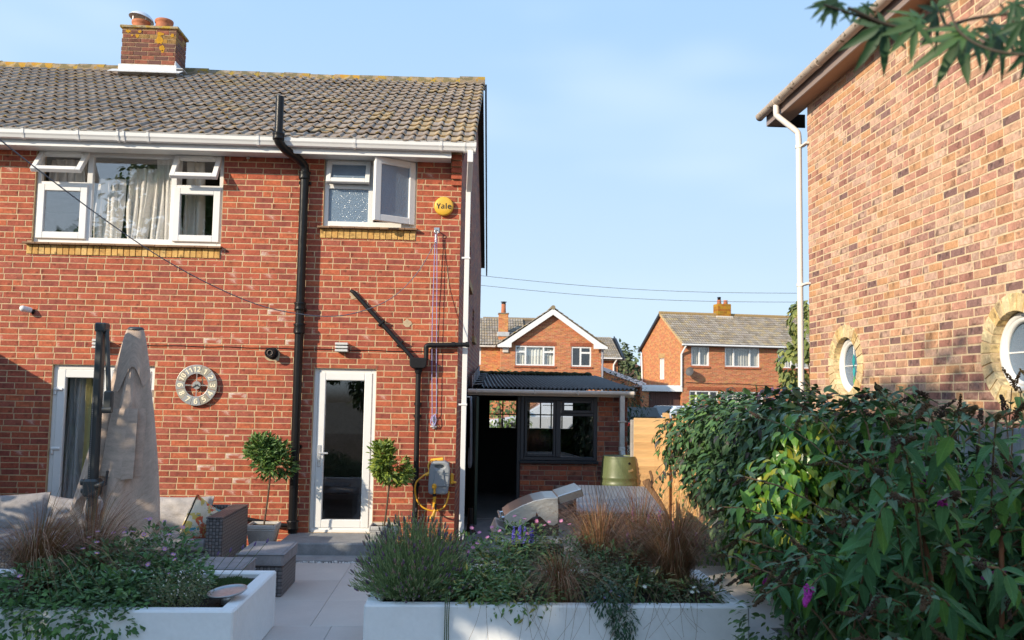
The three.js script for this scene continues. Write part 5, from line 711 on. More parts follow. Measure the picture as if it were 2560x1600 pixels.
// ---------------------------------------------------------------- neighbour's house on the right: long wall facing left
{
  const X = 4.1, Z0 = 0.89, Z1 = 9.6, C1 = [1.89, 2.26], C2 = [4.9, 2.27], RO = 0.44, RI = 0.31;
  const h = thing('brick_house', 'peach and purple brick house close on the right with round windows', 'house', [6.6, 0, 5]);
  const toW = new THREE.Matrix4().makeBasis(V3(0, 0, 1), V3(0, 1, 0), V3(-1, 0, 0)).setPosition(V3(X + 0.0025, 0, 0)); // u = z, face to -x
  part('wall', xf(at(extr(rectPts(Z0 + 0.004, Z1, -0.1, 5.62), 0.3, [circPts(...C1, RI), circPts(...C2, RI)]), [0, 0, -0.3]), toW), M.mortarPale, h);
  part('wall', [cbox(X + 0.31, 9.5, -0.1, 5.6, Z0 + 0.005, Z0 + 0.3, 0.004), cbox(9.2, 9.5, -0.1, 5.5, Z0 + 0.31, Z1, 0.004), cbox(X + 0.31, 9.19, -0.1, 5.6, Z1 - 0.3, Z1 - 0.002, 0.004), cbox(X + 0.31, 9.19, 5.52, 5.6, Z0 + 0.31, Z1 - 0.31, 0.004)], M.farBrick, h);
  const pal = [[0.66, 0.38, 0.24], [0.69, 0.42, 0.27], [0.64, 0.35, 0.21], [0.68, 0.37, 0.19], [0.71, 0.46, 0.33], [0.54, 0.26, 0.17], [0.42, 0.2, 0.15], [0.47, 0.26, 0.2], [0.56, 0.36, 0.27], [0.3, 0.17, 0.15], [0.6, 0.31, 0.22]];
  layBricks({ parent: h, O: [X, 0, 0], ux: [0, 0, 1], n: [-1, 0, 0], x0: Z0, x1: Z1 - 1.5, y0: -0.05, y1: 5.55, set: brickSet(pal, 141), seed: 142, holes: [{ c: C1, r: RO - 0.012 }, { c: C2, r: RO - 0.012 }], jt: 0.0055,
    tone: (r, x, y) => { const q = r(), low = Math.min(0.5, Math.max(0, (2.9 - y) * 0.25) + Math.max(0, (x - 3) * 0.05)); if (q < 0.12 + low * 0.35) return 6 + Math.floor(r() * 1.6); if (q < 0.2 + low * 0.9) return r() < 0.4 ? 9 : 7; if (q < 0.3) return 5; if (q < 0.42) return 10; if (q < 0.5) return 8; return Math.floor(r() * 5); } });
  part('wall', cbox(X + 0.004, X + 0.3, -0.05, 5.5, Z0 - 0.002, Z0 + 0.0035, 0.001), M.sideBrick, h);
  // round windows in rings of yellow brick
  const ym = [[0.8, 0.62, 0.32], [0.84, 0.68, 0.4], [0.78, 0.55, 0.24], [0.76, 0.58, 0.33]].map((c) => mat(c, { map: rep(brickTex, 1.2), roughness: 0.9 })), r = rngOf(19);
  for (const [cz, cy] of [C1, C2]) {
    const w = part('window', [xf(at(ni(new THREE.TorusGeometry(RI - 0.03, 0.036, 12, 64)), [cz, cy, -0.1], [0, 0, 0], [1, 1, 1.3]), toW), xf(at(ni(new THREE.TorusGeometry(RI - 0.065, 0.022, 10, 64)), [cz, cy, -0.085]), toW), ...[[-0.012, 0.012, -RI + 0.06, RI - 0.06]].map(() => xf(cbox(cz - 0.006, cz + 0.006, cy - RI + 0.06, cy + RI - 0.06, -0.108, -0.092, 0.002), toW)), xf(cbox(cz - RI + 0.06, cz + RI - 0.06, cy - 0.006, cy + 0.006, -0.107, -0.093, 0.002), toW)], M.upvc, h, { label: 'round white window' });
    part('pane', xf(rod([cz, cy, -0.104], [cz, cy, -0.098], RI - 0.05, RI - 0.05, 48), toW), M.frosted, w);
    const st = [[0, 0.05, 0.035, 0.08, [0.03, 0.35, 0.38]], [0.005, -0.06, 0.03, 0.07, [0.04, 0.42, 0.45]], [0.01, -0.17, 0.025, 0.06, [0.1, 0.4, 0.12]]];
    for (const [dx, dy, a, b, c] of st) part('stained_pane', xf(at(extr([[0, b], [a, 0], [0, -b], [-a, 0]], 0.004), [cz + dx, cy + dy, -0.094]), toW), mat(c, { roughness: 0.2 }), w);
    const n = 26; for (let k = 0; k < n; k++) { const a0 = k / n * TAU + 0.018, a1 = (k + 1) / n * TAU - 0.018, P = (rr, a) => [cz + Math.cos(a) * rr, cy + Math.sin(a) * rr], am = (a0 + a1) / 2; part('ring_brick', xf(at(extr([P(RI - 0.004, a0), P(RI - 0.004, am), P(RI - 0.004, a1), P(RO, a1), P(RO, am), P(RO, a0)], 0.11, [], 0.003), [0, 0, -0.104 + rnd(r, 0, 0.003)]), toW), ym[Math.floor(r() * 4)], w); }
  }
  // eaves: soffit, fascia, mossy half-round gutter, roof edge
  part('soffit', cbox(X - 0.2, X + 0.02, 5.45, 5.47, 0.06, Z1, 0.003), mat([0.34, 0.2, 0.12], { roughness: 0.6 }), h);
  part('fascia', [cbox(X - 0.22, X - 0.2, 5.44, 5.6, 0.06, Z1, 0.003)], mat([0.3, 0.23, 0.2], { roughness: 0.35 }), h);
  part('eaves_end', cbox(X - 0.2, X + 0.3, 5.44, 5.62, 0.045, 0.06, 0.003), M.blackWood, h);
  const hr = Array.from({ length: 13 }, (_, i) => { const a = Math.PI + i / 12 * Math.PI; return [Math.cos(a) * 0.062, Math.sin(a) * 0.062]; }), hri = hr.slice().reverse().map((p) => [p[0] * 0.92, p[1] * 0.92]);
  const gm = mat([0.56, 0.48, 0.41], { roughness: 0.65, map: rep(tex(256, 256, (u, v) => { const k = 0.75 + 0.4 * fbm(n1, u * 9, v * 9, 9, 4), l = fbm(n2, u * 14, v * 14, 14, 4); return l > 0.64 ? [0.3, 0.27, 0.2] : [k, k * 0.97, k * 0.93]; }), 1.4) });
  const gu = part('gutter', [xf(extr([...hr, ...hri], Z1 - 0.0), new THREE.Matrix4().setPosition(V3(X - 0.285, 5.6, 0.0)))], gm, h);
  for (const z of [0.55, 0.72, 1.9, 3.1]) part('gutter_joint', xf(extr([...hr.map((p) => [p[0] * 1.09, p[1] * 1.09]), ...hri.map((p) => [p[0] * 1.02, p[1] * 1.02])], 0.1), new THREE.Matrix4().setPosition(V3(X - 0.285, 5.6, z))), gm, gu);
  part('gutter_stop', rod([X - 0.285, 5.583, -0.012], [X - 0.285, 5.583, 0.002], 0.052, 0.052, 20), M.blackMatt, gu);
  const rm = mat([0.17, 0.14, 0.12], { map: rep(grain, 1), roughness: 1 });
  part('roof', [xf(extr([[X - 0.31, 5.635], [6.8, 7.6], [9.8, 5.57], [9.8, 5.5], [6.8, 7.5], [X - 0.31, 5.615]], Z1 + 0.3), new THREE.Matrix4().setPosition(V3(0, 0, 0.02)))], rm, h);
  const pm = mat([0.72, 0.68, 0.64], { roughness: 0.4 });
  const dp = part('downpipe', [tube([[X - 0.285, 5.56, 0.62], [X - 0.285, 5.44, 0.62], [X - 0.27, 5.4, 0.625], [X - 0.1, 5.2, 0.74], [X - 0.065, 5.15, 0.76], [X - 0.058, 5.05, 0.765]], 0.036, 40, 14), rod([X - 0.058, -0.02, 0.765], [X - 0.058, 5.08, 0.765], 0.036, 0.036, 20)], pm, h);
  for (const y of [4.98, 3.27, 1.6]) part('pipe_clip', [rod([X - 0.058, y - 0.02, 0.765], [X - 0.058, y + 0.02, 0.765], 0.043, 0.043, 18), cbox(X - 0.05, X + 0.0, y - 0.012, y + 0.012, 0.78, 0.96, 0.003)], pm, dp);
}

// ---------------------------------------------------------------- street beyond: houses, cars, wires
const FT = [[0.3, 0.26, 0.21], [0.35, 0.3, 0.25], [0.27, 0.23, 0.19], [0.38, 0.33, 0.27], [0.33, 0.27, 0.2]];
function farWindow(parent, x0, x1, y0, y1, z, lights, { curtainC, open } = {}) { // lights: x fractions of the mullions, then which have a top light
  const w = part('window', frameRect(x0, x1, y0, y1, z - 0.06, z + 0.03, 0.07, 0.004), M.upvc, parent), xs = [0, ...lights.m, 1].map((f) => lerp(x0 + 0.07, x1 - 0.07, f));
  for (let i = 1; i < xs.length - 1; i++) part('mullion', cbox(xs[i] - 0.045, xs[i] + 0.045, y0 + 0.07, y1 - 0.07, z - 0.055, z + 0.025, 0.004), M.upvc, w);
  for (let i = 0; i < xs.length - 1; i++) { const a = xs[i] + (i ? 0.045 : 0), b = xs[i + 1] - (i < xs.length - 2 ? 0.045 : 0); if (lights.t && lights.t[i]) { const yt = lerp(y0, y1, 0.7); part('transom', cbox(a, b, yt - 0.05, yt + 0.05, z - 0.054, z + 0.024, 0.004), M.upvc, w); part('pane', cbox(a, b, y0 + 0.07, yt - 0.05, z - 0.03, z - 0.02, 0.001), M.glass, w); part('pane', cbox(a, b, yt + 0.05, y1 - 0.07, z - 0.03, z - 0.02, 0.001), M.glass, w); } else part('pane', cbox(a, b, y0 + 0.07, y1 - 0.07, z - 0.03, z - 0.02, 0.001), M.glass, w); }
  part('room_back', cbox(x0 - 0.1, x1 + 0.1, y0 - 0.1, y1 + 0.1, z - 0.8, z - 0.75, 0.001), mat([0.05, 0.045, 0.04]), w);
  if (curtainC) { const n = 60, g = new THREE.PlaneGeometry(x1 - x0 - 0.1, y1 - y0 - 0.1, n, 1), p = g.attributes.position; for (let i = 0; i < p.count; i++) p.setZ(i, 0.03 * Math.sin(p.getX(i) * 38) + 0.02 * Math.sin(p.getX(i) * 13)); g.computeVertexNormals(); part('net_curtain', at(ni(g), [(x0 + x1) / 2, (y0 + y1) / 2, z - 0.16]), mat(curtainC, { side: THREE.DoubleSide, roughness: 1 }), w); }
  return w;
}
{ // house with a white-boarded gable
  const Z = -36.6, h = thing('brick_house', 'red brick house with a white-boarded front gable and curtained upper window', 'house', [4.6, 0, -40]);
  const gable = extr([[1.9, 0], [7.3, 0], [7.3, 4.55], [4.66, 6.45], [1.9, 4.5]], 0.3, [rectPts(2.69, 4.8, 3.43, 4.5), rectPts(5.7, 6.77, 3.42, 4.5)]);
  part('wall', [at(gable, [0, 0, Z - 0.3])], M.farBrick, h); part('wall', cbox(7.0, 7.3, 0, 4.5, Z - 8, Z - 0.31, 0.01), M.farBrick, h);
  part('wall', [extr(rectPts(-4, 2.05, 0, 4.5), 0.3, [rectPts(-0.6, 0.86, 3.45, 4.45)]).translate(0, 0, Z - 1.3)], M.farBrickB, h); part('wall', cbox(1.9, 2.2, 0, 4.5, Z - 0.99, Z - 0.305, 0.01), M.farBrickB, h); part('wall', cbox(1.9, 7.3, 0, 4.4, Z - 9, Z - 8.7, 0.01), M.farBrickB, h);
  const sold = mat([0.4, 0.12, 0.06], { map: rep(brickTex, 1), roughness: 0.9 }); for (const [a, b, y] of [[2.6, 4.9, 4.51], [5.62, 6.85, 4.51]]) { const n = Math.round((b - a) / 0.085); part('lintel', Array.from({ length: n }, (_, i) => cbox(a + i * 0.085 + 0.006, a + (i + 1) * 0.085 - 0.006, y, y + 0.21, Z - 0.02, Z + 0.012, 0.004)), sold, h, { stuff: true }); }
  farWindow(h, 2.69, 4.8, 3.44, 4.49, Z - 0.06, { m: [0.24, 0.73], t: [1, 0, 1] }, { curtainC: [0.6, 0.62, 0.58] }); farWindow(h, 5.7, 6.77, 3.43, 4.49, Z - 0.06, { m: [0.46], t: [0, 1] }); farWindow(h, -0.6, 0.86, 3.46, 4.44, Z - 1.06, { m: [0.5] }, { curtainC: [0.55, 0.55, 0.5] });
  for (const [x0, x1] of [[2.62, 4.87], [5.63, 6.84]]) part('sill', cbox(x0, x1, 3.33, 3.42, Z - 0.04, Z + 0.06, 0.006), sold, h);
  // verge boards with boxed feet
  const vb = (s) => { const x = (u) => 4.66 + s * u; const P = [[x(0), 6.5], [x(2.6), 4.68], [x(2.95), 4.5], [x(2.95), 4.38], [x(2.2), 4.38], [x(2.2), 4.62], [x(0), 6.17]]; return extr(s > 0 ? P : P.slice().reverse(), 0.05, [], 0.004).translate(0, 0, Z + 0.25); };
  part('barge_board', vb(1), M.upvc, h); part('barge_board', vb(-1), M.upvc, h);
  part('soffit', [at(cbox(0, 3.3, -0.01, 0.01, Z - 0.02, Z + 0.26, 0.002), [4.66, 6.42, 0], [0, 0, -0.615]), at(cbox(-3.3, 0, -0.01, 0.01, Z - 0.02, Z + 0.26, 0.002), [4.66, 6.42, 0], [0, 0, 0.61])], M.upvc, h);
  const sl = 1.98 / 2.95, un = V3(0, 0, 0);
  layTiles({ parent: h, O: [7.65, 4.52, Z + 0.3], a: [0, 0, -1], u: [-2.99, 2.05, 0], cols: 18, rows: 11, w: 0.3, g: 0.33, palette: FT, seed: 401 }); layTiles({ parent: h, O: [1.67, 4.52, Z - 5.1], a: [0, 0, 1], u: [2.99, 2.05, 0], cols: 18, rows: 11, w: 0.3, g: 0.33, palette: FT, seed: 402 });
  part('roof', extr([[1.62, 4.45], [4.66, 6.53], [7.7, 4.45], [7.6, 4.4], [4.66, 6.42], [1.7, 4.4]], 8.5).translate(0, 0, Z - 8.3), mat([0.12, 0.1, 0.08], { roughness: 1 }), h);
  const rt = []; for (let k = 0; k < 12; k++) rt.push(at(ni(new THREE.CylinderGeometry(0.12, 0.12, 0.44, 10)), [4.66, 6.56, Z + 0.1 - k * 0.45], [Math.PI / 2, 0, 0])); part('ridge_tile', rt, mat([0.3, 0.24, 0.15], { map: rep(grain, 2), roughness: 1 }), h, { stuff: true });
  // lower wing with its own roof and chimney
  layTiles({ parent: h, O: [-4.2, 4.55, Z - 0.75], a: [1, 0, 0], u: [0, 1.65, -2.9], cols: 25, rows: 10, w: 0.3, g: 0.34, palette: FT, seed: 403 }); part('roof', xf(extr([[-0.7, 4.48], [-3.75, 6.2], [-6.8, 4.48], [-6.8, 4.4], [-3.75, 6.1], [-0.7, 4.42]], 8.3), new THREE.Matrix4().makeBasis(V3(0, 0, 1), V3(0, 1, 0), V3(-1, 0, 0)).setPosition(V3(4.0, 0, Z - 0.05))), mat([0.12, 0.1, 0.08], { roughness: 1 }), h);
  part('ridge_tile', rod([1.0, 6.22, Z - 3.8], [4.4, 6.22, Z - 3.8], 0.11), mat([0.3, 0.23, 0.15], { map: rep(grain, 2) }), h); part('gutter', [cbox(-4.2, 1.75, 4.42, 4.52, Z - 0.82, Z - 0.7, 0.02)], M.upvcOld, h);
  const c = part('chimney', cbox(1.82, 2.34, 4.7, 6.3, Z - 1.9, Z - 1.3, 0.01), M.farBrickB, h); part('capping', cbox(1.78, 2.38, 6.3, 6.36, Z - 1.94, Z - 1.26, 0.01), M.mortarGrey, c); part('chimney_pot', lathe([[0.001, 0], [0.14, 0], [0.12, 0.4], [0.13, 0.5], [0.1, 0.5]], 18, [2.08, 6.36, Z - 1.6]), M.clay, c); part('cowl', [rod([2.08, 6.86, Z - 1.6], [2.08, 6.95, Z - 1.6], 0.12), rod([2.08, 6.97, Z - 1.6], [2.08, 7.0, Z - 1.6], 0.17)], M.black, c); part('flashing', cbox(1.74, 2.42, 5.05, 5.3, Z - 1.32, Z - 1.25, 0.02), M.lead, c);
  part('downpipe', rod([7.38, 0, Z + 0.02], [7.38, 4.4, Z + 0.02], 0.05), mat([0.3, 0.3, 0.34]), h); part('alarm', cbox(2.0, 2.32, 4.1, 4.36, Z, Z + 0.1, 0.05), M.upvcOld, h);
}
{ // narrow house between the two
  const Z = -50, h = thing('brick_house', 'narrow brick house with tiled roof peeping between the two street houses', 'house', [8, 0, -54]);
  part('wall', [cbox(3, 10.5, 0, 4.45, Z - 0.3, Z, 0.01)], M.farBrick, h); part('wall', xf(extr([[0, 0], [7, 0], [7, 4.4], [3.5, 6.0], [0, 4.45]], 0.3), new THREE.Matrix4().makeBasis(V3(0.05, 0, -1).normalize(), V3(0, 1, 0), V3(1, 0, 0)).setPosition(V3(10.3, 0, Z - 0.31))), mat([0.05, 0.05, 0.055], { roughness: 0.8 }), h);
  layTiles({ parent: h, O: [5, 4.5, Z + 0.3], a: [1, 0, 0], u: [0, 1.6, -3.6], cols: 19, rows: 12, w: 0.3, g: 0.335, skew: -0.03, palette: FT, seed: 404 }); part('roof', xf(extr([[0, 4.42], [3.9, 6.1], [7.8, 4.42], [7.8, 4.3], [3.9, 6.0], [0, 4.3]], 7), new THREE.Matrix4().makeBasis(V3(0, 0, -1), V3(0, 1, 0), V3(1, 0, 0)).setPosition(V3(4, 0, Z + 0.28))), mat([0.1, 0.085, 0.07]), h);
  part('gutter', cbox(5, 10.75, 4.4, 4.5, Z + 0.3, Z + 0.42, 0.02), M.upvc, h); part('downpipe', [rod([10.2, 0, Z + 0.1], [10.2, 4.0, Z + 0.1], 0.06), rod([10.2, 4.0, Z + 0.1], [10.4, 4.4, Z + 0.3], 0.06)], M.upvc, h); part('barge_board', [at(cbox(0, 0.08, -0.1, 0.1, -4, 0, 0.01), [10.75, 4.5, Z + 0.3], [0.42, 0, 0])], M.blackWood, h);
}
{ // semi-detached house at the right, turned a little
  const a = 0.13, h = thing('brick_house', 'orange brick house with a plain gable end and tiled roof beyond the hedge', 'house', [12.55, 0, -40], a), L = { local: true };
  const D = 7.2, wl = 16, hol = [rectPts(0.55, 1.65, 3.72, 4.86), rectPts(2.62, 4.78, 3.7, 4.86), rectPts(5.95, 8.1, 3.7, 4.86), rectPts(0.43, 2.2, 0.05, 2.28), rectPts(2.35, 5.0, 1.0, 2.26)];
  part('wall', at(extr(rectPts(0, wl, 0, 4.95), 0.28, hol), [0, 0, -0.28]), M.farBrick, h, L);
  part('wall', xf(extr([[0.29, 0], [D, 0], [D, 4.9], [3.6, 7.0], [0.29, 5.0]], 0.28, [rectPts(3.0, 3.9, 2.95, 4.25)]), new THREE.Matrix4().makeBasis(V3(0, 0, -1), V3(0, 1, 0), V3(1, 0, 0)).setPosition(V3(0.0, 0, 0))), M.farBrickB, h, L); part('wall', cbox(0.002, 0.28, 0, 4.94, -0.29, -0.282, 0.001), M.farBrick, h, L);
  const W = (...q) => { const n0 = h.children.length; h.updateMatrixWorld(true); return q; };
  const fw = (x0, x1, y0, y1, m, t, c) => { const tmp = new THREE.Group(); scene.add(tmp); const w = farWindow(tmp, x0, x1, y0, y1, -0.06, { m, t }, { curtainC: c }); scene.remove(tmp); h.add(w); };
  fw(0.55, 1.65, 3.72, 4.86, [0.46], null, [0.42, 0.42, 0.38]); fw(2.62, 4.78, 3.7, 4.86, [0.24, 0.74], null, [0.4, 0.4, 0.37]); fw(5.95, 8.1, 3.7, 4.86, [0.4, 0.7], null, [0.45, 0.44, 0.38]); fw(0.43, 2.2, 0.05, 2.28, [0.22, 0.72], null, null); fw(2.35, 5.0, 1.0, 2.26, [0.14, 0.9], null, [0.5, 0.48, 0.42]);
  const gw = part('window', xf([cbox(-0.1, 0, 0, 0.001, 0, 0.001)][0], new THREE.Matrix4()), M.upvc, h, L); part('frame', frameRect(3.0, 3.9, 2.95, 4.25, -0.1, 0.0, 0.07).concat([cbox(3.41, 3.49, 3.02, 4.18, -0.09, -0.005, 0.003)]).map((g) => xf(g, new THREE.Matrix4().makeBasis(V3(0, 0, -1), V3(0, 1, 0), V3(1, 0, 0)).multiply(new THREE.Matrix4().makeTranslation(0, 0, 0.15)))), M.upvc, gw, L); part('pane', cbox(0.09, 0.1, 3.0, 4.2, -3.85, -3.05, 0.001), mat([0.6, 0.6, 0.58], { roughness: 0.3 }), gw, L); part('lintel', cbox(-0.012, 0.05, 4.26, 4.55, -4.0, -2.9, 0.004), mat([0.6, 0.38, 0.16], { map: rep(brickTex, 1) }), gw, L);
  const sm = mat([0.42, 0.13, 0.06], { map: rep(brickTex, 1), roughness: 0.9 }), n = 62; part('lintel', Array.from({ length: n }, (_, i) => cbox(0.3 + i * 0.085, 0.3 + i * 0.085 + 0.073, 2.29, 2.5, -0.01, 0.014, 0.004)), sm, h, { local: true, stuff: true });
  for (const [x0, x1] of [[0.5, 1.7], [2.57, 4.83], [5.9, 8.15]]) part('sill', cbox(x0, x1, 3.58, 3.69, -0.03, 0.05, 0.005), sm, h, L);
  h.updateMatrixWorld(true); const AX = V3(1, 0, 0).applyAxisAngle(V3(0, 1, 0), a), NZ = V3(0, 0, 1).applyAxisAngle(V3(0, 1, 0), a), O = V3(-0.12, 4.97, 0.32).applyMatrix4(h.matrixWorld), U = V3(0, 2.08, 0).addScaledVector(NZ, -3.92);
  layTiles({ parent: h, O: O.toArray(), a: AX.toArray(), u: U.toArray(), cols: 40, rows: 13, w: 0.3, g: 0.335, palette: [...FT, [0.4, 0.32, 0.2]], seed: 405 });
  part('roof', xf(extr([[-0.3, 4.9], [3.6, 6.98], [7.5, 4.9], [7.5, 4.82], [3.6, 6.9], [-0.3, 4.82]], 16), new THREE.Matrix4().makeBasis(V3(0, 0, -1), V3(0, 1, 0), V3(1, 0, 0)).setPosition(V3(-0.1, 0, 0))), mat([0.13, 0.11, 0.09]), h, L);
  part('barge_board', at(cbox(-0.06, 0.02, -0.14, 0.0, 0, 4.5, 0.01), [-0.1, 4.98, 0.34], [0.487, Math.PI, 0]), mat([0.62, 0.42, 0.2], { map: rep(grain, 2), roughness: 0.9 }), h, L); part('barge_board', at(cbox(-0.06, 0.02, -0.16, 0.02, -4.5, 0, 0.01), [-0.1, 7.03, -3.6], [-0.49, 0, 0]), M.blackWood, h, L);
  part('ridge_tile', Array.from({ length: 26 }, (_, i) => at(ni(new THREE.CylinderGeometry(0.12, 0.12, 0.44, 10)), [0.1 + i * 0.45, 7.06, -3.6], [0, 0, Math.PI / 2])), mat([0.4, 0.27, 0.12], { map: rep(grain, 2), roughness: 1 }), h, { local: true, stuff: true });
  part('gutter', cbox(-0.15, wl, 4.86, 4.96, 0.3, 0.42, 0.02), M.upvc, h, L); part('downpipe', [rod([-0.07, 2.5, 0.05], [-0.07, 4.35, 0.05], 0.055), rod([-0.07, 4.35, 0.05], [0.1, 4.85, 0.34], 0.055)], M.upvc, h, L); part('downpipe', rod([-0.1, 2.6, -6.8], [-0.1, 4.7, -7.0], 0.055), M.upvc, h, L);
  const c = part('chimney', cbox(3.6, 4.5, 6.6, 7.75, -4.0, -3.3, 0.02), mat([0.6, 0.42, 0.12], { map: rep(brickPattern([[0.5, 0.3, 0.1], [0.7, 0.5, 0.15], [0.6, 0.35, 0.15]], [0.7, 0.55, 0.2], 9), 0.55), roughness: 1 }), h, L); part('flashing', cbox(3.5, 4.6, 6.75, 6.98, -3.35, -3.22, 0.02), M.upvcOld, c, L); for (const x of [3.85, 4.28]) part('chimney_pot', lathe([[0.001, 0], [0.14, 0], [0.12, 0.22], [0.14, 0.26], [0.1, 0.26]], 16, [x, 7.75, -3.65]), M.clay, c, L); part('cowl', rod([3.85, 7.98, -3.65], [3.85, 8.2, -3.65], 0.09, 0.12), M.black, c, L);
  part('satellite_dish', [at(lathe([[0.001, 0], [0.15, 0.02], [0.26, 0.07], [0.26, 0.08], [0.15, 0.03], [0.001, 0.01]], 24), [0.35, 3.35, 0.35], [1.2, 0, 0.9]), rod([0.35, 3.3, 0], [0.35, 3.32, 0.33], 0.02), rod([0.35, 3.25, 0.35], [0.6, 3.4, 0.5], 0.015)], mat([0.06, 0.06, 0.065], { roughness: 0.6 }), h, L);
  part('wall_cable', tube([[0.2, 2.75, 0.02], [2, 2.7, 0.02], [3.5, 2.72, 0.02], [4.6, 2.66, 0.02], [5.6, 2.64, 0.02]], 0.02, 40, 5), mat([0.12, 0.06, 0.04]), h, L);
  const g = thing('garage', 'low garage with flat white-edged roof and brown boarded doors', 'garage', [11.5, 0, -41]); part('roof', [cbox(10.2, 12.55, 2.44, 2.56, -46, -40.02, 0.01), cbox(10.2, 12.55, 2.2, 2.45, -40.02, -39.95, 0.006)], M.upvc, g); part('wall', cbox(10.2, 10.62, 0, 2.44, -40.6, -40.1, 0.01), M.farBrick, g); for (let k = 0; k < 13; k++) part('door_board', cbox(10.63 + k * 0.142, 10.765 + k * 0.142, 0, 2.19, -40.35, -40.3, 0.006), mat([0.1, 0.045, 0.035], { map: rep(grain, 1), roughness: 0.7 }), g);
  const g2 = thing('garage', 'brick outbuilding with a sloping white verge beside the boarded garage', 'garage', [9.2, 0, -43]); part('wall', xf(extr([[0, 0], [3, 0], [3, 2.5], [0, 3.55]], 5), new THREE.Matrix4().setPosition(V3(8.0, 0, -48))), M.farBrickB, g2); part('barge_board', at(cbox(-0.2, 3.2, -0.12, 0.12, 0, 0.06, 0.005), [8.0, 3.65, -42.99], [0, 0, -0.34]), M.upvc, g2);
}
{ // distant hipped roof with a chimney
  const h = thing('distant_house', 'distant house showing only a brown hipped roof and brick chimney', 'house', [15, 0, -75]); const P = [[11, 3], [15.4, 5.35], [20, 3]]; part('roof', extr(P, 7).translate(0, 0, -80), mat([0.26, 0.2, 0.16], { map: rep(brickPattern([[0.5, 0.42, 0.35], [0.62, 0.5, 0.42]], [0.3, 0.26, 0.22], 4), 0.8), roughness: 1 }), h); part('wall', cbox(11.5, 19.5, 0, 3.0, -79.5, -73.2, 0.02), M.farBrick, h); part('chimney', cbox(16.9, 17.6, 3.5, 5.9, -74.5, -73.6, 0.02), M.farBrick, h); for (const x of [17.05, 17.4]) part('chimney_pot', rod([x, 5.9, -74], [x, 6.2, -74], 0.12, 0.1), M.clay, h); part('ridge_tile', rod([15.4, 5.37, -80], [15.4, 5.37, -73], 0.13), mat([0.6, 0.34, 0.1]), h);
}
for (const [x, y, z, x2, y2, label] of [[0.4, 7.27, -30, 15.8, 6.77, 'upper of the two thin wires crossing the sky between the houses'], [0.4, 6.82, -30, 15.8, 6.35, 'lower of the two thin wires crossing the sky between the houses']]) { const pts = []; for (let i = 0; i <= 12; i++) { const t = i / 12; pts.push([lerp(x, x2, t), lerp(y, y2, t) - 0.25 * Math.sin(t * Math.PI) + 0.1, z]); } single('overhead_wire', tube(pts, 0.011, 60, 5), mat([0.1, 0.11, 0.13]), label, 'wire', 'overhead wires'); }
// cars: body shell from a side profile, cabin tapering inwards
function car(label, p, turn, c, estate) {
  const o = thing('parked_car', label, 'car', p, turn), L = { local: true }, pm = mat(c, { phys: true, roughness: 0.35, clearcoat: 1, clearcoatRoughness: 0.05, metalness: 0.1 }), gm = mat([0.02, 0.025, 0.03], { roughness: 0.06, phys: true });
  const body = [[-2.05, 0.28], [-2.1, 0.6], [-2.0, 0.78], [-1.1, 0.93], [-0.9, 0.95], [1.75, 0.98], [2.02, 0.9], [2.1, 0.6], [2.05, 0.28], [1.72, 0.25], [1.68, 0.42], [1.5, 0.6], [1.28, 0.65], [1.05, 0.6], [0.88, 0.42], [0.84, 0.24], [-0.86, 0.24], [-0.9, 0.42], [-1.07, 0.6], [-1.3, 0.65], [-1.52, 0.6], [-1.7, 0.42], [-1.74, 0.25]];
  part('body', at(extr(body, 1.62, [], 0.07, 4), [0, 0, -0.81]), pm, o, L);
  const cab = estate ? [[-0.95, 0.94], [-0.15, 1.42], [1.5, 1.45], [1.95, 0.98]] : [[-0.95, 0.94], [-0.2, 1.4], [0.9, 1.42], [1.75, 0.98]], g = extr(cab, 1.5, [], 0.06), q = g.attributes.position; const taper = (gg) => { const a = gg.attributes.position; for (let i = 0; i < a.count; i++) { const y = a.getY(i); a.setZ(i, (a.getZ(i) - 0.75) * (1 - 0.28 * Math.max(0, y - 0.93))); } gg.computeVertexNormals(); return gg; };
  part('cabin', taper(g), pm, o, L); const sg = cab.map(([x, y], i) => [x * 0.9 + (i < 2 ? 0.04 : 0), y > 1.2 ? y - 0.07 : y + 0.03]);
  for (const s of [-1, 1]) part('side_window', at(extr(sg.map(([x, y]) => [x, y]), 0.02), [0, 0, 0]).translate(0, 0, s > 0 ? 0.7 : -0.72), gm, o, L);
  part('windscreen', at(cbox(-0.36, 0.36 + 0.02, -0.01, 0.012, -0.62, 0.62, 0.005), [-0.62, 1.21, 0], [0, 0, 0.55]), gm, o, L); part('rear_window', at(cbox(-0.24, 0.24, -0.01, 0.014, -0.6, 0.6, 0.005), estate ? [1.83, 1.26, 0] : [1.44, 1.25, 0], [0, 0, estate ? -0.86 : -0.5]), gm, o, L);
  for (const x of [-1.3, 1.28]) for (const s of [-1, 1]) { const w = part('wheel', at(ni(new THREE.TorusGeometry(0.25, 0.085, 10, 28)), [x, 0.33, s * 0.79]), M.blackMatt, o, L); part('rim', rod([x, 0.33, s * 0.77], [x, 0.33, s * 0.84], 0.2, 0.18, 20), M.steel, w, L); }
  for (const s of [-1, 1]) { part('headlight', cbox(-2.17, -2.0, 0.64, 0.76, s * 0.6 - 0.17, s * 0.6 + 0.17, 0.03), mat([0.7, 0.7, 0.72], { roughness: 0.1 }), o, L); part('tail_light', cbox(2.06, 2.18, 0.68, 0.86, s * 0.66 - 0.13, s * 0.66 + 0.13, 0.03), mat([0.4, 0.01, 0.01], { roughness: 0.2 }), o, L); part('mirror', cbox(-0.75, -0.6, 0.98, 1.1, s * 0.94 - 0.1, s * 0.94 + 0.08, 0.03), pm, o, L); }
  part('number_plate', cbox(2.17, 2.185, 0.5, 0.6, -0.26, 0.26, 0.003), mat([0.7, 0.6, 0.1]), o, L); return o;
}
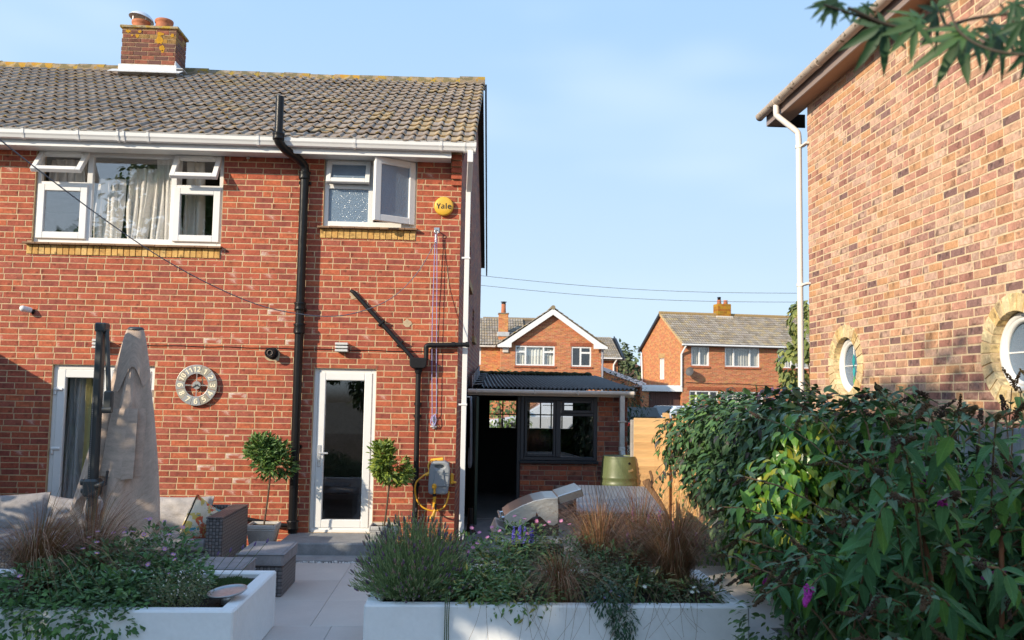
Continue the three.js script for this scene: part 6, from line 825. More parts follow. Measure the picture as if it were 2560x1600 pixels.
car('white car parked before the boarded garage doors', [9.7, 0.05, -31], 0.5, [0.75, 0.75, 0.75], true); car('dark blue car parked beside the brick outbuilding', [6.55, 0.02, -25], -1.35, [0.015, 0.018, 0.03], true); car('silver car glimpsed through the shed windows', [3.1, 0.15, -24], 0.06, [0.5, 0.52, 0.54], true);
struct('road', cbox(-40, 60, -0.099, 0.002, -36, -19, 0.01), mat([0.06, 0.06, 0.062], { map: rep(grain, 1), roughness: 0.95 }));

// ---------------------------------------------------------------- plants
// a leaf one unit long on +Y, face +Z: outline widths along the blade, a fold on the midrib and a droop
function leafGeo(width, prof, { fold = 0.25, droop = 0.25, seg = prof.length - 1, wave = 0 } = {}) {
  const t = [], uv = [], row = (i) => { const v = i / seg, w = prof[i] * width / 2, z = -droop * v * v, y = v * (1 - 0.12 * droop), k = wave * Math.sin(i * 2.3); return [[-w, y, z + fold * w + k * w], [0, y, z], [w, y, z + fold * w - k * w]]; };
  const push = (p, q, r, vp, vq, vr) => { t.push(...p, ...q, ...r); uv.push(p[0] / width + 0.5, vp, q[0] / width + 0.5, vq, r[0] / width + 0.5, vr); };
  for (let i = 0; i < seg; i++) { const A = row(i), B = row(i + 1), va = i / seg, vb = (i + 1) / seg; for (const k of [0, 1]) { push(A[k], A[k + 1], B[k + 1], va, va, vb); push(A[k], B[k + 1], B[k], va, vb, vb); } }
  const g = new THREE.BufferGeometry(); g.setAttribute('position', new THREE.Float32BufferAttribute(t, 3)); g.setAttribute('uv', new THREE.Float32BufferAttribute(uv, 2)); g.computeVertexNormals(); return g;
}
const LEAF = {
  lance: leafGeo(0.3, [0.12, 0.75, 1, 0.85, 0.5, 0.02], { fold: 0.3, droop: 0.3, wave: 0.12 }), lance2: leafGeo(0.26, [0.12, 0.8, 1, 0.8, 0.45, 0.02], { fold: 0.5, droop: 0.55, wave: 0.1 }),
  oval: leafGeo(0.52, [0.1, 0.75, 1, 0.9, 0.55, 0.02], { fold: 0.18, droop: 0.25 }), oval2: leafGeo(0.48, [0.1, 0.8, 1, 0.85, 0.5, 0.04], { fold: 0.35, droop: 0.4 }),
  spoon: leafGeo(0.34, [0.1, 0.3, 0.7, 1, 0.75, 0.1], { fold: 0.2, droop: 0.3 }), bay: leafGeo(0.34, [0.1, 0.8, 1, 0.8, 0.05], { fold: 0.25, droop: 0.15 }), needle: leafGeo(0.09, [0.6, 1, 0.8, 0.1], { fold: 0.2, droop: 0.12 }), small: leafGeo(0.5, [0.2, 1, 0.85, 0.05], { fold: 0.2, droop: 0.2 }), tree: leafGeo(0.75, [0.3, 1, 0.9, 0.1], { fold: 0.15, droop: 0.2 }),
};
const veins = tex(64, 128, gray((u, v) => { const d = Math.abs(u - 0.5) * 2, m = d < 0.06 ? 1.35 : 1, s = Math.abs(((v * 9 - d * 2.2) % 1 + 1) % 1 - 0.5) < 0.07 ? 1.13 : 1; return 0.62 * m * s + 0.1 * fbm(n1, u * 6, v * 6, 6, 2); }), { srgb: false });
const veinsB = tex(64, 128, gray((u, v) => { const d = Math.abs(u - 0.5) * 2, s = Math.sin((v * 9 - d * 2.2) * TAU); return 0.5 + 0.25 * s + (d < 0.08 ? -0.3 : 0); }));
const leafMat = (c, o = {}) => mat(c, { phys: true, side: THREE.DoubleSide, transmission: 0.3, thickness: 0, roughness: 0.85, map: veins, bumpMap: veinsB, bumpScale: 0.0015, ...o });
const white = [1, 1, 1];
const m4 = new THREE.Matrix4();
function leafMatrix(P, a, n, s, w = 1) { const A = a.clone().normalize(); let N = n.clone().addScaledVector(A, -n.dot(A)); if (N.lengthSq() < 1e-6) N = V3(A.y, -A.x, 0.01); N.normalize(); const X = A.clone().cross(N); return new THREE.Matrix4().makeBasis(X, A, N).setPosition(P).multiply(m4.clone().makeScale(s * w, s, s)); }
// items: {P, a, n, s, c}; the nearest become leaves of their own, the rest one mass of foliage
function foliage(parent, items, geos, mats, cols, { max = 0, name = 'leaf', restMat, w = 1 } = {}) {
  items.forEach((t) => { t.d = t.P.distanceTo(EYE) + (inFrame(t.P, -0.01) ? 0 : 1000); }); items.sort((p, q) => p.d - q.d);
  items.slice(0, max).forEach((t, i) => mesh(name, geos[i % geos.length], mats[t.c], parent, leafMatrix(t.P, t.a, t.n, t.s, w)));
  const rest = items.slice(max); geos.forEach((g, k) => {
    const it = rest.filter((_, i) => i % geos.length === k); if (!it.length) return;
    const im = new THREE.InstancedMesh(g, restMat, it.length); im.name = 'foliage'; im.userData.kind = 'stuff'; im.castShadow = im.receiveShadow = true; parent.add(im); parent.updateMatrixWorld(true); const inv = parent.matrixWorld.clone().invert(), cc = new THREE.Color();
    it.forEach((t, i) => { im.setMatrixAt(i, inv.clone().multiply(leafMatrix(t.P, t.a, t.n, t.s, w))); const q = cols[t.c], f = 0.85 + 0.3 * ((i * 0.618) % 1); im.setColorAt(i, cc.setRGB(q[0] * f, q[1] * f, q[2] * f)); });
  });
}
const sph = (r) => { const z = rnd(r, -1, 1), a = r() * TAU, k = Math.sqrt(1 - z * z); return V3(k * Math.cos(a), z, k * Math.sin(a)); };
// leaves over blobs [cx,cy,cz,rx,ry,rz]
function blobLeaves(r, blobs, count, s0, s1, nc, { droop = 0.5, shell = 0.55, up = 0.35, keep, clump = 0 } = {}) {
  const out = [], vol = blobs.map((b) => Math.pow(b[3] * b[4] * b[5], 0.67)), tot = vol.reduce((a, b) => a + b, 0), n0 = noise2(Math.floor(r() * 1e6));
  let guard = 0; while (out.length < count && guard++ < count * 6) {
    let k = r() * tot, i = 0; while (k > vol[i] && i < blobs.length - 1) k -= vol[i++]; const b = blobs[i], d = sph(r), q = Math.pow(lerp(shell, 1, r()), 0.6), P = V3(b[0] + d.x * b[3] * q, b[1] + d.y * b[4] * q, b[2] + d.z * b[5] * q);
    if (clump && fbm(n0, P.x * clump + 50, (P.y + P.z * 0.7) * clump + 50, 256, 2) < 0.42 + 0.1 * r()) continue; if (keep && !keep(P, r)) continue;
    const o = d.clone(), a = o.clone().multiplyScalar(0.8).add(V3(rnd(r, -0.7, 0.7), -droop + rnd(r, -0.3, 0.3), rnd(r, -0.7, 0.7))), n = o.clone().add(V3(rnd(r, -0.5, 0.5), up + 0.3 + rnd(r, -0.2, 0.5), rnd(r, -0.5, 0.5)));
    out.push({ P, a, n, s: rnd(r, s0, s1), c: Math.min(nc - 1, Math.floor(r() * nc)) });
  }
  return out;
}
const barkM = mat([0.16, 0.11, 0.075], { map: rep(grain, 4), roughness: 1, bumpMap: rep(grainB, 5), bumpScale: 0.006 });
const stemM = (c) => mat(c, { roughness: 0.8 });
// ribbon grass: arching blades from a tuft
function blades(r, C, n, len, spread, rise, wid, lean = V3(0, 0, 0), hang = 1) {
  const t = [], g0 = [];
  for (let i = 0; i < n; i++) {
    const a = r() * TAU, q = Math.pow(r(), 0.6), L = len * (0.4 + 0.75 * Math.pow(r(), 0.8)), base = V3(C[0] + Math.cos(a) * 0.07 * q, C[1], C[2] + Math.sin(a) * 0.07 * q), out = V3(Math.cos(a), 0, Math.sin(a)).multiplyScalar(spread * q * rnd(r, 0.6, 1.2)).add(lean), seg = 6, side = V3(-Math.sin(a + rnd(r, -0.6, 0.6)), 0, Math.cos(a)).multiplyScalar(wid * rnd(r, 0.6, 1.3)), kink = rnd(r, -0.12, 0.12);
    let prev = null; for (let k = 0; k <= seg; k++) { const v = k / seg, y = rise * L * (v * 1.25 - hang * (0.25 + 0.75 * q) * v * v * v * 0.85), p = base.clone().addScaledVector(out, L * (0.25 * v + 0.85 * v * v)).add(V3(kink * v * v * L, y, kink * 0.5 * v * L)), w = side.clone().multiplyScalar(Math.max(0.08, 1 - v * v)); const A = p.clone().sub(w), B = p.clone().add(w); if (prev) t.push(prev[0].x, prev[0].y, prev[0].z, prev[1].x, prev[1].y, prev[1].z, B.x, B.y, B.z, prev[0].x, prev[0].y, prev[0].z, B.x, B.y, B.z, A.x, A.y, A.z); prev = [A, B]; }
  }
  return planarUV(fromTris(t));
}
function bronzeGrass(C, label, n, len, seed, o = {}) {
  const r = rngOf(seed), g = thing('bronze_grass', label, 'grass', [C[0], C[1], C[2]], 0, o.group ?? 'bronze sedge clumps in the planters'), cs = [[0.26, 0.11, 0.05], [0.33, 0.17, 0.08], [0.15, 0.13, 0.05], [0.44, 0.28, 0.14]];
  cs.forEach((c, i) => part('blades', blades(r, C, Math.floor(n * [0.4, 0.28, 0.18, 0.14][i]), len, o.spread ?? 0.75, o.rise ?? 0.95, o.wid ?? 0.0021, o.lean ?? V3(0, 0, 0), o.hang ?? 1), mat(c, { phys: true, side: THREE.DoubleSide, roughness: 0.7, transmission: 0.2, thickness: 0 }), g, { stuff: true }));
  return g;
}
// flowers
function daisy(r, s, petals = 14, disc = true) { const out = []; for (let i = 0; i < petals; i++) { const a = i / petals * TAU + rnd(r, -0.1, 0.1); out.push(xf(ni(LEAF.needle), m4.clone().makeRotationY(a).multiply(m4.clone().makeRotationX(Math.PI / 2 - 0.25)).multiply(m4.clone().makeScale(s * 2.8, s, s)))); } return out; }
function daisies(parent, r, spots, s, c, centre = [0.6, 0.4, 0.06], lean = 0.5) {
  const pm = mat(c, { phys: true, side: THREE.DoubleSide, transmission: 0.25, thickness: 0, roughness: 0.8 }), cm = mat(centre, { roughness: 0.9 }), heads = [0, 1, 2].map(() => merge(daisy(r, s))), ce = merge(ni(new THREE.SphereGeometry(s * 0.32, 8, 5)));
  for (const P of spots) { const e = new THREE.Quaternion().setFromEuler(new THREE.Euler(rnd(r, 0, lean * 1.4), r() * TAU, rnd(r, -lean, lean))), M2 = new THREE.Matrix4().compose(P, e, V3(1, 1, 1)); const f = mesh('flower', heads[Math.floor(r() * 3)], pm, parent, M2); const q = new THREE.Mesh(ce, cm); q.name = 'flower_centre'; q.scale.y = 0.6; q.castShadow = true; f.add(q); }
}
const stalks = (r, list, rad) => list.map(([a, b]) => rod(a, b, rad, rad * 0.6, 5));

{ // ---- climber that has swallowed the end of the fence
  const r = rngOf(501), v = thing('climbing_shrub', 'dense dark green climber smothering the fence beyond the buddleia', 'climber', [2.95, 0, 2.4]), B = [];
  for (let z = -0.25; z < 5.6; z += 0.34) { const h = lerp(1.72, 2.0, Math.min(1, (z + 0.3) / 2)) + rnd(r, -0.06, 0.05); B.push([2.93 + rnd(r, -0.05, 0.03), h - 0.42, z, 0.34 + 0.1 * r(), 0.42, 0.38]); if (z > 0.6) B.push([2.86, 1.02 + rnd(r, -0.1, 0.1), z + 0.1, 0.28 + 0.1 * r(), 0.4, 0.36]); if (z > 1.6) B.push([2.85, 0.55, z, 0.26, 0.4, 0.36]); }
  const cols = [[0.04, 0.1, 0.034], [0.058, 0.135, 0.042], [0.032, 0.08, 0.03], [0.05, 0.05, 0.045], [0.08, 0.165, 0.045]], mats = cols.map((c) => leafMat(c.map((q) => q * 1.6), { roughness: 0.55, transmission: 0.12 }));
  const it = blobLeaves(r, B, 9500, 0.075, 0.13, 5, { droop: 0.55, shell: 0.5, up: 0.1 }).map((t) => (t.c === 3 && r() < 0.6 ? { ...t, c: 1 } : t));
  for (let k = 0; k < 9; k++) { const z = rnd(r, 1.2, 4.2), y0 = 1.95, dir = V3(rnd(r, -0.1, 0.35), rnd(r, 0.15, 0.5), rnd(r, -0.8, 0.6)), P0 = V3(2.9, y0, z), pts = []; for (let i = 0; i <= 6; i++) { const P = P0.clone().addScaledVector(dir, i * 0.11).add(V3(0, -0.012 * i * i, 0)); pts.push(P.toArray()); if (i > 1) for (const s of [-1, 1]) it.push({ P, a: V3(s * 0.6, -0.4 + rnd(r, -0.3, 0.3), rnd(r, -0.6, 0.6)), n: V3(0, 1, 0.3), s: rnd(r, 0.045, 0.08), c: 3 }); } part('tendril', tube(pts, 0.004, 20, 5), barkM, v); }
  for (let k = 0; k < 16; k++) { const z = rnd(r, -0.5, 1.1), y = rnd(r, 0.7, 1.6), P0 = V3(2.72, y, z), dir = V3(rnd(r, -0.7, -0.2), rnd(r, -0.5, 0.2), rnd(r, -0.6, 0.2)), pts = []; for (let i = 0; i <= 6; i++) { const P = P0.clone().addScaledVector(dir, i * 0.07).add(V3(0.01 * Math.sin(i * 2), -0.006 * i * i, 0)); pts.push(P.toArray()); if (i > 0) it.push({ P, a: V3(rnd(r, -0.7, 0.7), -0.6, rnd(r, -0.7, 0.7)), n: V3(-0.3, 0.6, 0.6), s: rnd(r, 0.045, 0.085), c: Math.floor(r() * 4) }); } part('tendril', tube(pts, 0.004, 16, 5), barkM, v); }
  foliage(v, it, [LEAF.oval, LEAF.oval2], mats, cols.map((c) => c.map((q) => q * 1.6)), { max: 300, restMat: leafMat(white, { roughness: 0.55, transmission: 0.12 }) });
  for (let k = 0; k < 7; k++) { const z = 0.3 + k * 0.7; part('stem', tube([[3.0, 0, z], [2.95, 0.6, z + 0.1], [3.0, 1.2, z - 0.05], [2.92, 1.7, z + 0.1]], 0.014, 20, 6), barkM, v); }
}
{ // ---- camellia catching the sun
  const r = rngOf(511), c = thing('camellia_bush', 'glossy yellow-green camellia leaves caught by sun in front of the climber', 'shrub', [2.3, 0, 5.1]), cols = [[0.075, 0.19, 0.025], [0.12, 0.25, 0.025], [0.05, 0.13, 0.025], [0.26, 0.28, 0.025], [0.09, 0.21, 0.03]], mats = cols.map((q) => leafMat(q.map((k) => k * 1.5), { roughness: 0.28, transmission: 0.3, bumpScale: 0.0006 }));
  const B = [[2.22, 1.3, 5.2, 0.3, 0.3, 0.34], [2.42, 1.6, 5.1, 0.28, 0.24, 0.3], [2.1, 0.98, 5.3, 0.3, 0.3, 0.32], [2.55, 1.2, 5.2, 0.32, 0.4, 0.4], [2.4, 0.8, 5.3, 0.35, 0.3, 0.35], [1.98, 1.12, 5.3, 0.16, 0.14, 0.2]];
  foliage(c, blobLeaves(r, B, 2100, 0.07, 0.115, 5, { droop: 0.9, shell: 0.3 }), [LEAF.oval, LEAF.oval2], mats, cols.map((q) => q.map((k) => k * 1.5)), { max: 300, w: 1.15, restMat: leafMat(white, { roughness: 0.28, transmission: 0.3, bumpScale: 0.0006 }) });
  for (let k = 0; k < 8; k++) { const a = k * 0.8; part('branch', tube([[2.35, 0, 5.15], [2.33 + 0.1 * Math.cos(a), 0.5, 5.15 + 0.1 * Math.sin(a)], [2.3 + 0.28 * Math.cos(a), 1.3, 5.2 + 0.25 * Math.sin(a)]], 0.012, 16, 6), barkM, c); }
}
{ // ---- buddleia: arching stems with paired leaves, brown and magenta spikes
  const r = rngOf(521), b = thing('buddleia_bush', 'big buddleia with long leaves, brown seed heads and magenta flower spikes', 'shrub', [2.5, 0, 7.0]), it = [], stems = [], cols = [[0.055, 0.155, 0.06], [0.075, 0.195, 0.065], [0.045, 0.125, 0.045], [0.085, 0.2, 0.035], [0.13, 0.22, 0.14]], mats = cols.map((q) => leafMat(q.map((k) => k * 1.55), { roughness: 0.8, transmission: 0.22, specularIntensity: 0.5 }));
  const spike = (len, rad, seed, n) => { const q = rngOf(seed), out = []; for (let i = 0; i < n; i++) { const v = Math.pow(q(), 0.85), a = q() * TAU, R = rad * Math.sqrt(q()) * (1 - v * 0.75); out.push(at(ni(new THREE.IcosahedronGeometry(rad * rnd(q, 0.16, 0.3), 0)), [R * Math.cos(a), v * len, R * Math.sin(a)], [q() * 3, q() * 3, 0])); } return merge(out); };
  const brown = [spike(0.12, 0.018, 1, 120), spike(0.09, 0.021, 2, 120), spike(0.16, 0.017, 3, 150)], mag = [spike(0.11, 0.024, 4, 150), spike(0.07, 0.022, 5, 100)], bm = [mat([0.07, 0.042, 0.02], { roughness: 1 }), mat([0.09, 0.065, 0.026], { roughness: 1 }), mat([0.05, 0.032, 0.022], { roughness: 1 })], mm = mat([0.36, 0.025, 0.26], { roughness: 0.8 });
  let nm = 0; const placeSpike = (P, d, big) => { const m = leafMatrix(P, d, V3(0.1, 1, 0.2), 1); if (big) mesh('flower_spike', mag[nm++ % 2], mm, b, m); else mesh('seed_head', brown[Math.floor(r() * 3)], bm[Math.floor(r() * 3)], b, m); };
  const N = 165; for (let k = 0; k < N; k++) {
    const root = V3(rnd(r, 2.0, 2.95), rnd(r, 0, 0.5), rnd(r, 6.0, 7.6)), th = r() * TAU, hgt = rnd(r, 0.85, 1.98), tip = V3(lerp(1.5, 3.45, r()), hgt, lerp(5.7, 8.15, r())); if (tip.x < 1.5 && tip.y > 1.45) tip.y -= 0.35; if (tip.z > 7.7 && tip.x < 1.6) tip.x += 0.4;
    { const q = tip.clone().project(camera), sx = (q.x + 1) * 1280, sy = (1 - q.y) * 800; if (sx < 2080 && sy < 1330 - (sx - 1800) * 0.3 && r() < 0.85) { tip.y = Math.max(0.25, tip.y - (1380 - sy) / 2247 * (EYE.z - tip.z) - rnd(r, 0, 0.2)); } else if (sy < 985) tip.y -= (985 - sy) / 2247 * (EYE.z - tip.z); }
    const mid = root.clone().lerp(tip, 0.55).add(V3(0, 0.32 * hgt, 0)); mid.y = Math.min(mid.y, tip.y + 0.15); const cv = new THREE.QuadraticBezierCurve3(root, mid, tip), L = cv.getLength();
    stems.push(ni(new THREE.TubeGeometry(cv, 10, rnd(r, 0.003, 0.006), 5)));
    const pairs = Math.max(5, Math.round(L / 0.085)); let rot = r() * 3;
    for (let i = 2; i <= pairs; i++) { const u = i / pairs, P = cv.getPoint(u), T = cv.getTangent(u), s1 = T.clone().cross(V3(0, 1, 0.01)).normalize(), s2 = s1.clone().cross(T).normalize(); rot += Math.PI / 2; for (const sg of [-1, 1]) { const side = s1.clone().multiplyScalar(Math.cos(rot) * sg).addScaledVector(s2, Math.sin(rot) * sg); const young = u > 0.9; it.push({ P, a: side.addScaledVector(T, young ? 1.2 : 0.45).add(V3(0, young ? 0.1 : -0.45 + rnd(r, -0.25, 0.25), 0)), n: V3(rnd(r, -0.3, 0.3), 1, rnd(r, -0.3, 0.5)), s: young ? rnd(r, 0.05, 0.085) : rnd(r, 0.075, 0.175) * (0.75 + 0.25 * Math.sin(u * Math.PI)), c: young ? 4 : Math.floor(r() * 4) }); } }
    const T = cv.getTangent(1); placeSpike(tip, T.clone().add(V3(0, rnd(r, -0.9, 0.3), 0)), r() < 0.045); for (let j = 0; j < 1; j++) if (r() < 0.75) { const u = rnd(r, 0.72, 0.95); placeSpike(cv.getPoint(u), V3(rnd(r, -1, 1), rnd(r, -0.5, 0.5), rnd(r, -1, 1)), r() < 0.02); }
  }
  // sprays that stand against the neighbour's wall
  for (let k = 0; k < 30; k++) { const x = rnd(r, 2.15, 3.4), z = rnd(r, 6.2, 7.3), P = V3(x, 1.82 + rnd(r, -0.12, 0.16) + 0.04 * Math.sin(x * 5), z), d = V3(rnd(r, -0.9, 0.9), rnd(r, -0.2, 0.8), rnd(r, -0.5, 0.5)); placeSpike(P, d, r() < 0.03); stems.push(rod(P.clone().addScaledVector(d, -0.1).add(V3(0, -0.25, 0)).toArray(), P.toArray(), 0.004, 0.003, 5)); for (let j = 0; j < 5; j++) it.push({ P: P.clone().add(V3(rnd(r, -0.06, 0.06), -0.05 - 0.04 * j, rnd(r, -0.06, 0.06))), a: V3(rnd(r, -1, 1), rnd(r, -0.4, 0.4), rnd(r, -1, 1)), n: V3(0, 1, 0.2), s: rnd(r, 0.08, 0.14), c: Math.floor(r() * 5) }); }
  part('stems', stems, stemM([0.16, 0.1, 0.05]), b, { stuff: true });
  for (let k = 0; k < 5; k++) { const x = 2.05 + k * 0.22, z = 7.5 + 0.1 * Math.sin(k * 3); part('cane', tube([[x, 0, z], [x + 0.04, 0.6, z + 0.05], [x + 0.15 * Math.sin(k), 1.3, z - 0.05]], 0.011, 16, 7), mat([0.2, 0.085, 0.04], { roughness: 0.8, map: rep(grain, 4) }), b); }
  foliage(b, it, [LEAF.lance, LEAF.lance2], mats, cols.map((q) => q.map((k) => k * 1.55)), { max: 300, w: 1.4, restMat: leafMat(white, { roughness: 0.8, transmission: 0.22, specularIntensity: 0.5 }) });
}
{ // ---- low growth at the planter's right end
  const r = rngOf(531), o = thing('cranesbill', 'low green clump with small pink flowers at the right end of the white planter', 'plant', [2.0, 0, 5.7]), cols = [[0.07, 0.16, 0.03], [0.1, 0.2, 0.035], [0.05, 0.12, 0.03]], mats = cols.map((q) => leafMat(q));
  const B = [[2.05, 0.42, 5.55, 0.3, 0.3, 0.3], [1.75, 0.2, 5.9, 0.3, 0.25, 0.3], [2.2, 0.3, 6.0, 0.4, 0.35, 0.4], [1.5, 0.12, 6.1, 0.25, 0.2, 0.3]];
  foliage(o, blobLeaves(r, B, 1100, 0.035, 0.07, 3, { droop: 0.3 }), [LEAF.small, LEAF.oval], mats, cols.map((q) => q.map((k) => k * 1.5)), { max: 120, restMat: leafMat(white) });
  daisies(o, r, Array.from({ length: 9 }, () => V3(1.55 + rnd(r, -0.12, 0.15), 0.36 + rnd(r, -0.06, 0.06), 6.1 + rnd(r, -0.15, 0.1))), 0.014, [0.75, 0.2, 0.55]);
}
{ // ---- left planter
  bronzeGrass([-3.05, 0.38, 4.62], 'bronze grass clump at the far left of the left planter, before the sofa', 1500, 0.98, 601, { spread: 1.0, rise: 0.8, wid: 0.0022, lean: V3(0.22, 0, 0), hang: 1.15 });
  bronzeGrass([-2.78, 0.38, 4.35], 'thin pale grass tuft rising before the parasol in the left planter', 480, 0.98, 602, { spread: 0.85, rise: 0.92, lean: V3(0.15, 0, 0) });
  const r = rngOf(611), d = thing('daisy_mound', 'green mound of lilac daisies spilling over the left planter', 'daisies', [-2.5, 0.4, 4.9]), cols = [[0.06, 0.165, 0.04], [0.085, 0.21, 0.045], [0.05, 0.13, 0.04], [0.12, 0.25, 0.06]], mats = cols.map((q) => leafMat(q.map((k) => k * 1.5)));
  const B = [[-2.5, 0.5, 4.7, 0.45, 0.3, 0.38], [-2.3, 0.52, 4.4, 0.42, 0.34, 0.32], [-2.8, 0.45, 5.0, 0.4, 0.27, 0.3], [-2.4, 0.42, 5.05, 0.42, 0.25, 0.26], [-2.62, 0.38, 5.24, 0.34, 0.17, 0.12], [-3.0, 0.36, 5.24, 0.34, 0.19, 0.13], [-2.05, 0.48, 4.7, 0.28, 0.22, 0.28], [-2.3, 0.34, 5.24, 0.25, 0.16, 0.1]];
  foliage(d, blobLeaves(r, B, 9500, 0.035, 0.062, 4, { droop: 0.1, up: 0.6, shell: 0.35 }), [LEAF.spoon, LEAF.small], mats, cols.map((q) => q.map((k) => k * 1.5)), { max: 300, restMat: leafMat(white), w: 1.1 });
  const top = (x, z) => { let y = 0.42; for (const b of B) { const q = 1 - Math.pow((x - b[0]) / b[3], 2) - Math.pow((z - b[2]) / b[5], 2); if (q > 0) y = Math.max(y, b[1] + b[4] * Math.sqrt(q)); } return y; };
  const sp = [[-2.28, 4.3], [-2.18, 4.25], [-2.12, 4.3], [-2.4, 4.35], [-2.33, 4.4], [-2.5, 4.45], [-2.55, 4.5], [-2.02, 4.45], [-1.98, 4.5], [-2.45, 4.62], [-2.42, 4.55], [-2.6, 4.68], [-2.82, 4.7], [-2.58, 4.82], [-2.62, 4.9], [-2.1, 4.75], [-2.05, 4.8], [-1.99, 4.85], [-2.18, 4.92], [-2.02, 4.95], [-2.86, 5.25], [-2.48, 4.98], [-2.7, 4.6], [-2.15, 4.55], [-2.3, 4.6]].map(([x, z]) => V3(x + rnd(r, -0.02, 0.02), top(x, z) + rnd(r, 0.02, 0.06), z)); daisies(d, r, sp, 0.021, [0.58, 0.28, 0.58], [0.7, 0.45, 0.08], 0.5);
  const h = thing('thyme_clump', 'olive green herb clump with tiny white flowers beside the metal dish', 'herb', [-1.95, 0.4, 4.98]), hc = [[0.12, 0.15, 0.035], [0.16, 0.17, 0.04], [0.08, 0.12, 0.03]], hm = hc.map((q) => leafMat(q)); const hit = []; for (let k = 0; k < 150; k++) { const a = r() * TAU, q = Math.sqrt(r()), P0 = V3(-1.95 + Math.cos(a) * 0.2 * q, 0.39, 4.97 + Math.sin(a) * 0.17 * q), T = V3(Math.cos(a) * q * 0.5, 1, Math.sin(a) * q * 0.5).normalize(), L = rnd(r, 0.16, 0.3) * (1.1 - 0.4 * q); for (let i = 1; i < 16; i++) hit.push({ P: P0.clone().addScaledVector(T, L * i / 15), a: V3(rnd(r, -1, 1), 0.6, rnd(r, -1, 1)), n: V3(0, 1, 0.3), s: rnd(r, 0.012, 0.022), c: Math.floor(r() * 3) }); } foliage(h, hit, [LEAF.small], hm, hc.map((q) => q.map((k) => k * 1.6)), { restMat: leafMat(white) });
  part('flowers', Array.from({ length: 46 }, () => { const a = r() * TAU, q = r(); return at(ni(new THREE.IcosahedronGeometry(0.005, 0)), [-1.93 + Math.cos(a) * 0.2 * q, 0.56 + rnd(r, -0.08, 0.08), 5.0 + Math.sin(a) * 0.16 * q]); }), mat([0.75, 0.72, 0.6]), h, { stuff: true });
  const mo = thing('moss_cushion', 'small bright green cushion plant at the far corner of the left planter', 'plant', [-1.72, 0.4, 4.3]), mi = []; for (let k = 0; k < 700; k++) { const a = r() * TAU, q = Math.sqrt(r()); mi.push({ P: V3(-1.74 + Math.cos(a) * 0.14 * q, 0.4 + 0.03 * (1 - q), 4.3 + Math.sin(a) * 0.16 * q), a: V3(rnd(r, -0.6, 0.6), 1, rnd(r, -0.6, 0.6)), n: V3(0, 0.3, 1), s: rnd(r, 0.025, 0.05), c: 0 }); } foliage(mo, mi, [LEAF.needle], [], [[0.08, 0.17, 0.03]], { restMat: leafMat(white), w: 1.6 });
  const rd = thing('red_pink', 'small crimson flower on a thin stem beside the parasol pole', 'flower', [-2.9, 0.4, 4.3]); part('stem', rod([-2.78, 0.38, 4.3], [-2.78, 0.72, 4.3], 0.003), stemM([0.08, 0.14, 0.05]), rd); daisies(rd, r, [V3(-2.78, 0.73, 4.3), V3(-2.765, 0.72, 4.31), V3(-2.79, 0.715, 4.315)], 0.014, [0.5, 0.015, 0.06], [0.3, 0.02, 0.04]);
  const lv = thing('lavender_stalks', 'few lavender stalks leaning out by the rattan stools', 'lavender', [-1.85, 0.4, 4.1]); for (let k = 0; k < 5; k++) { const x = -1.95 + k * 0.07, e = [x + 0.05 + 0.08 * k * 0.3, 0.6 + 0.025 * k, 4.15]; part('stem', rod([x - 0.1, 0.4, 4.1], e, 0.0022), stemM([0.1, 0.15, 0.07]), lv); part('flower_spike', at(lathe([[0.001, 0], [0.007, 0.008], [0.008, 0.025], [0.001, 0.045]], 7), [e[0], e[1] - 0.005, e[2]], [0, 0, -0.4]), mat([0.14, 0.09, 0.22]), lv); }
  const bl = thing('broad_leaf', 'large round green leaf poking in at the left edge of the planter', 'leaf plant', [-3.3, 0.4, 5.0]); part('stem', rod([-3.2, 0.38, 4.95], [-3.07, 0.62, 5.1], 0.004), stemM([0.08, 0.14, 0.05]), bl); for (const [P, a, s] of [[V3(-3.08, 0.61, 5.1), V3(0.7, -0.4, 0.5), 0.1], [V3(-3.14, 0.58, 5.05), V3(0.3, -0.7, 0.7), 0.09]]) mesh('leaf', LEAF.oval, leafMat([0.09, 0.24, 0.06]), bl, leafMatrix(P, a, V3(0.2, 0.6, 0.8), s, 1.6));
}
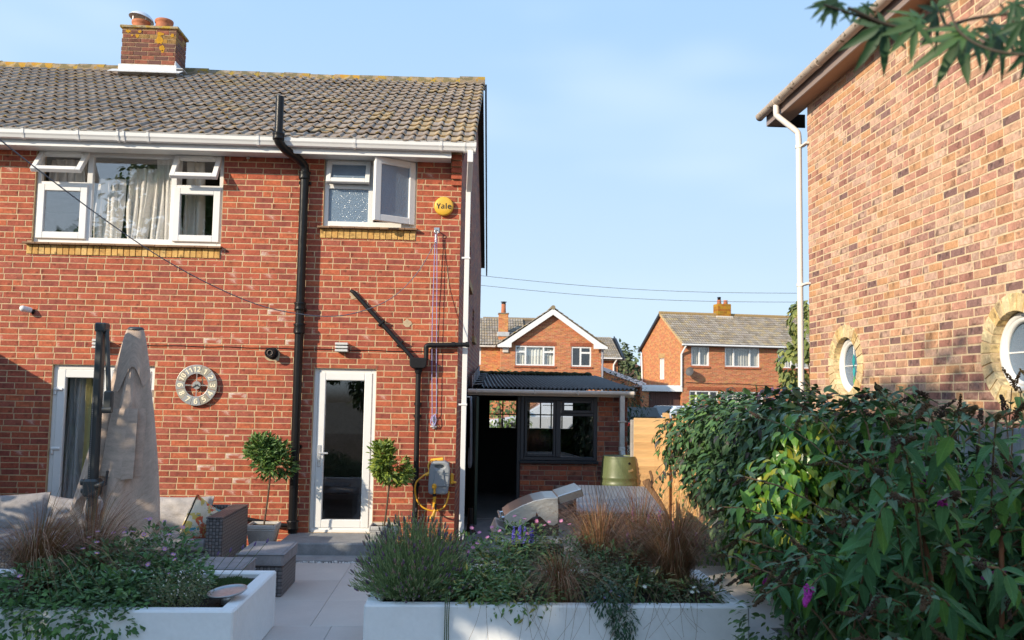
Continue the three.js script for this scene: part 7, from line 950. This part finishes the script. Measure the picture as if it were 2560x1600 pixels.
{ // ---- right planter
  const r = rngOf(621);
  const lav = thing('lavender_bush', 'rounded grey-green lavender bush at the left end of the right planter', 'lavender', [-0.32, 0.4, 4.62]), li = [], lc = [[0.17, 0.25, 0.09], [0.13, 0.2, 0.08], [0.22, 0.29, 0.12], [0.11, 0.16, 0.06]], heads = [];
  for (let k = 0; k < 1300; k++) { const d = sph(r); d.y = Math.abs(d.y); const P0 = V3(-0.34 + d.x * 0.12, 0.4, 4.62 + d.z * 0.12), tip = V3(-0.34 + d.x * 0.45 * rnd(r, 0.7, 1.04), 0.4 + (0.12 + 0.46 * d.y) * rnd(r, 0.72, 1.06) - 0.06 * (1 - d.y), 4.65 + d.z * 0.44 * rnd(r, 0.75, 1.05)), L = tip.clone().sub(P0), c = r() < 0.15 ? 2 : Math.floor(r() * 4); for (let i = 2; i < 14; i++) { const u = i / 13; li.push({ P: P0.clone().addScaledVector(L, u).add(V3(0, 0.05 * Math.sin(u * 3) * d.y, 0)), a: L.clone().normalize().add(V3(rnd(r, -0.5, 0.5), 0.45, rnd(r, -0.5, 0.5))), n: V3(rnd(r, -1, 1), 0.3, rnd(r, -1, 1)), s: rnd(r, 0.035, 0.062), c }); } if (r() < 0.4) heads.push({ P: tip, a: L.clone().normalize().add(V3(0, 0.4, 0)) }); }
  foliage(lav, li, [LEAF.needle], [], lc.map((q) => q.map((k) => k * 1.25)), { restMat: leafMat(white, { map: null, bumpMap: null, transmission: 0.15 }), w: 1.15 });
  const hg = lathe([[0.0005, 0], [0.0055, 0.006], [0.006, 0.02], [0.0045, 0.03], [0.0005, 0.036]], 6), hms = [mat([0.17, 0.12, 0.12]), mat([0.24, 0.18, 0.13]), mat([0.13, 0.08, 0.15])]; [0, 1, 2].forEach((m) => part('flower_heads', heads.filter((_, i) => i % 3 === m).map((h) => xf(hg, leafMatrix(h.P, h.a, V3(0.3, 0.2, 1), rnd(r, 0.8, 1.3)))), hms[m], lav, { stuff: true }));
  for (let k = 0; k < 3; k++) part('strap_leaf', tube([[-0.1 + k * 0.012, 0.5, 4.98], [-0.1 + k * 0.014, 0.47, 5.1], [-0.1 + k * 0.012, 0.3, 5.1], [-0.1 + k * 0.016, 0.05 + 0.04 * k, 5.11]], 0.0035, 24, 5), stemM([0.05, 0.09, 0.03]), lav);
  const green = (name, label, cat, B, n, cols, s0, s1, geos, seed, opt = {}) => { const q = rngOf(seed), o = thing(name, label, cat, [B[0][0], 0.4, B[0][2]]); foliage(o, blobLeaves(q, B, n, s0, s1, cols.length, { droop: 0.1, up: 0.5, shell: 0.3, ...opt }), geos, cols.map((c) => leafMat(c.map((k) => k * 1.5))), cols.map((c) => c.map((k) => k * 1.5)), { max: opt.max ?? 0, restMat: leafMat(white), w: 1 }); return o; };
  const G = [[0.085, 0.19, 0.045], [0.12, 0.25, 0.05], [0.06, 0.15, 0.04], [0.17, 0.28, 0.07], [0.28, 0.27, 0.06]];
  const fl = green('fleabane', 'leafy clump with pink daisies between lavender and bronze grass', 'daisies', [[0.22, 0.54, 4.5, 0.34, 0.24, 0.38], [0.45, 0.62, 4.15, 0.32, 0.25, 0.28], [0.12, 0.46, 4.85, 0.3, 0.2, 0.24], [0.44, 0.44, 4.92, 0.3, 0.18, 0.2], [-0.02, 0.55, 4.2, 0.25, 0.25, 0.3]], 6000, G, 0.035, 0.065, [LEAF.spoon, LEAF.lance], 631, { max: 160 });
  daisies(fl, r, [[0.12, 0.66, 4.45], [0.09, 0.64, 4.5], [0.2, 0.7, 4.4], [0.42, 0.82, 4.1], [0.5, 0.8, 4.1], [0.6, 0.78, 4.05], [0.7, 0.77, 4.05], [0.55, 0.73, 4.15], [0.66, 0.75, 4.1], [0.3, 0.72, 4.2], [0.24, 0.74, 4.15], [0.08, 0.74, 4.2], [0.14, 0.72, 4.3], [0.8, 0.78, 4.05], [0.86, 0.76, 4.1], [0.05, 0.62, 4.55], [0.52, 0.7, 4.2]].map((p) => V3(p[0], p[1] + 0.1, p[2] + 0.05)), 0.02, [0.68, 0.25, 0.52], [0.55, 0.3, 0.2], 0.6);
  const sal = thing('salvia', 'blue salvia spikes standing before the barbecue', 'salvia', [0.5, 0.4, 4.2]), sm = mat([0.12, 0.1, 0.5], { roughness: 0.8 }); for (let k = 0; k < 8; k++) { const x = 0.42 + (k % 4) * 0.045 + rnd(r, -0.01, 0.01), y = 0.72 + rnd(r, 0, 0.06); part('stem', rod([0.48, 0.4, 4.2], [x, y, 4.2], 0.003), stemM([0.07, 0.13, 0.04]), sal); part('flower_spike', Array.from({ length: 46 }, () => { const v = r(), a = r() * TAU, R = 0.014 * (1 - v * 0.6); return at(ni(new THREE.IcosahedronGeometry(0.006, 0)), [x + R * Math.cos(a), y - 0.03 + v * 0.11, 4.2 + R * Math.sin(a)]); }), sm, sal); }
  bronzeGrass([0.72, 0.38, 4.78], 'small bronze grass trailing down the middle of the right planter front', 560, 0.66, 641, { spread: 0.8, lean: V3(0, 0, 0.22), hang: 1.3, rise: 0.8 });
  { const hs = thing('trailing_grass', 'thin grass strands hanging down over the white wall of the right planter', 'grass', [0.9, 0.4, 5.1]), q = rngOf(671), g2 = []; for (let k = 0; k < 34; k++) { const x = rnd(q, 0.1, 1.75), dx = rnd(q, -0.25, 0.3), L = rnd(q, 0.12, 0.42) * (x > 0.3 && x < 1.2 ? 1 : 0.7); g2.push(tube([[x - dx * 0.6, 0.56, 4.85], [x - dx * 0.1, 0.54, 5.05], [x + dx * 0.3, 0.44 - L * 0.35, 5.11 + rnd(q, 0, 0.03)], [x + dx * 0.8, 0.44 - L, 5.12 + rnd(q, 0, 0.06)]], 0.0011, 14, 4)); if (q() < 0.3) g2.push(tube([[x + dx * 0.6, 0.44 - L * 0.75, 5.13], [x + dx * 0.8, 0.44 - L, 5.14]], 0.002, 3, 4)); } part('strands', g2, stemM([0.2, 0.13, 0.07]), hs, { stuff: true }); }
  bronzeGrass([1.62, 0.38, 4.5], 'largest bronze grass clump, at the right end of the right planter', 1700, 0.95, 642, { spread: 0.8, rise: 0.86 });
  bronzeGrass([1.12, 0.38, 4.05], 'tall copper-lit grass clump in front of the storage box', 900, 0.95, 643, { spread: 0.9, rise: 0.9 });
  bronzeGrass([1.45, 0.38, 3.98], 'wispy brown grass tuft behind the largest clump in the right planter', 600, 0.98, 644, { spread: 0.8, rise: 0.95 });
  const mix = green('mixed_leaves', 'low green leaves filling the middle of the right planter', 'ground cover', [[0.95, 0.52, 4.6, 0.42, 0.24, 0.38], [1.25, 0.48, 4.8, 0.4, 0.18, 0.22], [0.8, 0.58, 4.2, 0.34, 0.26, 0.28], [1.4, 0.54, 4.3, 0.42, 0.24, 0.28], [1.75, 0.44, 4.75, 0.25, 0.14, 0.25]], 6000, [[0.07, 0.17, 0.05], [0.11, 0.21, 0.06], [0.13, 0.18, 0.06], [0.16, 0.15, 0.06]], 0.03, 0.06, [LEAF.lance, LEAF.spoon], 651);
  const as = green('blue_aster', 'dark leafy aster with a few blue flowers hanging over the white wall', 'aster', [[1.05, 0.46, 5.02, 0.17, 0.16, 0.13], [1.12, 0.34, 5.13, 0.12, 0.14, 0.06]], 900, [[0.03, 0.09, 0.045], [0.045, 0.12, 0.05]], 0.03, 0.05, [LEAF.lance], 661, { max: 120, droop: 0.6 }); daisies(as, r, [[1.0, 0.5, 5.1], [1.1, 0.51, 5.1], [0.93, 0.47, 5.12], [1.16, 0.46, 5.15], [1.05, 0.53, 5.05]].map((p) => V3(...p)), 0.014, [0.3, 0.3, 0.72]);
  const wf = thing('white_flower', 'white flower with strap leaves at the right planter edge', 'flower', [1.66, 0.4, 4.95]); part('stem', rod([1.66, 0.4, 4.95], [1.65, 0.55, 5.0], 0.003), stemM([0.1, 0.16, 0.05]), wf); daisies(wf, r, [V3(1.65, 0.55, 5.0), V3(1.63, 0.52, 5.01), V3(1.67, 0.525, 5.01), V3(1.3, 0.55, 4.98)], 0.02, [0.8, 0.8, 0.76], [0.7, 0.7, 0.4]); for (let k = 0; k < 12; k++) mesh('leaf', LEAF.lance, leafMat([0.16, 0.26, 0.05]), wf, leafMatrix(V3(1.62 + rnd(r, -0.08, 0.08), 0.41, 5.0), V3(rnd(r, -1, 1), rnd(r, 0.1, 0.5), 0.5), V3(0, 1, 0.3), rnd(r, 0.08, 0.13), 0.5));
  const pu = thing('purple_salvia', 'purple salvia spikes among the grasses before the storage box', 'salvia', [1.55, 0.4, 4.1]), pm2 = mat([0.2, 0.05, 0.22], { roughness: 0.8 }); for (const [x, y, z] of [[1.4, 0.88, 4.0], [1.52, 0.83, 4.05], [1.62, 0.86, 4.0], [1.48, 0.74, 4.1], [1.72, 0.78, 4.05], [1.33, 0.7, 4.15], [1.82, 0.74, 4.1], [1.9, 0.7, 4.1]]) { part('stem', rod([x - 0.03, 0.4, z], [x, y, z], 0.003), stemM([0.12, 0.14, 0.06]), pu); part('flower_spike', Array.from({ length: 40 }, () => { const v = r(), a = r() * TAU, R = 0.015 * (1 - v * 0.7); return at(ni(new THREE.IcosahedronGeometry(0.0065, 0)), [x + R * Math.cos(a), y - 0.02 + v * 0.12, z + R * Math.sin(a)]); }), pm2, pu); }
  const yl = thing('yellow_leaf', 'single curled yellow leaf standing in the middle of the grasses', 'leaf', [1.22, 0.4, 4.9]); mesh('leaf', LEAF.lance2, leafMat([0.6, 0.35, 0.04]), yl, leafMatrix(V3(1.24, 0.52, 4.95), V3(0.15, 1, 0.1), V3(-0.3, 0, 1), 0.11, 0.6)); part('stem', rod([1.23, 0.4, 4.94], [1.24, 0.53, 4.95], 0.003), stemM([0.3, 0.2, 0.05]), yl);
}
// ---- bay trees
function bayTree(x, z, yc, R, label, seed, light) {
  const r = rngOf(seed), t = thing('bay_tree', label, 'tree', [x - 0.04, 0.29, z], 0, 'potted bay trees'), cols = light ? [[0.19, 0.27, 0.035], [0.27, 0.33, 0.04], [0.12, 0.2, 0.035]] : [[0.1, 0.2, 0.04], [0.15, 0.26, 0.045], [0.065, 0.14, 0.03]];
  part('trunk', tube([[x - 0.06, 0.27, z], [x - 0.03, 0.55, z], [x - 0.01, 0.8, z], [x, yc, z]], 0.011, 24, 8), barkM, t); for (let k = 0; k < 9; k++) { const d = sph(r); part('branch', rod([x, yc - 0.12, z], [x + d.x * R * 0.7, yc + d.y * R * 0.7, z + d.z * R * 0.7], 0.005, 0.002, 5), barkM, t); }
  const it = blobLeaves(r, [[x, yc, z, R, R * 0.95, R], [x - 0.1, yc + 0.1, z + 0.05, R * 0.75, R * 0.75, R * 0.7], [x + 0.1, yc - 0.06, z + 0.05, R * 0.8, R * 0.7, R * 0.7]], 1900, 0.055, 0.09, 3, { droop: -0.15, shell: 0.25, up: 0.3, clump: 9 });
  foliage(t, it, [LEAF.bay], [], cols.map((c) => c.map((k) => k * 1.5)), { restMat: leafMat(white, { roughness: 0.45, transmission: 0.25 }) });
}
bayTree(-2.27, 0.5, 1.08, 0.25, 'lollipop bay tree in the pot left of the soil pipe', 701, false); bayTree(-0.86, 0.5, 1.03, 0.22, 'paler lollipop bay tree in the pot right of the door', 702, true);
{ // ---- maple spray overhead
  const r = rngOf(711), m = thing('maple_branch', 'dark maple branch hanging into the top right corner', 'branch', [1.3, 2.4, 9.4]), cols = [[0.025, 0.075, 0.018], [0.035, 0.1, 0.018], [0.025, 0.085, 0.03], [0.045, 0.12, 0.018]], mats = cols.map((c) => leafMat(c, { transmission: 0.35, map: null, bumpMap: null, roughness: 0.6 }));
  const lobe = (a, L, w) => { const out = [], n = 7; for (const s of [1, -1]) for (let i = 0; i <= n; i++) { const k = s > 0 ? i : n - i, v = k / n, ww = w * Math.sin(Math.pow(v, 0.75) * Math.PI) * (k % 2 ? 1.0 : 0.82) + 0.004; const x = s * -ww, y = v * L; out.push([x * Math.cos(a) + y * Math.sin(a), y * Math.cos(a) - x * Math.sin(a)]); } return out; };
  const palm = (seed) => { const q = rngOf(seed), tr = []; for (const [a, L, w] of [[0, 1, 0.105], [0.62, 0.9, 0.1], [-0.62, 0.9, 0.1], [1.28, 0.66, 0.08], [-1.28, 0.66, 0.08], [2.1, 0.32, 0.05], [-2.1, 0.32, 0.05]]) { const g = new THREE.ShapeGeometry(new THREE.Shape(lobe(a + rnd(q, -0.08, 0.08), L * rnd(q, 0.9, 1.1), w).map((p) => new THREE.Vector2(...p)))); const p = g.attributes.position; for (let i = 0; i < p.count; i++) { const d = Math.hypot(p.getX(i), p.getY(i)); p.setZ(i, -0.22 * d * d + 0.03 * Math.sin(a * 3) + 0.0015 * a); } g.computeVertexNormals(); tr.push(ni(g)); } return merge(tr); };
  const G = [palm(1), palm(2), palm(3)], px = (x, y, d) => { const v = V3((x / 1280 - 1), -(y / 800 - 1), 0.5).unproject(camera).sub(EYE).normalize(); return EYE.clone().addScaledVector(v, d); }; // a spot d metres off along a line of sight
  const twigs = [[[2560, 30, 1.95], [2440, 45, 1.95], [2320, 75, 1.9], [2220, 62, 1.88], [2120, 20, 1.85]], [[2600, 140, 1.8], [2480, 125, 1.82], [2400, 80, 1.85], [2370, 10, 1.9]], [[2200, 60, 1.88], [2130, 35, 1.86], [2060, 12, 1.84]], [[2600, 90, 1.9], [2540, 60, 1.92], [2500, 10, 1.95]]];
  twigs.forEach((t, i) => part('twig', tube(t.map((p) => px(...p).toArray()), i ? 0.0022 : 0.0035, 30, 6), mat([0.06, 0.045, 0.03], { roughness: 0.8 }), m));
  const spots = [[2095, 6, -0.8, -0.75, 75], [2075, 2, -0.3, -1, 60], [2150, 22, -0.9, -0.4, 60], [2165, 12, 0.3, -1, 45], [2212, 62, -0.55, -1, 118], [2290, 62, -0.75, -0.8, 96], [2300, 45, -1, 0.1, 80], [2345, 28, -0.35, -1, 92], [2340, 20, 0.5, 0.5, 60], [2402, 92, -0.55, -0.95, 132], [2412, 78, -1, -0.15, 96], [2428, 84, 0.25, -1, 100], [2470, 62, 0.9, -0.3, 70], [2502, 82, -0.3, -1, 112], [2520, 60, 0.7, -0.6, 84], [2556, 52, 0.2, -1, 84], [2535, 8, 0.3, -1, 64], [2575, 120, -0.6, -0.8, 80]];
  const right = V3(1, 0, 0).applyQuaternion(camera.quaternion), up = V3(0, 1, 0).applyQuaternion(camera.quaternion), back = V3(0, 0, 1).applyQuaternion(camera.quaternion);
  spots.forEach(([x, y, ax, ay, s], i) => { const d = 1.86 + (i % 5) * 0.05, P = px(x, y, d), a = right.clone().multiplyScalar(ax).addScaledVector(up, ay).addScaledVector(back, rnd(r, -0.3, 0.4)), n = back.clone().add(V3(rnd(r, -0.6, 0.6), rnd(r, 0, 0.9), rnd(r, -0.3, 0.3))); mesh('leaf', G[i % 3], mats[Math.floor(r() * 4)], m, leafMatrix(P, a, n, s / 2247 * d)); });
}
{ // ---- ivy on the screen at the far left, a lit sprig on the fence, small shrubs and trees beyond
  const bush = (name, label, cat, B, n, cols, s0, s1, geo, seed, { trunk, flowers, opt = {} } = {}) => { const r = rngOf(seed), o = thing(name, label, cat, [B[0][0], Math.min(...B.map((b) => Math.max(0, b[1] - b[4] * 2))), B[0][2]]); foliage(o, blobLeaves(r, B, n, s0, s1, cols.length, opt), [geo], [], cols.map((c) => c.map((k) => k * 1.4)), { restMat: leafMat(white, { map: null, bumpMap: null }) }); if (trunk) part('trunk', tube(trunk, trunk.r ?? 0.06, 12, 7), barkM, o); if (flowers) { const [fn, fc, fs] = flowers; part('flowers', Array.from({ length: fn }, () => { const b = B[Math.floor(r() * B.length)], d = sph(r); d.y = Math.abs(d.y); return at(ni(new THREE.IcosahedronGeometry(fs * rnd(r, 0.6, 1.2), 0)), [b[0] + d.x * b[3], b[1] + d.y * b[4], b[2] + d.z * b[5]], [r() * 3, 0, 0], [1, 0.7, 1]); }), mat(fc, { roughness: 0.9 }), o, { stuff: true }); } return o; };
  bush('ivy', 'dark ivy growing at the left edge of the brick wall', 'ivy', [[-5.9, 1.45, 0.35, 0.2, 0.28, 0.2], [-5.85, 1.1, 0.35, 0.16, 0.2, 0.2], [-6.0, 0.7, 0.4, 0.18, 0.5, 0.2]], 420, [[0.03, 0.08, 0.02], [0.05, 0.12, 0.025]], 0.05, 0.08, LEAF.oval, 721, { trunk: [[-6.2, 0, 0.4], [-6.1, 0.6, 0.35], [-5.95, 1.4, 0.3]] });
  bush('sunlit_sprig', 'bright yellow-green sprig lit up on top of the fence post', 'plant', [[3.25, 1.78, -0.9, 0.2, 0.16, 0.2], [3.1, 1.62, -1.1, 0.12, 0.12, 0.15]], 150, [[0.2, 0.3, 0.05], [0.28, 0.36, 0.06]], 0.06, 0.1, LEAF.oval, 722, { trunk: [[3.3, 0, -1.0], [3.3, 0.9, -1.0], [3.22, 1.7, -0.9]] });
  bush('fence_weeds', 'scrappy green weeds at the foot of the sunlit fence', 'weeds', [[2.7, 0.25, 0.4, 0.22, 0.28, 0.25], [2.55, 0.15, -0.3, 0.2, 0.18, 0.25], [2.8, 0.4, -0.1, 0.1, 0.4, 0.12], [2.75, 0.2, 1.1, 0.22, 0.25, 0.4]], 420, [[0.06, 0.13, 0.025], [0.1, 0.18, 0.03]], 0.04, 0.07, LEAF.oval2, 723);
  bush('pink_shrub', 'shrub covered in pink blossom in front of the orange brick house', 'shrub', [[6.1, 1.35, -6, 0.6, 0.75, 0.5], [5.7, 1.2, -6, 0.45, 0.6, 0.4], [6.5, 1.5, -6.2, 0.45, 0.55, 0.4]], 900, [[0.08, 0.14, 0.03], [0.13, 0.19, 0.04]], 0.06, 0.1, LEAF.oval, 724, { flowers: [420, [0.75, 0.28, 0.36], 0.04], trunk: [[6.1, 0, -6], [6.1, 0.5, -6], [6.15, 1.2, -6]] });
  bush('evergreen_shrub', 'dark evergreen shrub rising behind the shed roof', 'shrub', [[3.15, 1.5, -7.3, 0.5, 1.0, 0.45], [3.45, 1.7, -7.2, 0.4, 0.75, 0.4], [3.5, 0.8, -7.2, 0.5, 0.8, 0.5]], 2200, [[0.02, 0.045, 0.02], [0.035, 0.07, 0.025]], 0.06, 0.1, LEAF.lance, 725, { trunk: [[3.3, 0, -7.2], [3.3, 1, -7.2], [3.3, 2.0, -7.2]] });
  bush('laurel_hedge', 'leafy hedge seen through the small squares of the shed window', 'hedge', [[1.3, 1.3, -20, 1.1, 1.5, 0.8], [-0.2, 1.2, -20, 1.0, 1.4, 0.8]], 2400, [[0.1, 0.17, 0.03], [0.16, 0.22, 0.05], [0.06, 0.11, 0.02]], 0.1, 0.17, LEAF.oval, 726, { trunk: [[1.3, 0, -20], [1.3, 0.6, -20], [1.2, 1.6, -20]] });
  const birch = (name, label, x, z, h, R, seed, cols, n, droopy) => { const r = rngOf(seed), B = []; for (let k = 0; k < 16; k++) { const v = r(); B.push([x + rnd(r, -R, R) * (1 - v * 0.5), h * lerp(0.3, 0.93, v), z + rnd(r, -R, R) * 0.6, R * rnd(r, 0.28, 0.5), R * rnd(r, 0.4, droopy ? 0.9 : 0.55), R * 0.45]); } const o = bush(name, label, 'tree', B, n, cols, 0.11 * R + 0.05, 0.16 * R + 0.08, LEAF.tree, seed + 1, { opt: { droop: droopy ? 1.2 : 0.4, clump: 1.2 }, trunk: Object.assign([[x, 0, z], [x + 0.05, h * 0.4, z], [x, h * 0.85, z]], { r: 0.05 * h / 3 }) }); for (let k = 0; k < 8; k++) { const b = B[k]; part('limb', rod([x, h * 0.4, z], [b[0], b[1], b[2]], 0.03 * h / 4, 0.01, 6), barkM, o); } return o; };
  birch('birch_tree', 'yellowing birch tree half hidden by the white drainpipe', 12.4, -20, 5.3, 1.1, 731, [[0.14, 0.17, 0.04], [0.2, 0.21, 0.05], [0.1, 0.13, 0.03]], 2600, true);
  birch('roundheaded_tree', 'distant green tree behind the narrow house', 14.1, -66, 6.6, 1.9, 741, [[0.07, 0.1, 0.04], [0.1, 0.13, 0.05]], 1500, false);
  // trees and hedge along the left and behind the camera: out of the picture, they shade the garden and show in the panes
  const green = [[0.05, 0.1, 0.025], [0.07, 0.14, 0.03], [0.035, 0.075, 0.02]];
  const gap = (list) => (P) => { for (const [t, rad] of list) { const d = P.clone().sub(t), k = d.dot(SUN); if (k > 0 && d.addScaledVector(SUN, -k).length() < rad) return false; } return true; };
  const open = gap([[V3(2.2, 1.3, 5.3), 0.3], [V3(2.45, 1.62, 5.2), 0.2], [V3(2.3, 0.95, 5.4), 0.16], [V3(-1.8, 0.4, 2.5), 0.15], [V3(0.15, 0.2, 5.08), 0.18], [V3(0.3, 0.1, 5.1), 0.18], [V3(0.82, 0.82, 3.0), 0.13], [V3(1.65, 0.95, 4.3), 0.14], [V3(1.1, 0.9, 4.0), 0.2], [V3(2.7, 1.4, 6.6), 0.12], [V3(-3.0, 0.1, 5.3), 0.14], [V3(-3.05, 0.62, 1.3), 0.22]]);
  bush('garden_hedge', 'tall clipped hedge along the left side of the garden', 'hedge', [[-8, 1.15, 3.7, 0.7, 1.2, 0.7], [-8, 1.35, 4.7, 0.7, 1.45, 0.9], [-8, 1.7, 5.8, 0.7, 1.85, 0.8], [-8, 2.4, 7.0, 0.8, 2.6, 0.75], [-8, 2.7, 8.2, 0.8, 3.0, 1.0], [-8, 3.1, 9.6, 0.9, 3.4, 1.2]], 11500, green, 0.14, 0.22, LEAF.tree, 751, { opt: { shell: 0.1, keep: open }, trunk: Object.assign([[-8, 0, 7], [-8, 1, 7], [-8, 2, 7]], { r: 0.1 }) });
  const TB = []; { const r = rngOf(761); for (let k = 0; k < 44; k++) { const d = sph(r), q = Math.cbrt(r()); TB.push([-7.9 + d.x * 1.6 * q, 4.7 + d.y * 3.3 * q, 14.0 + d.z * 4.4 * q, rnd(r, 0.7, 1.2), rnd(r, 0.6, 1.0), rnd(r, 0.7, 1.2)]); } }
  const bt = bush('garden_tree', 'broad leafy garden tree standing behind on the left', 'tree', TB, 15000, green, 0.15, 0.24, LEAF.tree, 762, { opt: { shell: 0.1, keep: open }, trunk: Object.assign([[-8.2, 0, 13], [-8.1, 1.5, 13], [-8.2, 4.5, 13.1]], { r: 0.2 }) }); for (let k = 0; k < 12; k++) { const b = TB[k]; part('limb', rod([-8.15, 2.2, 13], [b[0], b[1], b[2]], 0.08, 0.02, 7), barkM, bt); }
  const SB = []; { const r = rngOf(771); for (let k = 0; k < 26; k++) { const d = sph(r), q = Math.cbrt(r()); SB.push([-2.5 + d.x * 3.0 * q, 3.4 + d.y * 1.9 * q, 20 + d.z * 2.2 * q, rnd(r, 0.7, 1.2), rnd(r, 0.6, 1.0), rnd(r, 0.7, 1.2)]); } }
  const st = bush('garden_tree', 'second garden tree further back, mirrored in the bedroom window', 'tree', SB, 5200, green, 0.16, 0.26, LEAF.tree, 772, { trunk: Object.assign([[-2.5, 0, 20], [-2.4, 1.5, 20], [-2.5, 4.5, 20]], { r: 0.18 }) }); for (let k = 0; k < 8; k++) { const b = SB[k]; part('limb', rod([-2.45, 2.2, 20], [b[0], b[1], b[2]], 0.07, 0.02, 7), barkM, st); }
}
renderer.render(scene, camera);
